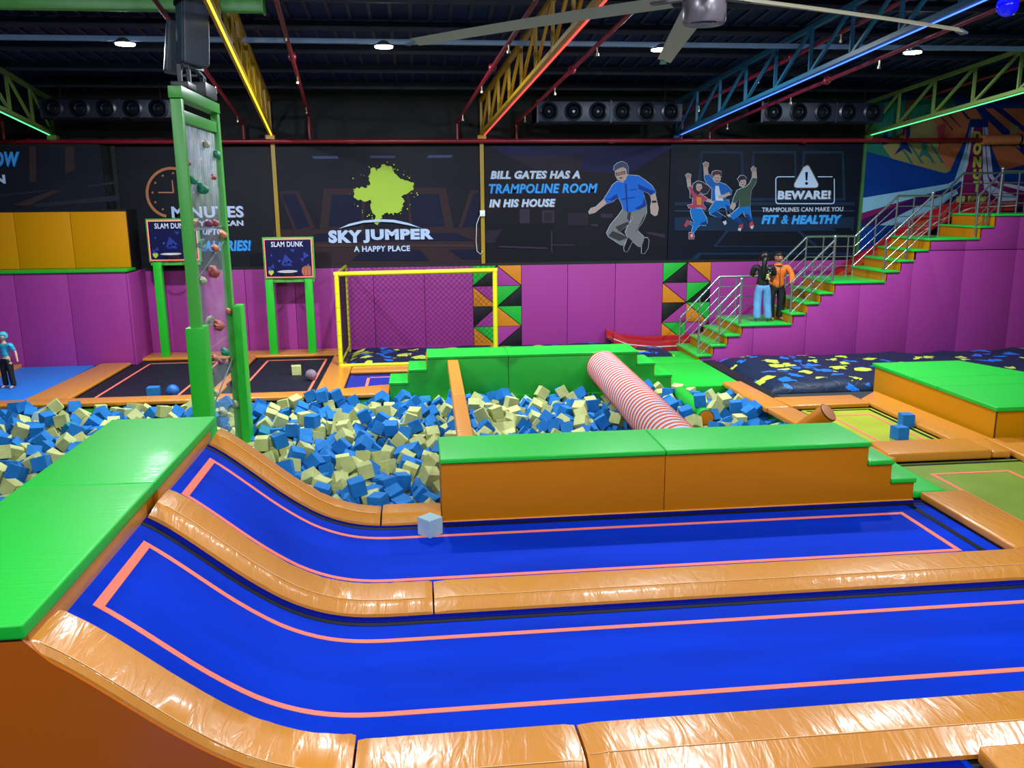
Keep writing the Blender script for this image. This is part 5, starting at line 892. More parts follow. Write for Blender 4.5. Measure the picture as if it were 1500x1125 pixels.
4225, 13968, 112, -13, 91, 30, -1050, 10068, -438, -47, -49, -50, -8599, 11877, 54, -52, 63, -20, 3515, 14924, -170, -19, -88, 9, 1636, 12977, -151, 62, -70, -16, -8016, 14040, 1, 11, -85, -24, -6579, 13608, -6, -54, 71, -23, -1348, 13523, -45, -30, 3, -18,
-1391, 13103, -110, 8, 92, 13, 4090, 13411, 2, -45, -61, -53, -5419, 8212, -84, 71, -61, -18, 5811, 14758, -75, 63, 2, -45, -1746, 10089, -484, 69, -13, 61, -6674, 9823, -127, -6, -95, -23, -6966, 7758, -16, 68, -62, -16, -874, 14414, -138, 25, -20, 14,
5191, 10067, -446, -58, 43, 51, -174, 10902, -230, 2, -37, 4, 900, 11994, 114, 2, -98, -9, -7162, 13532, -50, 62, 13, 72, -3149, 12540, -69, -56, 1, 82, 1921, 14434, -113, -53, -24, -38, -765, 10515, -39, 19, 67, -27, -2194, 12345, -54, -99, 2, -7,
-7635, 9341, -141, 34, -31, 24, 211, 10442, -478, 43, -31, 57, -7819, 9877, -30, 41, -5, -90, -799, 12126, -85, -63, -60, -17, -7346, 13203, -151, 85, -9, 48, -1680, 11547, -128, 28, 26, 63, 4784, 12285, 44, -9, 65, 68, -8536, 7248, -311, -11, -84, -50,
-7652, 13695, -123, -16, 88, -9, -8103, 11572, -31, -42, -38, 54, -6614, 11497, -42, 69, -32, 48, -3758, 14877, -36, 12, 37, -67, 1254, 13670, -56, 65, 8, 25, -5987, 11875, -56, -75, 9, 0, -3260, 15459, -48, 83, 11, 50, -1690, 13671, -86, 45, 59, -37,
-1332, 12871, -92, 73, -28, 28, 1205, 12018, 103, -80, -51, 25, 3553, 15183, -193, -75, 35, 12, -5430, 15465, -103, -67, -38, -44, -36, 15232, -79, -47, -12, -58, -894, 10994, -72, -51, -41, -68, 1143, 14790, -82, -13, 71, 11, 2380, 13378, -8, 2, -97, -6,
-1652, 13934, -84, 31, -24, -61, -7423, 13940, -61, -31, -50, -47, -8727, 7791, -104, 7, -89, 23, 2362, 14374, -100, 32, 31, -56, -8175, 14929, -79, -13, 55, -44, -1487, 15435, -57, 64, -48, -28, 1132, 15047, -66, -17, 50, 83, 19, 11241, -80, 14, 85, -6,
3619, 12863, -132, 23, 53, -75, -6865, 10943, -9, 53, 40, 41, -6932, 14456, -41, 41, 32, 83, -329, 13413, -38, 8, -97, 6, -8068, 14370, -4, 69, 56, 42, 2404, 14620, -94, 65, 71, -20, -3193, 13505, -258, -52, 55, 56, -2192, 14226, -57, 31, -11, 93,
1237, 13921, 76, 58, 58, 46, -297, 13944, -71, 95, -1, -28, 3845, 13898, -71, -67, -66, -27, -2643, 13227, -134, -64, 2, 75, -6652, 8538, -283, 27, 56, 43, -5865, 12837, -15, -29, 16, -74, -21, 13119, -97, 22, 69, -67, -1040, 12603, -131, 65, -30, 31,
-7859, 15304, -71, -12, -93, -8, -6881, 10020, -176, 27, 73, 20, -8822, 11162, -144, 43, 47, 67, 977, 13236, -39, 88, 2, -2, -6566, 8904, -66, 98, -10, -3, 4609, 12503, 24, -3, -30, -92, -6115, 12410, 46, 36, 21, -48, -8681, 10748, -97, 74, -21, 22,
4248, 14649, -85, -32, 15, 25, -5942, 10073, -102, -55, -33, -67, -5437, 12225, 28, -64, 17, 17, -7052, 9487, 95, -26, -41, 67, 2859, 13701, -56, -24, 73, -61, -5325, 12425, -4, -89, 2, -44, -1052, 12380, -119, -25, 72, 55, -6075, 12088, -36, -5, 70, -6,
-3311, 13666, -45, -83, -17, -52, -7687, 11829, -2, -8, -54, -12, 5424, 13036, -93, 45, 9, -68, 4390, 14484, 16, 85, 42, 25, 4269, 12983, -25, 50, -54, -41, 1370, 12506, -49, -59, 5, 3, -5566, 11239, -217, 38, -39, 53, -6537, 15220, -16, -52, -14, -81,
-8436, 8582, -53, 57, 15, -50, -493, 13716, -40, 9, 81, -10, 863, 14218, -81, -66, 59, 39, -5283, 13328, -7, -80, 24, 40, -6322, 9630, -174, 12, -95, -1, 3, 10162, -264, -98, 6, 14, -7213, 15175, -36, 57, 21, -34, -4511, 13817, 82, -1, 33, 47,
-6260, 15213, -81, -57, -49, -6, -1523, 14939, -129, -82, -4, 4, -25, 11012, -111, -76, -23, -27, 2427, 14852, -120, -64, -49, -18, -8791, 10219, -109, -1, 73, -22, -1991, 11576, -73, 65, 2, -4, -7270, 8371, -110, -49, -71, -42, -2090, 13437, -19, -65, -7, -9,
-2023, 10190, -260, 10, 25, -68, 2172, 15165, -127, 94, -11, -26, -7323, 12280, -91, -85, 9, 47, -5720, 12500, -91, -10, -94, -23, 5364, 14609, -27, 92, 6, -20, 3247, 13535, -117, -35, -44, -79, -5186, 14197, -61, 42, -30, -71, 4835, 14341, -213, 46, 81, 28,
4194, 15144, -87, -79, -36, -39, 5667, 14132, -26, 34, -22, 18, -6525, 13172, -26, 57, -31, 49, -6526, 14936, -33, 31, 51, -63, -6304, 11999, -40, 49, -47, 43, -6024, 8011, -206, 74, -58, -23, -8725, 14348, -102, 45, -10, -78, 1678, 14616, -129, 52, -19, 60,
-6817, 14264, -83, -79, -46, 33, -7599, 11254, -94, 40, 44, -55, 1326, 15223, -149, -62, -56, -24, -4944, 14559, -67, -12, 12, -57, -3105, 12587, -299, -50, 49, 41, -475, 12411, -114, -26, 76, 49, -5883, 13069, -19, 1, 39, 2, -5068, 13410, -3, 35, -34, 79,
-7925, 10432, -112, -37, -65, -62, 5822, 13687, -256, -73, -15, 64, -6018, 14259, -109, -5, 93, -9, -496, 13115, -76, -49, 38, 55, -481, 15478, -89, -69, -23, -34, -8740, 12152, 34, -48, 61, -25, 1366, 14903, -95, -21, 4, 90, -7784, 8867, -95, -1, 58, -78,
-2236, 12992, -18, 50, 6, 75, -8378, 15488, -136, 93, -3, 33, -5952, 7352, -49, 63, 67, 31, 342, 13279, -69, -70, 65, -10, -3398, 14164, 79, -89, -7, 40, -8661, 9211, -24, 7, 31, -91, -6182, 13842, 70, 3, -64, 41, -8351, 13298, -30, -72, 3, 62,
5088, 13665, -50, 17, 33, 64, -1892, 11823, -54, 15, 12, 61, -824, 13963, -60, 66, 73, 3, 41, 11976, -87, -95, 3, -25, 1908, 10097, -471, -35, -72, -24, 4323, 13403, 62, 52, 52, -50, 4908, 13822, -136, 90, 15, -25, -1096, 13383, -117, 77, 18, -26,
4435, 15288, -53, -5, -77, -22, -7396, 13498, -134, -42, -62, -60, 1047, 13520, -33, 13, 59, -76, -8222, 9022, -65, 4, 73, -67, -2997, 15209, -66, -18, 81, -24, 288, 14901, -140, -13, -43, 20, -1083, 14870, -166, 30, -6, -94, -6526, 12019, -32, 4, 85, -5,
-7873, 12049, -45, -43, 8, -88, -8730, 14950, -127, -62, -69, 30, -1692, 12255, -54, -50, 73, -8, -6478, 12228, -69, -62, 9, -76, 3011, 15465, -50, -20, 79, 43, -5413, 10389, -49, 1, 30, 1, -8521, 8005, -158, -6, 73, -28, -7608, 7794, -55, 77, 4, 60,
-7341, 11817, -132, -60, 71, -32, -1944, 13079, -161, -75, 19, -56, -1382, 15185, -115, 43, 23, 86, -1062, 13915, -107, -74, 0, 65, -967, 14643, -117, -66, 22, 48, -576, 14016, -70, -22, -64, 67, -5427, 11365, -74, 86, 43, -23, -5704, 14877, -130, 48, 20, -27,
-5981, 13445, -46, -35, 58, 42, -468, 12674, -109, -12, -60, 8, 1874, 14684, -164, -49, 68, -22, -263, 14175, -54, 50, -54, 30, -1067, 15445, -146, 6, -26, -69, -879, 15479, -73, 30, -53, 63, -5459, 8593, -108, -14, -43, -4, 1335, 14162, -14, 68, 15, -70,
-6511, 14111, -20, -16, -59, 69, -7098, 13073, -118, -65, -6, 40, 3360, 14483, -249, -20, -28, 75, 5422, 13936, -21, 5, 46, 47, -5154, 8863, -48, -98, 2, 15, -5685, 9607, -107, -7, 4, -98, -2590, 9843, -326, 25, -41, -74, -8145, 7682, -121, 88, -4, 38,
-8457, 14635, -104, 56, -7, -69, -8608, 13136, -16, -64, -2, 56, 5843, 13927, -97, -44, -1, 89, -4962, 14288, -53, 44, -17, 71, -315, 15157, -75, -75, -2, -34, 3368, 15404, -291, -6, 36, 0, 2592, 14294, 31, 72, 11, 60, -2113, 13650, -47, 8, -65, 1,
2231, 13646, -60, 41, 57, -54, -5429, 10983, -175, 34, 68, -54, -1921, 14509, -63, -40, -28, 72, 5089, 12955, -80, 19, 77, -44, -7195, 7684, -84, -54, 47, 53, 4111, 14111, -55, 20, -58, -12, -5705, 7596, -148, -69, 65, -4, -5184, 15214, -67, -79, -9, -33,
-8902, 8656, -100, -40, 40, 58, 3719, 13462, -262, 48, -10, -78, 2607, 14522, -56, -45, 56, 41, -8314, 12252, -64, 4, -12, 98, 3877, 12726, -118, -49, -60, 37, 4889, 13200, -161, 23, -59, -76, 2637, 13080, -19, 14, 8, -65, -7376, 13705, -95, 4, 86, -5,
4439, 12602, -68, 58, -8, -71, -3046, 13724, -417, -1, -65, -35, 4789, 12579, 8, 58, 20, 10, 2600, 15481, -1, 0, -17, 70, 3818, 14469, -150, -41, -3, -89, -5220, 11577, -64, -50, -60, -49, -3631, 14003, 42, 35, 33, 82, -5431, 10596, -114, -60, 28, 29,
-585, 10953, -78, -58, 63, -29, 826, 14490, -76, 8, -66, -20, 4248, 15464, -96, -3, 66, -74, -8220, 12042, -81, 78, 12, -12, -6626, 15406, -40, 78, 10, -59, -1684, 10956, -31, -8, 98, 7, -6887, 12895, -59, 66, 66, 26, 1865, 12833, -146, 14, 31, -11,
3589, 14186, -179, -47, 23, 43, -1920, 15321, -58, 0, -81, 5, 3374, 13406, -286, 88, 0, 45, -5536, 11814, -30, 23, -4, -96, 4418, 14081, 3, -75, -33, 48, 262, 13921, -160, -15, 90, -2, -6468, 12474, -56, 65, -63, 31, -3159, 12823, -271, -32, -45, -71,
-1454, 10021, -413, -88, 29, 10, -7410, 12068, -92, 48, 43, -61, -7112, 7441, -87, 11, -67, 13, 516, 14210, -114, 63, -24, -72, -2965, 14767, -71, 14, -38, -26, -6518, 10609, -78, 31, -70, 61, -5713, 8594, -185, 16, -23, -59, -8669, 7520, -86, -75, 49, -19,
-7691, 13922, -176, -70, -59, 14, -7199, 7393, -281, 50, 53, 50, -4587, 14463, -96, 39, 66, -56, -5699, 12261, -119, -9, -92, -3, 3621, 13948, -134, -58, -64, 28, -61, 13589, -40, -36, 60, -53, 1060, 15340, -47, 57, 56, 44, -6126, 8541, -245, 78, 55, -24,
-8491, 13805, -108, -32, 37, 78, -2991, 14282, -151, -74, -16, -19, 1541, 10378, -443, -23, -33, -80, -5689, 13476, -100, 37, 8, 91, 111, 13776, -51, 72, 27, -26, 995, 13780, 61, 2, -13, -84, -7078, 7980, -130, -64, 60, -11, 1664, 15459, -106, -42, -72, -51,
-185, 10625, -286, -7, 59, 79, -8112, 15162, -122, -17, -94, 8, -8400, 11056, -110, 63, -65, 7, 2887, 12659, -91, -15, -28, -70, -5722, 13728, -134, 43, -20, -66, -1954, 10699, 2, -34, -59, -48, -8720, 14122, -150, -53, -66, 25, -7248, 9704, 16, 75, -34, -51,
-3217, 13715, -259, -66, -31, -17, -3173, 14739, 12, -34, -10, 86, 5400, 12208, 21, -26, -47, -69, 4885, 15351, -70, -18, -73, 58, -8162, 11779, -33, 44, 55, -56, -2827, 11888, -277, 8, 69, 6, -8716, 14711, -133, -40, 78, -18, -842, 13503, -153, -19, -49, 10,
4947, 14694, -174, 0, 87, 43, -7087, 11575, -121, 86, 9, 47, 2641, 13361, -30, -69, 18, 67, -3240, 15237, -54, -71, -45, -30, -5019, 12700, 20, 13, 35, -46, -6401, 10831, 55, -53, 13, -81, 1105, 12528, -59, 43, -77, 42, 5638, 12502, -54, 77, 29, -14,
-7412, 14880, -140, -18, 32, -11, -3102, 12318, -229, -47, -18, -64, -5440, 10164, -119, -19, 5, 66, -4973, 7104, -11, 3, 84, 2, -265, 10163, -289, -19, 96, 3, -7704, 12899, -117, 45, 6, 86, -4202, 15487, -71, 98, -1, 14, -4997, 7144, -456, -35, -33, 59,
2629, 15031, -153, -40, 4, 75, -7374, 7465, -101, 59, -38, 43, -1211, 11785, -228, -31, 61, -64, 4725, 13439, -240, 64, 9, 12, 3352, 12727, -115, 78, 23, 55, 5805, 13075, -200, -49, 7, -49, -2244, 11726, -150, 42, -37, -67, -7374, 10991, -174, -45, 76, 38,
-7678, 13458, -65, 22, 25, -57, 4770, 14760, -232, 42, -67, 48, -5158, 13606, -31, -27, 40, 11, -836, 10746, -60, 55, -33, 59, -4976, 11160, 4, -23, 31, 69, -563, 13515, -30, -16, -97, -6, -1385, 14659, -155, -43, -77, -34, 3631, 15380, -247, 56, 26, -43,
-3416, 15450, -202, 49, 10, -22, -1343, 10863, -96, 80, -22, 17, -7867, 11200, -123, -16, -72, -62, 2525, 12203, 7, 75, 9, 37, -7678, 8018, -162, 50, -20, -83, -7069, 10495, -142, -6, 45, -3, -8493, 9452, 4, 13, 92, -29, 2714, 12418, -46, 0, -89, 39,
-5015, 13144, -7, 72, -13, -53, 2190, 13880, -112, -60, -16, -31, 2886, 14976, -128, 34, -52, -31, 5837, 12805, -142, -84, 17, -42, -8093, 15466, -125, -34, 19, -78, -8390, 11332, -84, -38, -48, 67, -2431, 15149, -163, -6, 81, -18, 798, 12883, -71, -72, 66, -12,
-2775, 15232, -104, -74, -44, -31, -6000, 15478, -156, -66, -37, -37, -6881, 12524, -29, -86, -17, -7, 2673, 12671, -104, 64, -60, 36, -4969, 12022, 79, -17, -2, 97, -1736, 15450, -25, -66, -15, -8, -2121, 12807, -113, -63, -66, -18, -8465, 9858, -143, -1, -95, -5,
3356, 15161, -278, -21, 31, -28, -4887, 14801, -44, -12, 70, 59, -1105, 11548, -171, 28, -13, -66, -6579, 9584, -115, -25, 57, 75, 3033, 14176, -50, -73, -16, 64, -6374, 7450, -462, 25, -62, 28, 1143, 14502, -116, -14, -95, -9, 4155, 12568, -84, -24, -35, 68,
-8159, 13597, -77, -57, -6, -8, -6858, 11399, -75, 13, -36, 91, -3949, 15483, -28, 98, 0, -1, -6479, 14658, -103, -45, 67, 15, -1849, 13367, -32, -11, 69, -69, 5673, 12270, -8, 24, 18, 74, -7790, 12688, -70, 46, 8, -49, 833, 13491, -72, 0, 91, -24,
-5464, 15205, -113, -21, -7, 78, -738, 10103, -429, 48, -58, 56, 1479, 13470, -251, 90, -2, 12, -3, 14991, -130, -50, 41, 30, -274, 13659, -40, -50, -40, -60, -6363, 13642, -75, 43, -40, -60, 5481, 15487, -149, 44, 4, 88, -217, 10387, -232, 72, 8, -67,
-8862, 10633, -11, -23, -55, -73, -168, 13884, 78, -7, 86, 13, -117, 10371, -424, -27, 60, 33, -6187, 15485, -55, 55, -31, 43, 854, 13948, -92, 45, 63, -57, -8154, 13043, -176, -11, 50, 77, -15, 12471, -92, -41, -17, -12, 1232, 10434, -460, 19, -18, 39,
-7888, 7332, -39, 78, -2, -11, 3880, 13659, -157, -27, -60, -64, -2802, 12283, -193, 3, -85, -4, -1667, 12531, -137, 18, 80, -53, 2591, 10358, -455, -23, -48, -81, -6617, 10825, -70, 64, 42, 59, -3725, 15340, -58, 65, 73, 2, -1994, 12562, -66, -40, -43, -54,
-8485, 14926, -162, -55, 63, 48, -6000, 11623, -163, 90, 2, -26, -6249, 13407, -46, -19, 20, -60, -7472, 8337, -155, 95, 3, 13, -6292, 11537, -119, -36, 26, -71, 5013, 14085, -124, -9, 32, -93, 4542, 10356, -415, -77, 6, 7, -75, 13377, -55, -29, -58, -71,
-3540, 14774, -82, 72, -67, 5, 5051, 14358, -73, -7, 72, 29, -5484, 14225, -100, -47, 74, -46, -7858, 13177, -55, 37, 11, -91, -5711, 7371, -136, -25, 61, 68, -7070, 11792, -115, -76, -23, -21, -5168, 10609, -63, -65, 8, -73, 3041, 15220, -152, -32, -23, 17,
-8399, 13084, -118, -46, 4, 88, -3410, 13452, 81, -49, 8, 85, -2741, 15457, -133, -68, 53, -44, -5725, 7447, -444, 65, 36, 62, -392, 11956, -234, 12, 27, -76, -5684, 10593, -70, -53, 33, 26, 3083, 13735, -30, -18, 71, -64, -5121, 11017, -124, 66, 29, 62,
-6242, 14773, -43, -55, -59, 57, 1079, 12249, 9, 27, -76, 33, -2738, 14050, -155, 58, 12, -34, -7491, 9757, -49, -44, 33, 28, -6181, 7646, -101, 63, -13, 75, 4902, 13549, -122, 22, 42, -82, -6335, 7459, -271, -1, -68, 4, -8691, 8775, -163, -6, 33, -62,
-2810, 12088, -226, -11, -67, -72, -8446, 14089, -143, -70, 2, -63, -6620, 7497, -201, -47, -25, 66, -2293, 12327, -273, 50, 51, 43, -694, 10056, -216, -8, 72, -62, -2217, 12552, 49, -59, 56, -34, -641, 14894, -109, -18, 64, -16, -8503, 12326, -53, 70, 64, -23,
266, 10241, -130, 11, -24, 53, -1372, 10167, -133, -28, 4, 94, -275, 12942, -101, 97, -2, -4, 887, 15095, -86, -2, 87, 1, 4088, 12357, -12, 69, 69, 7, -7124, 11066, -116, -14, 79, -31, -682, 10473, -238, 70, -11, 67, -3231, 12797, -87, 13, -24, 11,
171, 10730, -88, 31, 26, -90, 5197, 14761, -133, 0, 23, 71, -5202, 9401, -153, -8, -89, -37, -4097, 15156, -108, -40, 72, 49, -638, 13490, -223, -31, 57, 52, 2853, 10378, -401, -8, 70, 8, -6767, 12068, -20, 6, 1, 97, 4679, 12995, -130, -37, 70, 38,
-8045, 7464, -461, 78, -55, 0, 4646, 15499, -109, -1, -30, 2, 3567, 10446, -429, -90, -39, 10, -5454, 12800, -148, 46, 58, -64, 3415, 13668, -257, 71, -41, 37, -7019, 14899, -84, 14, -61, 74, -2695, 11048, -140, 65, -24, -54, 3646, 13703, -243, 1, 6, 72,
-1772, 11303, -113, 41, -30, 63, -6133, 9630, -247, -71, 6, 26, -6613, 12663, -163, 57, -28, -74, -7721, 8524, -90, 53, 35, -76, -7936, 8391, -66, -9, -53, -79, -372, 11492, -248, 39, -46, 50, 4882, 10427, -443, 89, 19, -18, 4715, 13697, -316, -39, 41, -60,
-446, 14505, -252, 61, 0, 71, 411, 14552, -297, -54, -2, 71, -7965, 8658, -29, -67, 10, -72, -8412, 11994, -28, -59, -9, 79, 258, 14630, -167, 13, -41, 82, -7944, 12308, -156, -25, 24, -53, -2710, 14557, -185, -81, -53, 12, -6589, 13380, -51, -61, -47, -40,
-8383, 15158, -185, -50, -19, 60, 5862, 10420, -394, -43, -54, -28, -6824, 13393, -22, 13, 15, 94, -6252, 10389, -65, 2, -23, 7, -2873, 14793, -286, -35, -62, -61, 5232, 14212, -112, -70, -21, 66, 3338, 14812, -300, 42, 26, -48, 3113, 14949, -164, -26, -57, 21,
141, 15316, -239, -95, -5, -22, -5776, 14271, -92, -49, 39, -59, 4506, 14734, -122, -46, -18, -78, -5127, 11325, -88, 55, 75, -4, -7129, 10209, -292, 23, 43, -58, 3715, 15096, -306, -30, 70, 44, -6932, 14008, 31, 93, -5, -33, 4363, 14976, -137, -38, -22, 79,
-2263, 15477, -14, 26, -54, 66, -5727, 14526, -168, 22, -87, 14, -6232, 14461, -76, 49, 58, -54, -5924, 11223, -111, -31, 41, -61, -5729, 11489, -132, 7, -41, 8, 4026, 15449, -147, 22, 55, 48, -5223, 11796, -15, -15, 20, -66, 4774, 12063, 42, -6, -31, -10,
-4451, 15462, -163, -10, 44, 69, 5842, 15221, -163, -70, 52, 47, -5989, 15237, -108, -14, -72, 23, -5826, 15409, -229, 52, 13, -18, 1856, 13173, -185, -25, 68, 61, -2174, 13208, -138, -47, 64, 53, -7605, 11022, -148, -61, -55, -33, -8714, 10430, -125, -68, -20, -36,
-6808, 11845, -54, -6, 18, 95, -5964, 12294, -73, 12, -34, -75, -7360, 11529, -121, 37, 67, -61, 2955, 13368, -107, -30, 6, 53, 2621, 13623, 27, 44, 32, 71, 1811, 13890, -268, -90, 13, 6, -24, 14065, -152, 32, 67, 18, -787, 14189, -148, -60, 14, 22,
4318, 13605, -43, 80, -6, -57, -8456, 11572, -72, 39, -45, -58, -5816, 7945, -286, -58, -37, -27, -1079, 14452, -214, -14, 95, 2, -7377, 12508, -151, 67, 21, -16, -55, 14587, -75, -19, 23, -55, -7638, 12522, -162, 11, 85, 13, -515, 10138, -194, -35, -74, -38,
-2258, 10177, -289, 12, -50, -40, -3326, 14930, -120, 11, 18, 97, -1699, 10406, -452, -66, 4, 74, -6858, 8151, -163, -2, -95, -26, -3833, 15065, -107, -66, 9, -57, -6263, 14245, -92, 45, 51, -58, -1212, 10638, -237, 17, 76, -60, -4375, 15261, -111, -16, 40, -88,
-4983, 15096, -96, 15, 75, -20, -7670, 14166, -110, -49, 25, 60, -5695, 15149, -112, -73, 26, 33, 3853, 10418, -453, 35, -12, 46, -7555, 14463, -91, 63, 61, 44, -2556, 10923, -305, -28, 51, -44, -9009, 7404, -431, 77, -11, -33, -2589, 11837, -299, 86, -6, -24,
-1215, 12107, -237, -36, 40, -41, -6429, 10407, -158, 12, 65, -71, -728, 12645, -167, 27, 60, -66, -266, 12698, -127, -68, -54, -27, -7260, 10427, -241, -36, -58, -56, -5830, 11517, -308, 35, 6, 92, -307, 13183, -48, -39, -48, -54, -1464, 13462, -240, 36, -31, 64,
-5208, 12752, -97, -14, -40, 54, 1922, 13718, -152, 52, 76, 2, -2615, 13682, -224, 33, -69, 36, -1916, 13891, -87, -43, 43, 51, 1541, 13934, -228, -10, -61, -71, -7962, 11785, -40, 48, 57, -53, 1096, 14191, -40, -76, 2, 63, 2883, 13937, -80, 7, -2, 6,
-5416, 13159, -111, 20, -34, -73, -1083, 14182, -193, 89, -15, 40, -380, 14229, -220, -1, 15, -66, -8428, 11769, -106, -62, 65, -33, -3274, 14151, -83, -92, 4, -35, -1276, 14472, -290, 10, -85, 7, -5449, 13724, -92, -33, 15, -70, -2262, 14998, -229, -38, 58, 57,
-2651, 15003, -70, -89, 28, -26, -1249, 15390, -216, 96, -1, 23, 1779, 15366, -255, -75, -21, -38, 2175, 15392, -162, -33, -30, 64, 4063, 15031, -230, -7, 85, -1, 2609, 15407, -262, -68, 60, -35, -7921, 13618, -67, 42, -35, -62, -8464, 13555, -85, -38, -56, 42,
-8705, 15471, -171, 29, 1, -94, -4801, 7118, -183, -46, -40, -53, -4566, 7139, -231, -3, 41, 1, -8800, 7427, -256, 1, 14, 74, -7789, 7408, -242, -44, 36, 46, -6961, 7453, -288, 64, -27, 65, -5039, 7380, -167, -34, 34, 63, -4825, 7676, -195, -56, 22, 45,
-4995, 7955, -271, 35, 57, -32, -6457, 8252, -261, -35, 3, 8, -6670, 8843, -245, -1, -99, 8, -6171, 8797, -206, 24, -58, 71, -5851, 8843, -304, 59, -18, 35, -5252, 9593, -236, -68, 25, -55, -4809, 9622, -300, -67, -52, -50, -6918, 9862, -310, -37, 67, -33,
-6174, 9929, -296, -5, -40, -55, -5025, 10165, -219, -3, 99, -6, -940, 10112, -242, 72, -4, -4, -5017, 10397, -206, 55, 44, 41, -2522, 10443, -221, -71, 35, 30, 84, 10470, -255, -27, -29, 62, 4002, 10259, -308, 52, 37, -18, -7822, 10671, -302, -33, -71, 22,
-5857, 10701, -184, -10, -76, -13, -401, 10694, -182, -3, 73, -2, -4694, 10923, -202, 18, 16, 91, -420, 10922, -230, 12, 17, 3, -8554, 11303, -264, 3, 73, -53, -4706, 11198, -237, 78, -8, 60, -2599, 11254, -302, 8, 80, 25, -392, 11209, -212, -17, 77, -34,
-8268, 11556, -189, -5, 82, 1, -7803, 11755, -217, -18, -25, 63, -6839, 11768, -234, -1, 55, -82, -5379, 11820, -196, -51, 48, 42, -4894, 11823, -283, 64, 70, 19, -1523, 11785, -272, 51, 38, -28, -953, 11770, -209, 28, 94, -5, -644, 11869, -238, -58, -60, -38,
-390, 11719, -169, -30, 63, 55, -3161, 12093, -214, -44, -57, -64, -2129, 12035, -207, -2, 57, -17, -2558, 12352, -262, 84, 12, 49, -2074, 12323, -254, -45, 40, 46, -1564, 12301, -221, 13, -94, -11, -2571, 12579, -322, -49, 54, 63, 4029, 12553, -255, -34, 9, -92,
-7520, 12850, -243, 19, -25, -78, -1711, 12905, -213, 59, -52, 35, -642, 12856, -310, 87, 7, 46, 3091, 12858, -213, -65, -62, 40, 3434, 12864, -290, 92, -12, -18, 1454, 13198, -301, -67, -59, -40, 2035, 13206, -312, 27, 88, -5, 3376, 13178, -294, 19, -43, -49,
-191, 13407, -236, -29, -7, 94, 1737, 13427, -265, -20, 55, -3, 5308, 13419, -269, 52, -47, 52, -4190, 13681, -219, 54, -46, -66, -3945, 13585, -240, 13, 91, 8, -1766, 13630, -288, 75, -5, -5, -1521, 13691, -298, -35, 31, -66, 1692, 13664, -282, -54, 11, 82,
-2870, 13992, -325, -5, 95, 2, -1515, 13927, -305, 68, 42, 5, -1231, 14010, -245, 72, 56, 31, 4739, 13938, -283, 58, -39, 64, -6635, 14190, -230, 95, -8, -11, 450, 14200, -315, -21, 9, 2, 3398, 14208, -308, -72, 61, 19, 4747, 14173, -323, -11, 41, 24,
2058, 14485, -276, -58, 67, -15, 4764, 14526, -322, 46, 78, 35, -431, 14817, -252, 35, -28, 75, 3618, 14837, -312, -66, -3, -51, 1735, 15114, -276, 8, 82, -16, 2356, 15013, -293, 48, 71, -45, 5044, 15123, -277, -1, -66, 22, -2335, 15380, -232, -17, -72, 5,
2370, 15263, -296, 72, -2, -68, 5658, 15278, -244, -90, 24, -33, -4620, 7136, -21, -33, -2, 93, -4890, 7320, 11, 74, 54, 34, -7884, 7602, -72, -50, 13, 23, -4991, 7579, -39, -49, -55, -59, -8245, 7937, -56, 15, -1, -88, -5170, 8086, -140, 30, -40, 72,
-4918, 8003, -65, 97, -19, -5, -4613, 7915, -99, 91, -18, 32, -8819, 8233, -151, 55, 52, -47, -5711, 8325, -238, -15, -92, 17, -4931, 8231, -75, -68, -31, -48, -8735, 8443, -129, -72, 17, -64, -4921, 8556, -41, 81, -8, 55, -4746, 8490, -107, -34, 65, 49,
-6836, 8896, -84, -36, 68, 56, -6315, 8860, -84, 18, 35, 63, -5712, 8932, -193, -69, -35, -18, -4924, 8880, -62, -67, -16, 63, -4758, 8748, -74, 51, -66, 30, -8679, 8996, -152, 78, 26, -15, -5689, 9153, -155, 60, -62, -24, -4921, 9146, -19, -6, 73, -10,
-4628, 8970, -38, 28, 80, 1, -8713, 9439, -78, -29, 60, -14, -8395, 9369, -192, -47, -11, -1, -5721, 9388, -146, -88, 6, 45, -4930, 9407, -73, 85, 22, 8, -4621, 9282, -141, -68, 66, -14, -7672, 9599, -160, 30, -35, -66, -4969, 9668, -61, -53, -50, -42,
-4646, 9568, -167, -4, -29, -15, -4923, 9915, -122, 39, -49, 72, -7628, 10138, -153, -29, 26, -64, -7327, 10081, -143, 40, 1, -83, -4831, 10166, -94, -8, -85, 11, -1657, 10228, -97, 88, -1, -45, -4977, 10382, -12, -1, -69, 0, -2724, 10517, -91, 37, 58, 46,
-2123, 10364, -106, 58, -14, -70, -8242, 10777, -140, 6, -51, -19, -7405, 10601, -150, 70, 38, -10, -4961, 10591, -8, -48, -54, 52, -4630, 10537, -82, 31, 28, 21, -2742, 10740, -105, 16, 64, -62, -2196, 10736, -104, 69, -61, -30, -1363, 10635, -74, 72, -28, 15,
-8774, 10949, -167, 57, -40, 57, -4926, 11023, -139, -64, 65, 29, -4568, 10923, -43, 19, -62, 74, -2962, 11104, -128, -5, -70, 46, -2170, 10938, -53, -19, -62, -69, -1882, 10940, -19, -75, 64, 4, -7144, 11328, -149, -9, -61, -12, -4901, 11315, -154, 37, -23, 63,
-4548, 11159, -77, -38, -48, 54, -2454, 11134, -165, -58, 62, -34, -2183, 11180, -83, 2, -97, -4, 236, 11182, -149, 21, 38, 59, -4983, 11585, -10, 38, 49, 47, -4693, 11463, -132, 75, 33, 56, -3172, 11510, -73, 46, -39, -62, -2195, 11408, -89, 1, -96, -25,
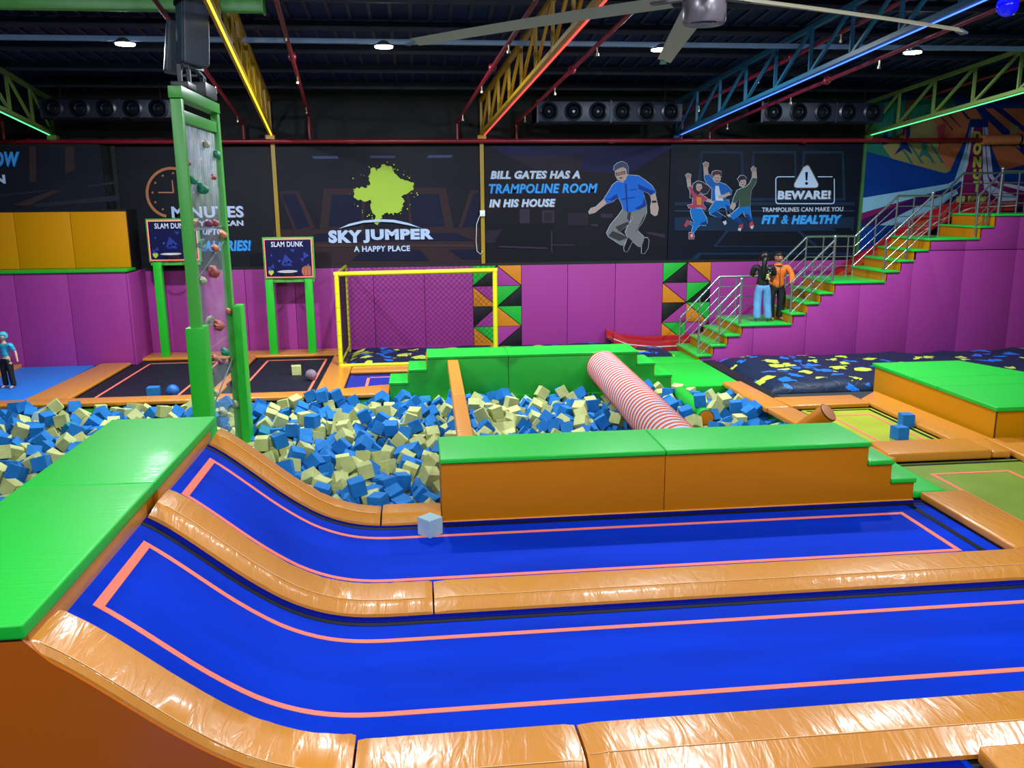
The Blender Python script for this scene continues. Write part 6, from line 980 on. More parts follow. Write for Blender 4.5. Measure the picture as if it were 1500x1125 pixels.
-789, 11497, -138, 65, 58, 47, -8735, 11731, -137, 63, -64, -41, -5011, 11799, -65, -47, 57, 55, -4700, 11846, -132, -73, -51, 31, -1683, 11765, -143, -86, 8, 46, 283, 11693, -99, 44, -17, -67, 1383, 11834, 12, 48, 50, -31, 2750, 11842, -60, -52, 84, 8,
3017, 11862, -85, -6, -94, 0, 3325, 11882, -28, 35, 86, 33, 3819, 11826, -63, 38, -59, 57, -7632, 12068, -65, -7, 73, -2, -5547, 12037, -66, 71, -13, 11, -4939, 12020, -118, -6, 97, 0, -4710, 12066, -48, -58, -55, 38, -3316, 12063, -19, 32, -51, -73,
582, 12111, -97, 21, -62, 71, 823, 12031, -63, -54, -36, -47, 1056, 11974, -86, 73, -43, 28, 1434, 12068, -5, -74, 8, 11, 1655, 12116, -31, 45, -36, 59, 1890, 12114, -68, -7, -48, 8, 2129, 12069, -55, -54, 52, -50, 2374, 12005, -45, -1, 57, 7,
2760, 12093, -7, 36, -27, -10, 2992, 12101, -49, -6, -6, -69, 3187, 12094, -20, -4, 4, 71, 3597, 12048, -89, 60, 31, -40, 3818, 12030, -73, -28, -3, 95, 4099, 12148, -18, -52, -57, -48, 4349, 12138, -45, -49, 62, 50, 4600, 12064, -55, -14, -88, -2,
4945, 12079, -102, -64, -29, -17, 5215, 12071, -159, 65, 67, 19, 5488, 12073, -152, 66, 57, 43, 5827, 12112, -110, 36, 12, -91, -6282, 12230, -44, -31, -39, -67, -4984, 12233, -30, -64, 1, -1, -4671, 12273, -95, -95, 2, -27, -3252, 12323, -50, 29, -28, -63,
-210, 12395, -152, 20, 24, -94, 83, 12200, -138, 11, -27, 0, 324, 12281, -94, 53, -46, 54, 520, 12353, -88, -2, 69, 2, 1382, 12277, -29, -1, 50, 7, 1641, 12327, -127, 65, 70, 16, 1900, 12367, -63, -14, -59, 69, 2153, 12344, -139, -28, -93, -5,
3037, 12318, -30, -43, 59, 59, 3242, 12303, -130, -63, 22, 20, 3588, 12269, -97, 63, 44, -35, 3831, 12228, -86, -30, 60, 64, 4388, 12348, -32, -71, 34, 30, 4644, 12285, -128, -9, -33, 63, 4900, 12280, -113, 17, -22, -62, 5203, 12286, -73, 4, 67, 2,
5835, 12332, -120, 35, 17, 70, -8259, 12470, -102, 6, -72, -18, -7082, 12452, -93, 41, -58, 61, -6876, 12667, -166, 31, 35, -62, -4863, 12468, -88, 2, -98, -6, -4658, 12503, -92, 11, -29, 94, -2816, 12529, -289, -29, 56, -40, -1400, 12578, -206, 18, 79, -54,
248, 12480, -79, -93, -10, 31, 566, 12644, -113, -6, 93, -12, 1625, 12597, -203, 16, -28, -53, 2234, 12552, -104, -75, 30, 49, 3236, 12498, -124, -31, -59, -67, 3558, 12520, -171, 13, -95, -3, 3828, 12485, -152, -51, 66, -15, 5241, 12522, -133, 14, -69, 67,
-7936, 12938, -136, -10, 64, -24, -4822, 12769, -64, -49, 44, 64, -4384, 12793, -45, -6, 96, 25, -3493, 12763, -53, 40, 80, -41, -2437, 12855, -138, 95, 0, 27, -1911, 12799, -148, -67, -10, 72, -1123, 12934, -134, 5, -48, 14, -889, 13047, -141, 23, -33, 69,
141, 12722, -119, 66, 55, -37, 2093, 12773, -123, 3, 59, 77, -6853, 13113, -45, -28, -68, -54, -5218, 12973, -96, 80, -27, 12, -4356, 13083, -99, -11, -66, -27, -4034, 13137, -160, 72, -25, 37, -3472, 13135, -68, -51, 62, 55, -2413, 13088, -145, 65, 56, -25,
558, 13101, -135, 7, 67, 22, 773, 13070, -125, 67, 72, -7, 1354, 13095, -161, 3, 89, 39, 2389, 13135, -61, 18, 22, 73, 2888, 13155, -102, 75, 0, 57, 5208, 13085, -173, 83, -26, 25, -7883, 13389, -51, 50, 64, -40, -5436, 13483, -116, 16, -50, 83,
-4602, 13387, -67, 45, 55, -41, -4393, 13431, -102, 68, -45, 39, -4085, 13368, -77, 62, -32, 64, -3788, 13363, -151, -13, -30, 68, -3552, 13356, -80, 7, -94, -1, 2121, 13269, -62, -22, -34, -32, 5522, 13434, -169, -26, 62, 71, -6815, 13654, -14, -38, 51, 57,
-6131, 13784, -115, -45, -74, -20, -4856, 13776, -30, 70, 8, 70, -4624, 13785, -78, 85, 10, 47, -4374, 13634, -72, 45, 30, 69, -4036, 13799, -111, -38, 76, -22, -3848, 13785, -196, 60, -42, 36, -3571, 13553, -46, 34, 65, -56, -2389, 13756, -98, 3, -88, 0,
-1904, 13653, -89, -49, 48, -45, 4082, 13619, -78, 89, -18, -38, 5236, 13674, -181, -40, -7, 86, 5494, 13681, -90, -63, -7, -76, -4910, 13996, -78, -29, -61, -63, -4073, 14049, -77, -51, -61, -39, -3822, 14018, -82, 23, 56, -72, -3555, 13804, -63, -29, -46, -31,
-1425, 13990, -115, -64, 60, -27, 2677, 13870, -64, 41, 58, -49, 4392, 13858, -93, -26, 54, -50, 5486, 14134, -112, 22, -48, 73, -6516, 14387, -107, 38, -29, -11, -4566, 14239, -44, 99, -2, 2, -4324, 14296, -100, 23, 60, -70, -4083, 14267, -155, -28, 63, 65,
-1930, 14194, -62, -1, -64, 5, -1346, 14205, -112, -23, -38, 63, -575, 14289, -158, 7, -97, 14, 2153, 14162, -161, 73, 14, -14, 2422, 14080, -89, 66, -60, 24, 2838, 14146, -77, 16, -4, 7, -7866, 14537, -64, 96, 23, 8, -7339, 14433, -187, -90, 13, -38,
-6838, 14647, -158, 51, 60, 25, -4349, 14549, -77, 98, 9, -7, -4137, 14494, -99, 43, -43, 50, -2432, 14549, -151, -83, 10, 25, 579, 14520, -117, -64, -39, -30, 1462, 14571, -106, -64, 46, -36, 2956, 14719, -119, 27, -28, 67, 5242, 14485, -179, -34, -25, 88,
-8187, 14687, -137, -38, -70, 30, -7644, 14806, -171, -20, -65, -59, -6758, 14907, -93, 43, -21, 55, -4672, 14692, -144, 75, -25, 23, -3788, 14699, -152, 63, 61, -44, -2727, 14789, -151, -45, 6, -87, 1553, 15025, -53, 29, 37, -42, 2167, 14903, -176, -51, 64, 49,
4100, 14830, -170, -25, -73, -56, 5204, 14960, -182, 87, 11, 45, -2143, 14985, -33, 66, -41, 56, 1583, 15247, -121, -12, 61, -20, -4699, 15216, -139, -55, -18, -38, -2123, 15397, -145, 70, 64, 10, 587, 15450, -120, 8, -50, 83, -4388, 7118, 109, 10, -98, -2,
-4747, 7250, 124, -92, 17, -33, -4480, 7322, 110, -1, 97, 9, -4475, 7685, -4, 88, -5, -46, -4717, 7962, 60, -14, 75, 56, -4751, 8508, 104, -13, 12, -72, -4540, 8440, 8, 17, 72, -66, -4550, 8678, 0, 85, -1, -15, -4488, 9282, 12, 24, 53, -79,
-4733, 9587, 15, 61, -15, 20, -4498, 9736, 18, 79, 19, -37, -2632, 10083, -78, -8, -38, 24, -4652, 10165, 68, 76, 8, 61, -2754, 10339, 21, -77, -17, -10, -4460, 10270, -41, -84, -27, 33, -4367, 10838, 128, -37, 70, 34, -4737, 11053, 55, 28, -46, -56,
-4555, 11359, 23, 24, 25, 5, -3091, 11230, 15, 22, -66, 59, 391, 10988, -5, -34, -17, 63, -4605, 11658, -24, -85, 19, 29, 317, 11394, 37, 3, 86, 26, 756, 11391, 168, 74, 5, -6, 4439, 11725, 93, -47, -70, -30, -4781, 11860, 78, 27, -60, 51,
-3101, 11776, -43, -31, -18, 92, 426, 11632, 23, -90, -21, 27, 1200, 11661, 116, 8, -62, -58, 1955, 11890, 4, -77, -29, -42, 2319, 11738, 28, -60, -68, 27, 2532, 11768, 86, -12, -58, -67, -4521, 12041, 24, -45, -57, -55, 1683, 11887, 71, 47, 32, 51,
5339, 11899, -54, 6, -86, -40, -4090, 12375, 94, 32, 23, 49, -3379, 12324, 100, 27, 64, -64, -4435, 12494, 37, -93, -3, -25, -4718, 12702, 124, -4, -61, -18, -4496, 12705, 118, 6, -67, -29, -3661, 12698, 31, -40, -22, 87, -3268, 12716, 95, 3, 50, 17,
-4783, 13199, 39, 34, 77, 25, -4457, 12993, 78, 45, 63, -25, -4136, 12961, -17, -28, 39, -50, -3412, 13221, 133, -22, 38, -5, -4266, 13243, 49, -82, -46, -31, -4245, 13888, 8, -50, -8, 44, -4250, 14954, -64, 47, -17, 20, -4749, 7125, -410, -47, 24, -19,
-4421, 7084, -429, 10, 80, 12, -7020, 7414, -481, 18, -67, 20, -6704, 7459, -413, 57, 2, 66, -5385, 7444, -416, 15, 73, 20, -2732, 9761, -489, 65, 19, -25, -2433, 10377, -483, -74, -21, -51, -2119, 10380, -405, 73, 13, 65, -1434, 10396, -478, -50, 45, 56,
-455, 10351, -432, 38, 50, 60, 569, 10437, -427, -77, -35, 42, 897, 10405, -480, 57, 32, -40, 1885, 10406, -471, 30, -31, 16, 5239, 10382, -419, 0, 35, -62, -2734, 11031, -391, -42, 31, 55, -3103, 13411, -487, -90, 27, -27]
# ------------------------------------------------------------------ staircase
Y0s, Y1s = 18.2, 19.75
LV = [(6.14, 6.46, .15), (6.46, 6.78, .37), (6.78, 7.1, .59), (7.1, 8.27, .81), (8.27, 8.58, 1.04), (8.58, 8.89, 1.27), (8.89, 9.2, 1.49), (9.2, 10.4, 1.72),
      (10.4, 10.72, 1.95), (10.72, 11.04, 2.18), (11.04, 11.37, 2.41), (11.37, 12.55, 2.65), (12.55, 12.87, 2.91), (12.87, 16.6, 3.17)]
st = thing('staircase', (10, 19, -.03), 'long staircase with green treads, orange risers and a purple padded side', 'staircase')
TRD = mat('green_tread', (28, 195, 62), .35, wrinkle=.15, wscale=4, coat=.3)
lastz = 0
for (a, b, z) in LV:
    nm = 'landing' if b-a > .5 else 'tread'
    obj(nm, MB().box(a-.03, b+.0, Y0s-.03, Y1s, z-.045, z), TRD, st, bevel=.012)
    obj('riser', MB().box(a-.0, a+.05, Y0s+.0, Y1s, lastz+.002, z-.047), ORAW, st)
    if lastz == 0: lastz = 0
    lastz = z
cutx = [6.2, 7.4, 8.62, 9.83, 11.04, 12.25, 13.5, 14.7, 16.6]
for xa, xb in zip(cutx, cutx[1:]):
    ring = [(xa+.003, -.03)]
    for (a, b, z) in LV:
        a2, b2 = max(a, xa+.003), min(b, xb-.003)
        if b2-a2 > .001: ring += [(a2+.02 if a2 == a else a2, z-.05), (b2+.02 if b2 == b and b < xb-.03 else b2, z-.05)]
    ring += [(xb-.003, -.03)]; rr_ = []
    for q in ring:
        if not rr_ or abs(q[0]-rr_[-1][0])+abs(q[1]-rr_[-1][1]) > 1e-3: rr_.append(q)
    if xa > 10.9:
        low = [(xa+.003, -.03)]+[(xa+.003, 2.37), (xb-.003, 2.37)]+[(xb-.003, -.03)] if xa > 12 else None
        if xa < 12: low = [(x, min(z, 2.37)) for x, z in rr_]
        hi = [(x, z) for x, z in rr_ if z > 2.385]
        hi = [(hi[0][0], 2.385)]+hi+[(hi[-1][0], 2.385)]
        lw = []
        for q in low:
            if not lw or abs(q[0]-lw[-1][0])+abs(q[1]-lw[-1][1]) > 1e-3: lw.append(q)
        for R_ in (lw, hi): a, b = xz(R_, Y0s+.055, .055); obj('side_panel', MB().hexa(a, b), PUR, st, bevel=.01)
    else: a, b = xz(rr_, Y0s+.055, .055); obj('side_panel', MB().hexa(a, b), PUR, st, bevel=.01)
# railings
RL = mat('steel_rail', (175, 185, 190), .2, metal=.85)
def railing(name, label, y, near):
    t = thing(name, (10, y, .1), label, 'railing')
    flights = [((6.17, .0), (7.1, .81)), ((8.27, .81), (9.2, 1.72)), ((10.4, 1.72), (11.4, 2.65)), ((12.5, 2.65), (13.0, 3.17))]
    H = .93
    F_ = []
    for i, ((a, za), (b, zb)) in enumerate(flights):
        zs, ze = (.78, 1.74) if i == 0 else (za+.92, zb+.92)
        F_.append((a, zs, b, ze))
        obj('handrail', MB().tube((a, y, zs), (b, y, ze), .026, 10), RL, t, smooth='auto')
        for k in (.24, .48, .70): obj('bar', MB().tube((a, y, zs-k), (b, y, ze-k), .012, 8), RL, t, smooth='auto')
        m_ = (a+b)/2; zm = zs+(ze-zs)*.5; fl_ = max([z for p, q, z in LV if p <= m_ < q]+[0])
        obj('post', MB().tube((m_, y, fl_), (m_, y, zm), .018, 8), RL, t, smooth='auto')
        obj('post', MB().tube((a, y, za), (a, y, zs+.0), .024 if near else .02, 10), RL, t, smooth='auto')
        h2 = ze+(.05 if near else 0); mb = MB().tube((b, y, zb), (b, y, h2), .03 if near else .02, 10)
        if near: mb.ball((b, y, h2+.02), .045, 10)
        obj('post', mb, RL, t, smooth='auto')
    segs = [((13.0, 3.17), (16.5, 3.17))]
    if not near: segs += [((7.1, .81), (8.27, .81)), ((9.2, 1.72), (10.4, 1.72)), ((11.4, 2.65), (12.5, 2.65))]
    for (a, z), (b, _) in segs:
        obj('handrail', MB().tube((a, y, z+.93), (b, y, z+.93), .026, 10), RL, t, smooth='auto')
        for k in (.24, .48, .70): obj('bar', MB().tube((a, y, z+.93-k), (b, y, z+.93-k), .012, 8), RL, t, smooth='auto')
        x = a+.42
        while x < b-.1: obj('post', MB().tube((x, y, z), (x, y, z+.93), .018, 8), RL, t, smooth='auto'); x += .62
    return t
railing('stair_railing', 'steel railing along the near side of the stairs', 18.27, True)
railing('stair_railing', 'steel railing along the far side of the stairs, with level runs on the landings', 19.68, False)

# red slide behind the stairs
sl = thing('slide', (9, 20.3, 0), 'red rimmed slide running down between the stairs and the mural', 'slide')
SP = [(14.6, 3.35), (13.4, 3.3), (12.6, 3.0), (11.6, 2.35), (10.6, 1.75), (9.6, 1.05), (8.6, .5), (7.6, .2), (6.6, .1), (5.6, .08), (4.95, .16), (4.6, .3)]
RDV = mat('red_vinyl', (170, 22, 34), .35, wrinkle=.2, wscale=4, coat=.4)
def lip(y0, y1, dz0, dz1):
    mb = MB()
    for i, (x, z) in enumerate(SP): mb.v += [Vector((x, y0, z+dz0)), Vector((x, y1, z+dz0)), Vector((x, y1, z+dz1)), Vector((x, y0, z+dz1))]
    for i in range(len(SP)-1):
        for j in range(4): q = (j+1) % 4; mb.f.append([4*i+j, 4*i+q, 4*i+4+q, 4*i+4+j]); mb.mi.append(0)
    mb.f.append([0, 1, 2, 3]); e = 4*(len(SP)-1); mb.f.append([e+3, e+2, e+1, e]); mb.mi += [0, 0]; return mb
obj('rim', lip(19.85, 19.98, -.14, .1), RDV, sl, bevel=.01); obj('rim', lip(20.66, 20.79, -.14, .1), RDV, sl, bevel=.01)
obj('slide_lane', lip(19.98, 20.3, -.12, -.06), mat('lane_teal', (20, 95, 80), .4), sl); obj('slide_lane', lip(20.3, 20.66, -.12, -.06), mat('lane_orange', (190, 90, 30), .4), sl)
obj('stripe', lip(19.845, 19.851, -.03, -.005), mat('stripe_white', (200, 190, 190), .5), sl)

# ------------------------------------------------------------------ roof trusses with neon tubes
def truss(label, X0, paint, neon, ncol, side, tmax=17.5, skew=0):
    P0 = Vector((X0, YW-.02, 5.08)); d = (-TD+Vector((skew, 0, 0))).normalized(); t = thing('roof_truss', P0, label, 'truss')
    Lm = tmax; top = Vector((0, 0, .75))
    A, B = P0, P0+d*Lm
    obj('bottom_chord', MB().bar(A, B, .09, .07), paint, t); obj('top_chord', MB().bar(A+top, B+top, .09, .07), paint, t)
    s = .62; n = int(Lm/s)
    for i in range(n+1):
        p = P0+d*(i*s)
        if i % 2 == 0: obj('upright', MB().bar(p, p+top, .055, .045), paint, t)
        if i < n:
            q = P0+d*((i+1)*s); a, b = (p+top, q) if i % 2 == 1 else (p, q+top)
            if i % 2 == 0: obj('diagonal', MB().bar(p, P0+d*((i+2)*s)+top, .05, .045), paint, t)
    obj('wall_shoe', MB().box(X0-.1, X0+.1, YW-.18, YW, 4.95, 5.05), paint, t)
    off = Vector((side*.06, 0, -.035)); nt = obj('neon_tube', MB().tube(A+off+d*.05, B+off, .016, 8), neon, t, smooth='auto')
    return t
NY, NRD, NB, NG = mat('neon_yellow', (255, 225, 40), emit=3), mat('neon_red', (255, 60, 55), emit=3), mat('neon_blue', (50, 90, 255), emit=5), mat('neon_green', (90, 255, 150), emit=2.2)
MU = mat('mustard_steel', (170, 130, 16), .4); TE = mat('teal_steel', (26, 88, 120), .4); OL = mat('olive_steel', (100, 122, 62), .4)
truss('green tinted roof truss with a green neon tube at the left edge', -8.03, OL, NG, None, -1)
truss('mustard roof truss with a yellow neon tube beside the loudspeakers', -3.28, MU, NY, None, .3, 14, .018)
truss('mustard roof truss with a red neon tube above the splash poster', 1.57, MU, NRD, None, 1, 13)
truss('teal roof truss with a blue neon tube left of the ceiling lamp', 6.29, TE, NB, None, 1)
truss('olive roof truss with a green neon tube in front of the mural', 11.12, OL, NG, None, 1)
for lab, x0, x1, y, z in (('long pale blue tray bar across the ceiling carrying the lamps', -13.9, 17.9, 15.4, 6.19),):
    tag(obj('lighting_bar', MB().box(x0, x1, y-.03, y+.03, z-.04, z+.04), mat('bar_bluegrey', (120, 150, 190), .35), bevel=.008), lab, 'bar')
LE = mat('lamp_lens', (235, 245, 255), emit=60)
def lamp(label, c, group=None):
    t = thing('ceiling_lamp', c, label, 'lamp', group); x, y, z = c
    obj('housing', MB().lathe((x, y, z), [(.05, .14), (.09, .12), (.17, .02), (.17, -.01)], 20), mat('lamp_housing', (60, 64, 72), .4), t, smooth='auto')
    obj('hook', MB().tube((x, y, z+.1), (x, y, z+.3), .01, 6), DRK, t)
    obj('lens', MB().lathe((x, y, z), [(.15, -.012), (.15, -.03), (.06, -.045)], 20), LE, t, smooth='auto')
for c, lab in zip(LAMPS, ('bright ceiling lamp above the clock poster, leftmost', 'bright ceiling lamp above the splash poster', 'ceiling lamp partly hidden behind a fan blade', 'bright ceiling lamp at the right, above the warning poster')): lamp(lab, c)
for c in LAMPS2: lamp('round ceiling lamp out of view above the runways', c, 'ceiling lamps out of view')
# red sprinkler pipes
RP = mat('red_pipe_paint', (120, 18, 34), .35)
mp_ = thing('water_pipe', (0, YW-.16, 4.93), 'long red pipe running along the top of the posters', 'pipe')
obj('pipe_run', MB().tube((-13.9, YW-.16, 4.9), (14.1, YW-.16, 4.93), .055, 12), RP, mp_, smooth='auto')
for x in (-8.6, -1.5, 4.6, 9.4): obj('coupling', MB().tube((x, YW-.16, 4.915), (x+.12, YW-.16, 4.915), .07, 12), RP, mp_, smooth='auto')
op = thing('padded_pipe', (15, YW-.2, 4.95), 'orange wrapped section of pipe in front of the mural', 'pipe')
obj('sleeve', MB().tube((14.1, YW-.2, 4.93), (17.5, YW-.2, 4.97), .12, 16), mat('orange_pipe', (205, 125, 80), .4), op, smooth='auto')
obj('band', MB().tube((15.05, YW-.2, 4.945), (15.1, YW-.2, 4.945), .125, 16), BLK, op, smooth='auto')
def branch(label, px, py, L_, dropx=0):
    p = U(px, py, YW-.2); d = -TD.normalized(); zt = p.z; t = thing('sprinkler_pipe', (p.x, p.y, 4.9), label, 'pipe')
    obj('pipe_run', MB().path([(p.x, p.y, 4.95), (p.x, p.y, zt-.05), tuple(p+d*.08), tuple(p+d*L_)], .036, 8), RP, t, smooth='auto')
    k = 1.0
    while k < L_:
        q = p+d*k; obj('sprinkler_head', MB().tube(q, q-Vector((0, 0, .14)), .012, 6).tube(q-Vector((0, 0, .12)), q-Vector((0, 0, .16)), .028, 8), mat('brass', (150, 140, 120), .3, metal=.7), t)
        k += 2.9
    for k in (5.2,):
        if k < L_: q = p+d*k; obj('joint', MB().ball(q, .075, 8), RP, t, smooth=True)
for a in (('red sprinkler pipe left of the red neon truss', 670, 178, 13), ('red sprinkler pipe right of the red neon truss', 757, 180, 13), ('red sprinkler pipe right of the yellow neon truss', 452, 168, 12), ('red sprinkler pipe just left of the yellow neon truss', 356, 180, 12), ('red sprinkler pipe crossing the blue neon truss', 1000, 165, 15), ('red sprinkler pipe through the green neon truss at the right', 1330, 150, 14), ('red sprinkler pipe at the far left', 2, 175, 14), ('short red pipe right of the blue neon truss', 1040, 190, 13)): branch(*a)
# air ducts with round nozzles
DM = mat('duct_sheet', (24, 34, 54), .45, metal=.3)
def duct(label, px0, px1, pyt, pyb, n):
    y = 19.4; a = U(px0, pyb, y); b = U(px1, pyt, y); z0, z1 = a.z, U(px0, pyt, y).z
    t = thing('air_duct', ((a.x+b.x)/2, y+.4, z0), label, 'duct')
    obj('duct_box', MB().box(a.x, b.x, y, y+.75, z0, z1), DM, t, bevel=.015)
    w_ = (b.x-a.x)/n
    for i in range(n):
        cx_ = a.x+w_*(i+.5); cz = (z0+z1)/2
        obj('nozzle', MB().lathe((cx_, y, cz), [(.2, 0), (.205, .02), (.16, .035), (.15, -.01), (.12, .02), (.1, .05), (.075, .03), (.05, .06), (.03, .02)], 20, axis=(0, -1, 0)), mat('nozzle_dark', (26, 32, 44), .3, metal=.5), t, smooth='auto')
        if i % 3 == 0: obj('flange', MB().box(a.x+w_*i-.0, a.x+w_*i+.04, y-.02, y+.77, z0-.02, z1+.02), DM, t)
    for x in (a.x+.3, b.x-.3): obj('hanger', MB().box(x-.01, x+.01, y+.35, y+.37, z1, roofz(y)-.02), DRK, t)
duct('dark air duct with round nozzles between the red and the blue neon trusses', 786, 1000, 148, 178, 6)
duct('dark air duct with round nozzles between the blue and the right green neon trusses', 1114, 1296, 150, 178, 5)
duct('dark air duct with round nozzles at the left, behind the loudspeakers', 60, 250, 145, 172, 5)
# green beam across the top left
gb = thing('roof_beam', (-6, 12.6, 6.3), 'green steel beam at the top left corner behind the loudspeakers', 'beam')
q0, q1 = U(-60, 12, 12.6), U(385, 13, 12.6); obj('beam_box', MB().box(-12, q1.x, 12.52, 12.68, q0.z+.0, q0.z+.18), GRNP, gb, bevel=.008); obj('end_plate', MB().box(q1.x, q1.x+.02, 12.49, 12.71, q0.z-.02, q0.z+.19), GRNP, gb)
bx_ = thing('junction_box', U(284, 4, 12.1), 'dark fitting with cables hanging from the green beam above the loudspeakers', 'box'); c = U(284, 5, 12.1)
obj('casing', MB().ball(c, .22, 12, sc=(1.2, .7, .45)), mat('fitting_dark', (26, 26, 30), .6), bx_, smooth=True); obj('hook', MB().tube(c, c+Vector((0, .1, .4)), .02, 6), DRK, bx_)

# big ceiling fan
FC = Vector((2.52, 7.65, 5.06)); fan = thing('ceiling_fan', FC, 'large ceiling fan with six long beige blades, at rest', 'fan')
obj('motor_housing', MB().lathe(FC, [(.02, .012), (.06, .0), (.065, .012), (.1, .0), (.105, .012), (.17, -.005), (.185, .02), (.19, .2), (.12, .28), (.12, .5), (.05, .52)], 32), mat('fan_housing', (120, 112, 120), .3, metal=.2), fan, smooth='auto')
obj('down_rod', MB().tube(FC+Vector((0, 0, .5)), FC+Vector((0, 0, roofz(FC.y)-FC.z)), .03, 10), STEEL, fan, smooth='auto')
FB = mat('fan_blade', (186, 178, 152), .45)
for k in range(6):
    a = R(20+60*k); u = Vector((math.cos(a), math.sin(a), .0)); v = Vector((-math.sin(a), math.cos(a), 0)); Lb = 3.25
    rise = Vector((0, 0, .22+.0*k))
    mb = MB(); st_ = []
    for i in range(9):
        s_ = .34+(Lb-.34)*i/8; w_ = .25-.09*i/8; c = FC+u*s_+rise+Vector((0, 0, -.04*(i/8)**2)); th = .012; up = Vector((0, 0, 1))
        st_.append([c+v*w_/2+up*.02, c+up*(th+.02), c-v*w_/2-up*.03, c-up*.0])
    for r_ in st_: mb.v += r_
    for i in range(8):
        for j in range(4): q = (j+1) % 4; mb.f.append([4*i+j, 4*i+q, 4*i+4+q, 4*i+4+j]); mb.mi.append(0)
    mb.f += [[0, 1, 2, 3], [35, 34, 33, 32]]; mb.mi += [0, 0]
    bl = obj('blade', mb, FB, fan, smooth='auto')
    obj('blade_arm', MB().bar(FC+u*.12+rise, FC+u*.5+rise, .07, .02), mat('fan_arm', (70, 62, 70), .4), fan)
    obj('winglet', MB().bar(FC+u*(Lb-.01)+rise-Vector((0, 0, .03)), FC+u*(Lb+.1)+rise-Vector((0, 0, .06)), .08, .02), mat('winglet_grey', (90, 110, 140), .3), bl)
dl = thing('party_light', U(1476, 10, 10.5), 'small round blue party light at the top right corner', 'lamp'); c = U(1476, 8, 10.5)
obj('globe', MB().ball(c, .13, 14), mat('globe_blue', (20, 20, 235), .1, emit=.5), dl, smooth=True); obj('base', MB().lathe(c+Vector((0, 0, .1)), [(.12, 0), (.13, .06), (.08, .1), (.02, .5)], 16), BLK, dl, smooth='auto')

# ------------------------------------------------------------------ people
def skin(name, chains, m, parent, sub=1, extra=None, mats=None):
    """chains: list of lists of (pos, radius); a chain may start with an index ('@', i) of an earlier vertex"""
    V, E, Rd = [], [], []
    for ch in chains:
        prev = None
        for it in ch:
            if it[0] == '@': prev = it[1]; continue
            V.append(it[0]); Rd.append(it[1]); i = len(V)-1
            if prev is not None: E.append((prev, i))
            prev = i
    me = bpy.data.meshes.new(name); me.from_pydata([Vector(v) for v in V], E, []); o = bpy.data.objects.new(name, me); C.objects.link(o)
    md = o.modifiers.new('s', 'SKIN'); md.branch_smoothing = .6; md.use_smooth_shade = True
    for i, r in enumerate(Rd):
        r = r if isinstance(r, tuple) else (r, r); me.skin_vertices[0].data[i].radius = r
    me.skin_vertices[0].data[0].use_root = True
    o.modifiers.new('u', 'SUBSURF').levels = sub
    bpy.context.view_layer.update(); m2 = bpy.data.meshes.new_from_object(o.evaluated_get(bpy.context.evaluated_depsgraph_get())); bpy.data.objects.remove(o)
    m2.materials.clear(); m2.materials.append(m); m2.name = name; m2.shade_smooth()
    if extra:
        bm = bmesh.new(); bm.from_mesh(m2)
        for (c, r, sc) in extra:
            res = bmesh.ops.create_uvsphere(bm, u_segments=16, v_segments=12, radius=r)
            for v in res['verts']: v.co = Vector((v.co.x*sc[0], v.co.y*sc[1], v.co.z*sc[2]))+Vector(c)
            for f in bm.faces: f.smooth = True
        bm.to_mesh(m2); bm.free()
    ob = bpy.data.objects.new(name, m2); C.objects.link(ob); ob.parent = parent; return ob
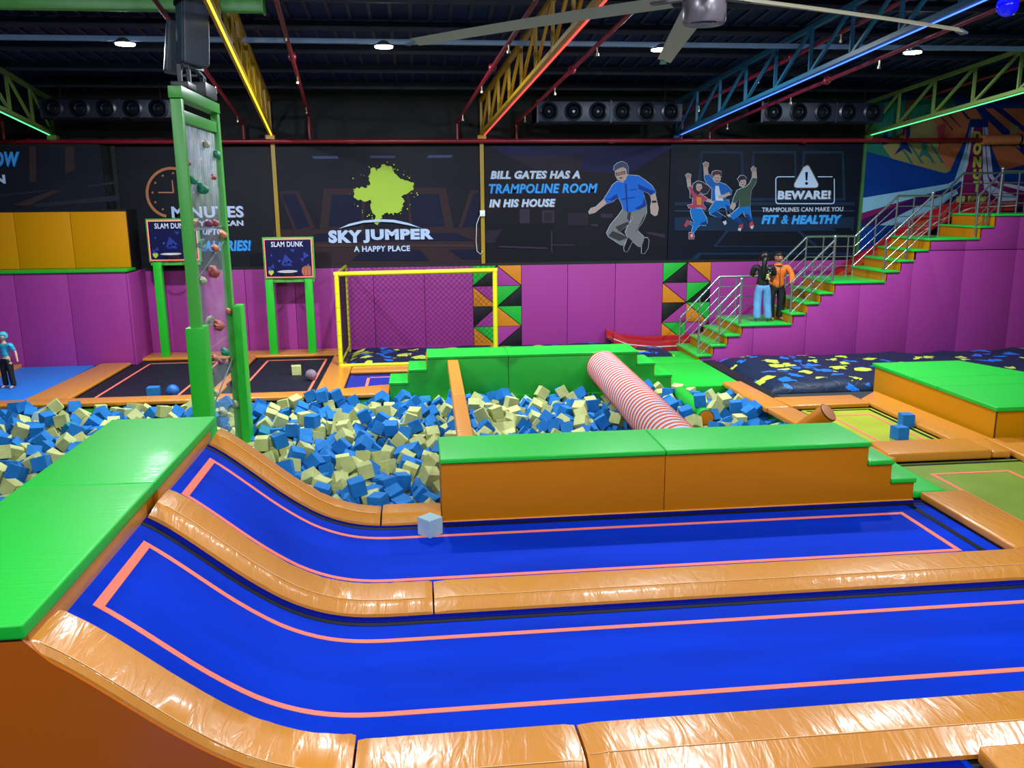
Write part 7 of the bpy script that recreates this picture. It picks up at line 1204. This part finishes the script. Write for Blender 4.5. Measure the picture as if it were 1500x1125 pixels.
def person(label, loc, rz, sc, J, cl, wx=1.18):
    """J: joints in a figure 1.6 m tall facing -y; cl: clothing description"""
    t = thing('person', loc, label, 'person'); t.rotation_euler = (0, 0, R(rz)); t.scale = (sc*wx, sc*wx, sc)
    V = lambda *a: Vector(a)
    hip, ch, nk = J['hip'], J['chest'], J['neck']; hd = J['head']; SK = cl['skin']
    chains = [[(hip, (.10, .075)), ((hip+ch)/2, (.10, .07)), (ch, (.115, .075)), (nk, .045), (hd-V(0, 0, .04), .05)]]
    fing = []
    for s_ in (-1, 1):
        k = 'L' if s_ < 0 else 'R'
        sh_, el, wr, ha = J['sh'+k], J['el'+k], J['wr'+k], J['ha'+k]
        chains.append([('@', 2), (sh_, .05), ((sh_+el)/2, .042), (el, .034), ((el+wr)/2, .032), (wr, .022), (ha, (.032, .018))])
        kn, an, to = J['kn'+k], J['an'+k], J['to'+k]; hp = hip+V(.085*s_, 0, -.06)
        chains.append([('@', 0), (hp, .085), ((hp+kn)/2, .07), (kn, .052), ((kn+an)/2, .048), (an, .032), (to, (.036, .022))])
        d = (ha-wr).normalized(); side = d.cross(V(0, 1, 0)); side = side.normalized() if side.length > .1 else V(1, 0, 0)
        for f in range(4):
            b0 = ha+side*(f-1.5)*.017; ln = (.055, .065, .06, .048)[f]; fing.append([(b0, .009), (b0+d*ln*.55+V(0, -.006, 0), .0085), (b0+d*ln+V(0, -.016, 0), .007)])
        b0 = wr+(ha-wr)*.4; fing.append([(b0+side*.02*-s_, .010), (b0+side*.045*-s_+d*.02, .009), (b0+side*.05*-s_+d*.045, .008)])
    fr = J.get('face', V(0, -1, 0)).normalized(); rt_ = fr.cross(V(0, 0, 1)).normalized()
    body = skin('body', chains+fing, SK, t, 1, extra=[(hd+V(0, 0, .03), .088, (.86, .98, 1.22)), (hd+fr*.088+V(0, 0, .012), .014, (1, 1, 1.5)), (hd+rt_*.078+V(0, 0, .01), .02, (.5, .8, 1.3)), (hd-rt_*.078+V(0, 0, .01), .02, (.5, .8, 1.3))])
    def child(nm, mb, m_, sm=True):
        me = bpy.data.meshes.new(nm); me.from_pydata(mb.v, [], mb.f); me.materials.append(m_); me.shade_smooth(); o = bpy.data.objects.new(nm, me); C.objects.link(o); o.parent = t; return o
    EY = mat('eye_dark', (25, 18, 16), .3)
    for s_ in (-1, 1):
        child('eye', MB().ball(hd+fr*.078+rt_*.031*s_+V(0, 0, .042), .0115, 8, sc=(1, 1, .7)), EY); child('eyebrow', MB().tube(hd+fr*.083+rt_*.018*s_+V(0, 0, .066), hd+fr*.074+rt_*.046*s_+V(0, 0, .066), .005, 6), cl['hair'])
    child('mouth', MB().tube(hd+fr*.08+rt_*.02+V(0, 0, -.032), hd+fr*.08-rt_*.02+V(0, 0, -.032), .006, 6), mat('lips', (150, 75, 70), .5))
    # hair cap: back and crown of the head
    mb = MB().ball(hd+V(0, 0, .045)-fr*.014, .098, 18, sc=(.93, 1.0, 1.17)); keep = []
    for f in mb.f:
        c_ = sum((mb.v[i] for i in f), V(0, 0, 0))/4-(hd+V(0, 0, .045)); 
        if not (c_.dot(fr) > .03 and c_.z < .02) and c_.z > -.07: keep.append(f)
    mb.f = keep; h_ = child('hair', mb, cl['hair']); sd = h_.modifiers.new('t', 'SOLIDIFY'); sd.thickness = .014; sd.offset = 1
    # shirt
    k = cl.get('slv', 1); g_ = cl.get('puff', 1)
    c1 = [[(hip+V(0, 0, cl.get('hem', -.02)), (.135*g_, .10*g_)), ((hip+ch)/2, (.128*g_, .098*g_)), (ch, (.138*g_, .1*g_)), (nk-V(0, 0, .035), .06)]]
    for q in 'LR':
        a_ = [('@', 2), (J['sh'+q], .066), ((J['sh'+q]+J['el'+q])/2, .06)]
        if k >= .5: a_.append((J['el'+q]*.9+J['sh'+q]*.1, .052))
        if k >= 1: a_ += [((J['el'+q]+J['wr'+q])/2, .048), (J['wr'+q], .038)]
        c1.append(a_)
    skin(cl['topname'], c1, cl['top'], t, 1)
    wd = cl.get('wide', 1); c2 = [[(hip+V(0, 0, .04), (.122, .095)), (hip+V(0, 0, -.03), (.13, .105))]]
    for q, s_ in (('L', -1), ('R', 1)):
        hp = hip+V(.08*s_, 0, -.1); kn, an = J['kn'+q], J['an'+q]
        c2.append([('@', 1), (hp, .092), ((hp+kn)/2, .085), (kn, .068*wd), ((kn+an)/2, .066*wd), (an+V(0, 0, .03), .066*wd), (an-V(0, 0, .015), .064*wd)])
    skin('trousers', c2, cl['leg'], t, 1)
    return t, child
V3 = lambda *a: Vector(a)
def base(**k):
    J = dict(hip=V3(0, 0, .86), chest=V3(0, 0, 1.17), neck=V3(0, 0, 1.33), head=V3(0, -.01, 1.43), shL=V3(-.165, 0, 1.26), shR=V3(.165, 0, 1.26), elL=V3(-.22, .02, 1.0), elR=V3(.22, .02, 1.0), wrL=V3(-.22, -.04, .79), wrR=V3(.22, -.04, .79), haL=V3(-.22, -.05, .71), haR=V3(.22, -.05, .71),
             knL=V3(-.1, -.01, .45), knR=V3(.1, -.01, .45), anL=V3(-.11, .02, .07), anR=V3(.11, .02, .07), toL=V3(-.12, -.12, .025), toR=V3(.12, -.12, .025))
    J.update(k); return J
SKN = mat('skin_brown', (176, 120, 92), .5); HAIR = mat('black_hair', (14, 12, 16), .45)
p, ch_ = person('person in black shirt and pale blue jeans seen from behind on the lowest landing', (7.74, 18.62, .81), 168, .99,
    base(wrL=V3(-.12, -.24, 1.1), haL=V3(-.05, -.27, 1.13), elL=V3(-.23, -.06, 1.0), wrR=V3(.1, -.24, 1.08), haR=V3(.03, -.27, 1.11), elR=V3(.23, -.06, 1.0), face=V3(-.45, -.9, 0), anL=V3(-.125, .02, .07), anR=V3(.085, .02, .07), toL=V3(-.14, -.12, .025), toR=V3(.1, -.12, .025), knL=V3(-.1, -.02, .45), knR=V3(.085, -.02, .45)),
    dict(skin=SKN, hair=HAIR, top=mat('black_shirt', (16, 16, 22), .7), leg=mat('pale_jeans', (92, 150, 205), .75, var=.15, vscale=6), topname='shirt', slv=.5, wide=1.2, hem=-.09))
ch_('hair_bun', MB().path([(0, .08, 1.5), (.01, .125, 1.4), (.02, .12, 1.25), (.02, .115, 1.1), (.02, .105, 1.0)], .05, 10), HAIR)
ch_('hair_tie', MB().ball((.0, .105, 1.46), .035, 8), mat('hair_tie_blue', (40, 120, 200), .5))
mb = MB()
for (x, z, s_) in ((-.05, 1.02, .028), (-.07, 1.0, .02), (-.03, .99, .02), (-.09, .975, .022)): mb.tube((x, .092, z), (x, .112, z), s_, 8)
ch_('shirt_print', mb, mat('print_cream', (200, 195, 150), .6)); ch_('shirt_print', MB().tube((-.06, .092, 1.065), (-.06, .113, 1.065), .03, 10), mat('print_lemon', (200, 200, 60), .6))
mb = MB(); rnd = random.Random(3)
for i in range(9): x, z = -.1+rnd.uniform(-.04, .04), 1.17+rnd.uniform(-.07, .06); mb.tube((x, .09, z), (x+rnd.uniform(-.03, .03), .112, z+rnd.uniform(-.03, .03)), .006, 5)
ch_('shirt_print', mb, mat('print_ice', (150, 180, 200), .6))
p, ch_ = person('person in orange jacket and black trousers facing the camera, one hand on the railing post', (8.13, 18.78, .81), 4, .98,
    base(elR=V3(.25, -.06, 1.03), wrR=V3(.14, -.26, .86), haR=V3(.11, -.33, .84), elL=V3(-.22, .0, 1.02), wrL=V3(-.2, -.12, .9), haL=V3(-.17, -.17, .86), anL=V3(-.08, .0, .07), anR=V3(.09, 0, .07), toL=V3(-.09, -.13, .025), toR=V3(.1, -.13, .025), face=V3(-.12, -1, 0)),
    dict(skin=SKN, hair=HAIR, top=mat('orange_jacket', (222, 110, 26), .55, wrinkle=.3, wscale=9), leg=mat('black_trousers', (12, 11, 16), .7), topname='jacket', slv=1, puff=1.1, hem=-.15, wide=1.12), 1.38)
ch_('zip', MB().tube((0, -.118, .78), (0, -.112, 1.24), .006, 6), mat('zip_dark', (30, 30, 40), .4)); ch_('collar', MB().lathe((0, -.0, 1.27), [(.085, 0), (.07, .05), (.062, .05), (.07, 0)], 14), mat('orange_jacket', (222, 110, 26)))
p, ch_ = person('child in turquoise shirt and cap with black trousers at the left edge', (-8.08, 17.4, .02), -20, .70,
    base(elR=V3(.25, .05, 1.02), wrR=V3(.32, .0, .83), haR=V3(.35, -.02, .76), elL=V3(-.25, -.05, 1.03), wrL=V3(-.25, -.2, .95), haL=V3(-.25, -.27, .93)),
    dict(skin=mat('skin_pale', (205, 160, 140), .5), hair=mat('cap_turquoise', (60, 180, 205), .6), top=mat('turquoise_shirt', (50, 170, 200), .6, var=.3, vscale=9, stretch=(.2, .2, 1.5)), leg=mat('black_trousers', (12, 11, 16)), topname='shirt', slv=.5))
ch_('cap_brim', MB().ball((0, -.1, 1.47), .075, 12, sc=(1, .9, .12)), mat('cap_turquoise', (60, 180, 205)))

# ------------------------------------------------------------------ foam cubes
cubes = []
for i in range(0, len(FOAM), 6):
    x, y, z, a, b, c = FOAM[i:i+6]; a, b, c = a/99, b/99, c/99
    cubes.append((Vector((x/1000, y/1000, z/1000+FDZ)), Quaternion((math.sqrt(max(0, 1-a*a-b*b-c*c)), a, b, c))))
def cube_mesh(seed, m, size=.192):
    rnd = random.Random(seed); bm = bmesh.new(); bmesh.ops.create_cube(bm, size=size)
    bmesh.ops.bevel(bm, geom=bm.edges[:], offset=.004, segments=1, affect='EDGES')
    if seed % 2:   # a chipped corner or edge
        for v in bm.verts:
            if v.co.x > size*.4 and v.co.y > size*.4 and v.co.z > size*.3*(1 if seed % 4 == 1 else -9): v.co *= .955
    for v in bm.verts: v.co += Vector((rnd.uniform(-1, 1), rnd.uniform(-1, 1), rnd.uniform(-1, 1)))*.003
    me = bpy.data.meshes.new('foam_cube'); bm.to_mesh(me); bm.free(); me.materials.append(m); return me
rnd = random.Random(11)
kinds = {'b': [cube_mesh(s_, FBLU) for s_ in range(5)], 'c': [cube_mesh(s_+20, FCRM) for s_ in range(5)], 't': [cube_mesh(41, FTEAL)], 'w': [cube_mesh(42, FWHT)]}
LB = {'b': ('blue foam cube lying in the heap of cubes filling the pit', 'blue foam cubes in the pit'), 'c': ('pale yellow foam cube lying in the heap of cubes filling the pit', 'pale yellow foam cubes in the pit'), 't': ('dirty teal foam cube among the blue and yellow ones in the pit', 'teal foam cubes in the pit'), 'w': ('whitish foam cube among the blue and yellow ones in the pit', 'whitish foam cubes in the pit')}
rest = []
for i, (p, q) in enumerate(cubes):
    k = 'b' if rnd.random() < .52 else 'c'
    if rnd.random() < .012: k = 't'
    elif rnd.random() < .006: k = 'w'
    if i < 300:
        o = bpy.data.objects.new('foam_cube', rnd.choice(kinds[k])); C.objects.link(o); o.location = p; o.rotation_mode = 'QUATERNION'; o.rotation_quaternion = q; tag(o, LB[k][0], 'foam cube', LB[k][1])
    else: rest.append((p, q, k))
bm = bmesh.new(); order = 'bctw'
mv, mf, mi_ = [], [], []
for p, q, k in rest:
    me = rnd.choice(kinds[k]); b = len(mv); M = Matrix.Translation(p) @ q.to_matrix().to_4x4()
    mv += [(M @ v.co)[:] for v in me.vertices]
    for f in me.polygons: mf.append([b+j for j in f.vertices]); mi_.append(order.index(k))
bm.free(); me = bpy.data.meshes.new('foam_cube_heap'); me.from_pydata(mv, [], mf)
for m_ in (FBLU, FCRM, FTEAL, FWHT): me.materials.append(m_)
for f, k in zip(me.polygons, mi_): f.material_index = k
o = bpy.data.objects.new('foam_cube_heap', me); C.objects.link(o); o['kind'] = 'stuff'; tag(o, 'farther blue and pale yellow foam cubes filling the pit', 'foam cubes', 'foam cubes farther back in the pit')
def loose(label, x, y, z, rz, k, s_=1):
    o = bpy.data.objects.new('foam_cube', kinds[k][0]); C.objects.link(o); o.scale = (s_, s_, s_); o.location = (x, y, z+.096*s_); o.rotation_euler = (0, 0, R(rz)); return tag(o, label, 'foam cube')
loose('pale grey foam cube lying on the farther blue runway', .04, 8.86, .004, 42, 'w', 1.02)
loose('blue foam cube on the yellow green trampoline, the nearer of two', 7.14, 11.72, .004, 8, 'b')
loose('blue foam cube on the yellow green trampoline, the farther of two', 7.66, 12.42, .004, -6, 'b')
loose('blue foam cube on the near edge of the left black trampoline', -4.98, 16.15, .004, 5, 'b', 1.1)
loose('pale yellow foam cube on the right black trampoline', -2.62, 18.0, .004, 10, 'c', 1.0)
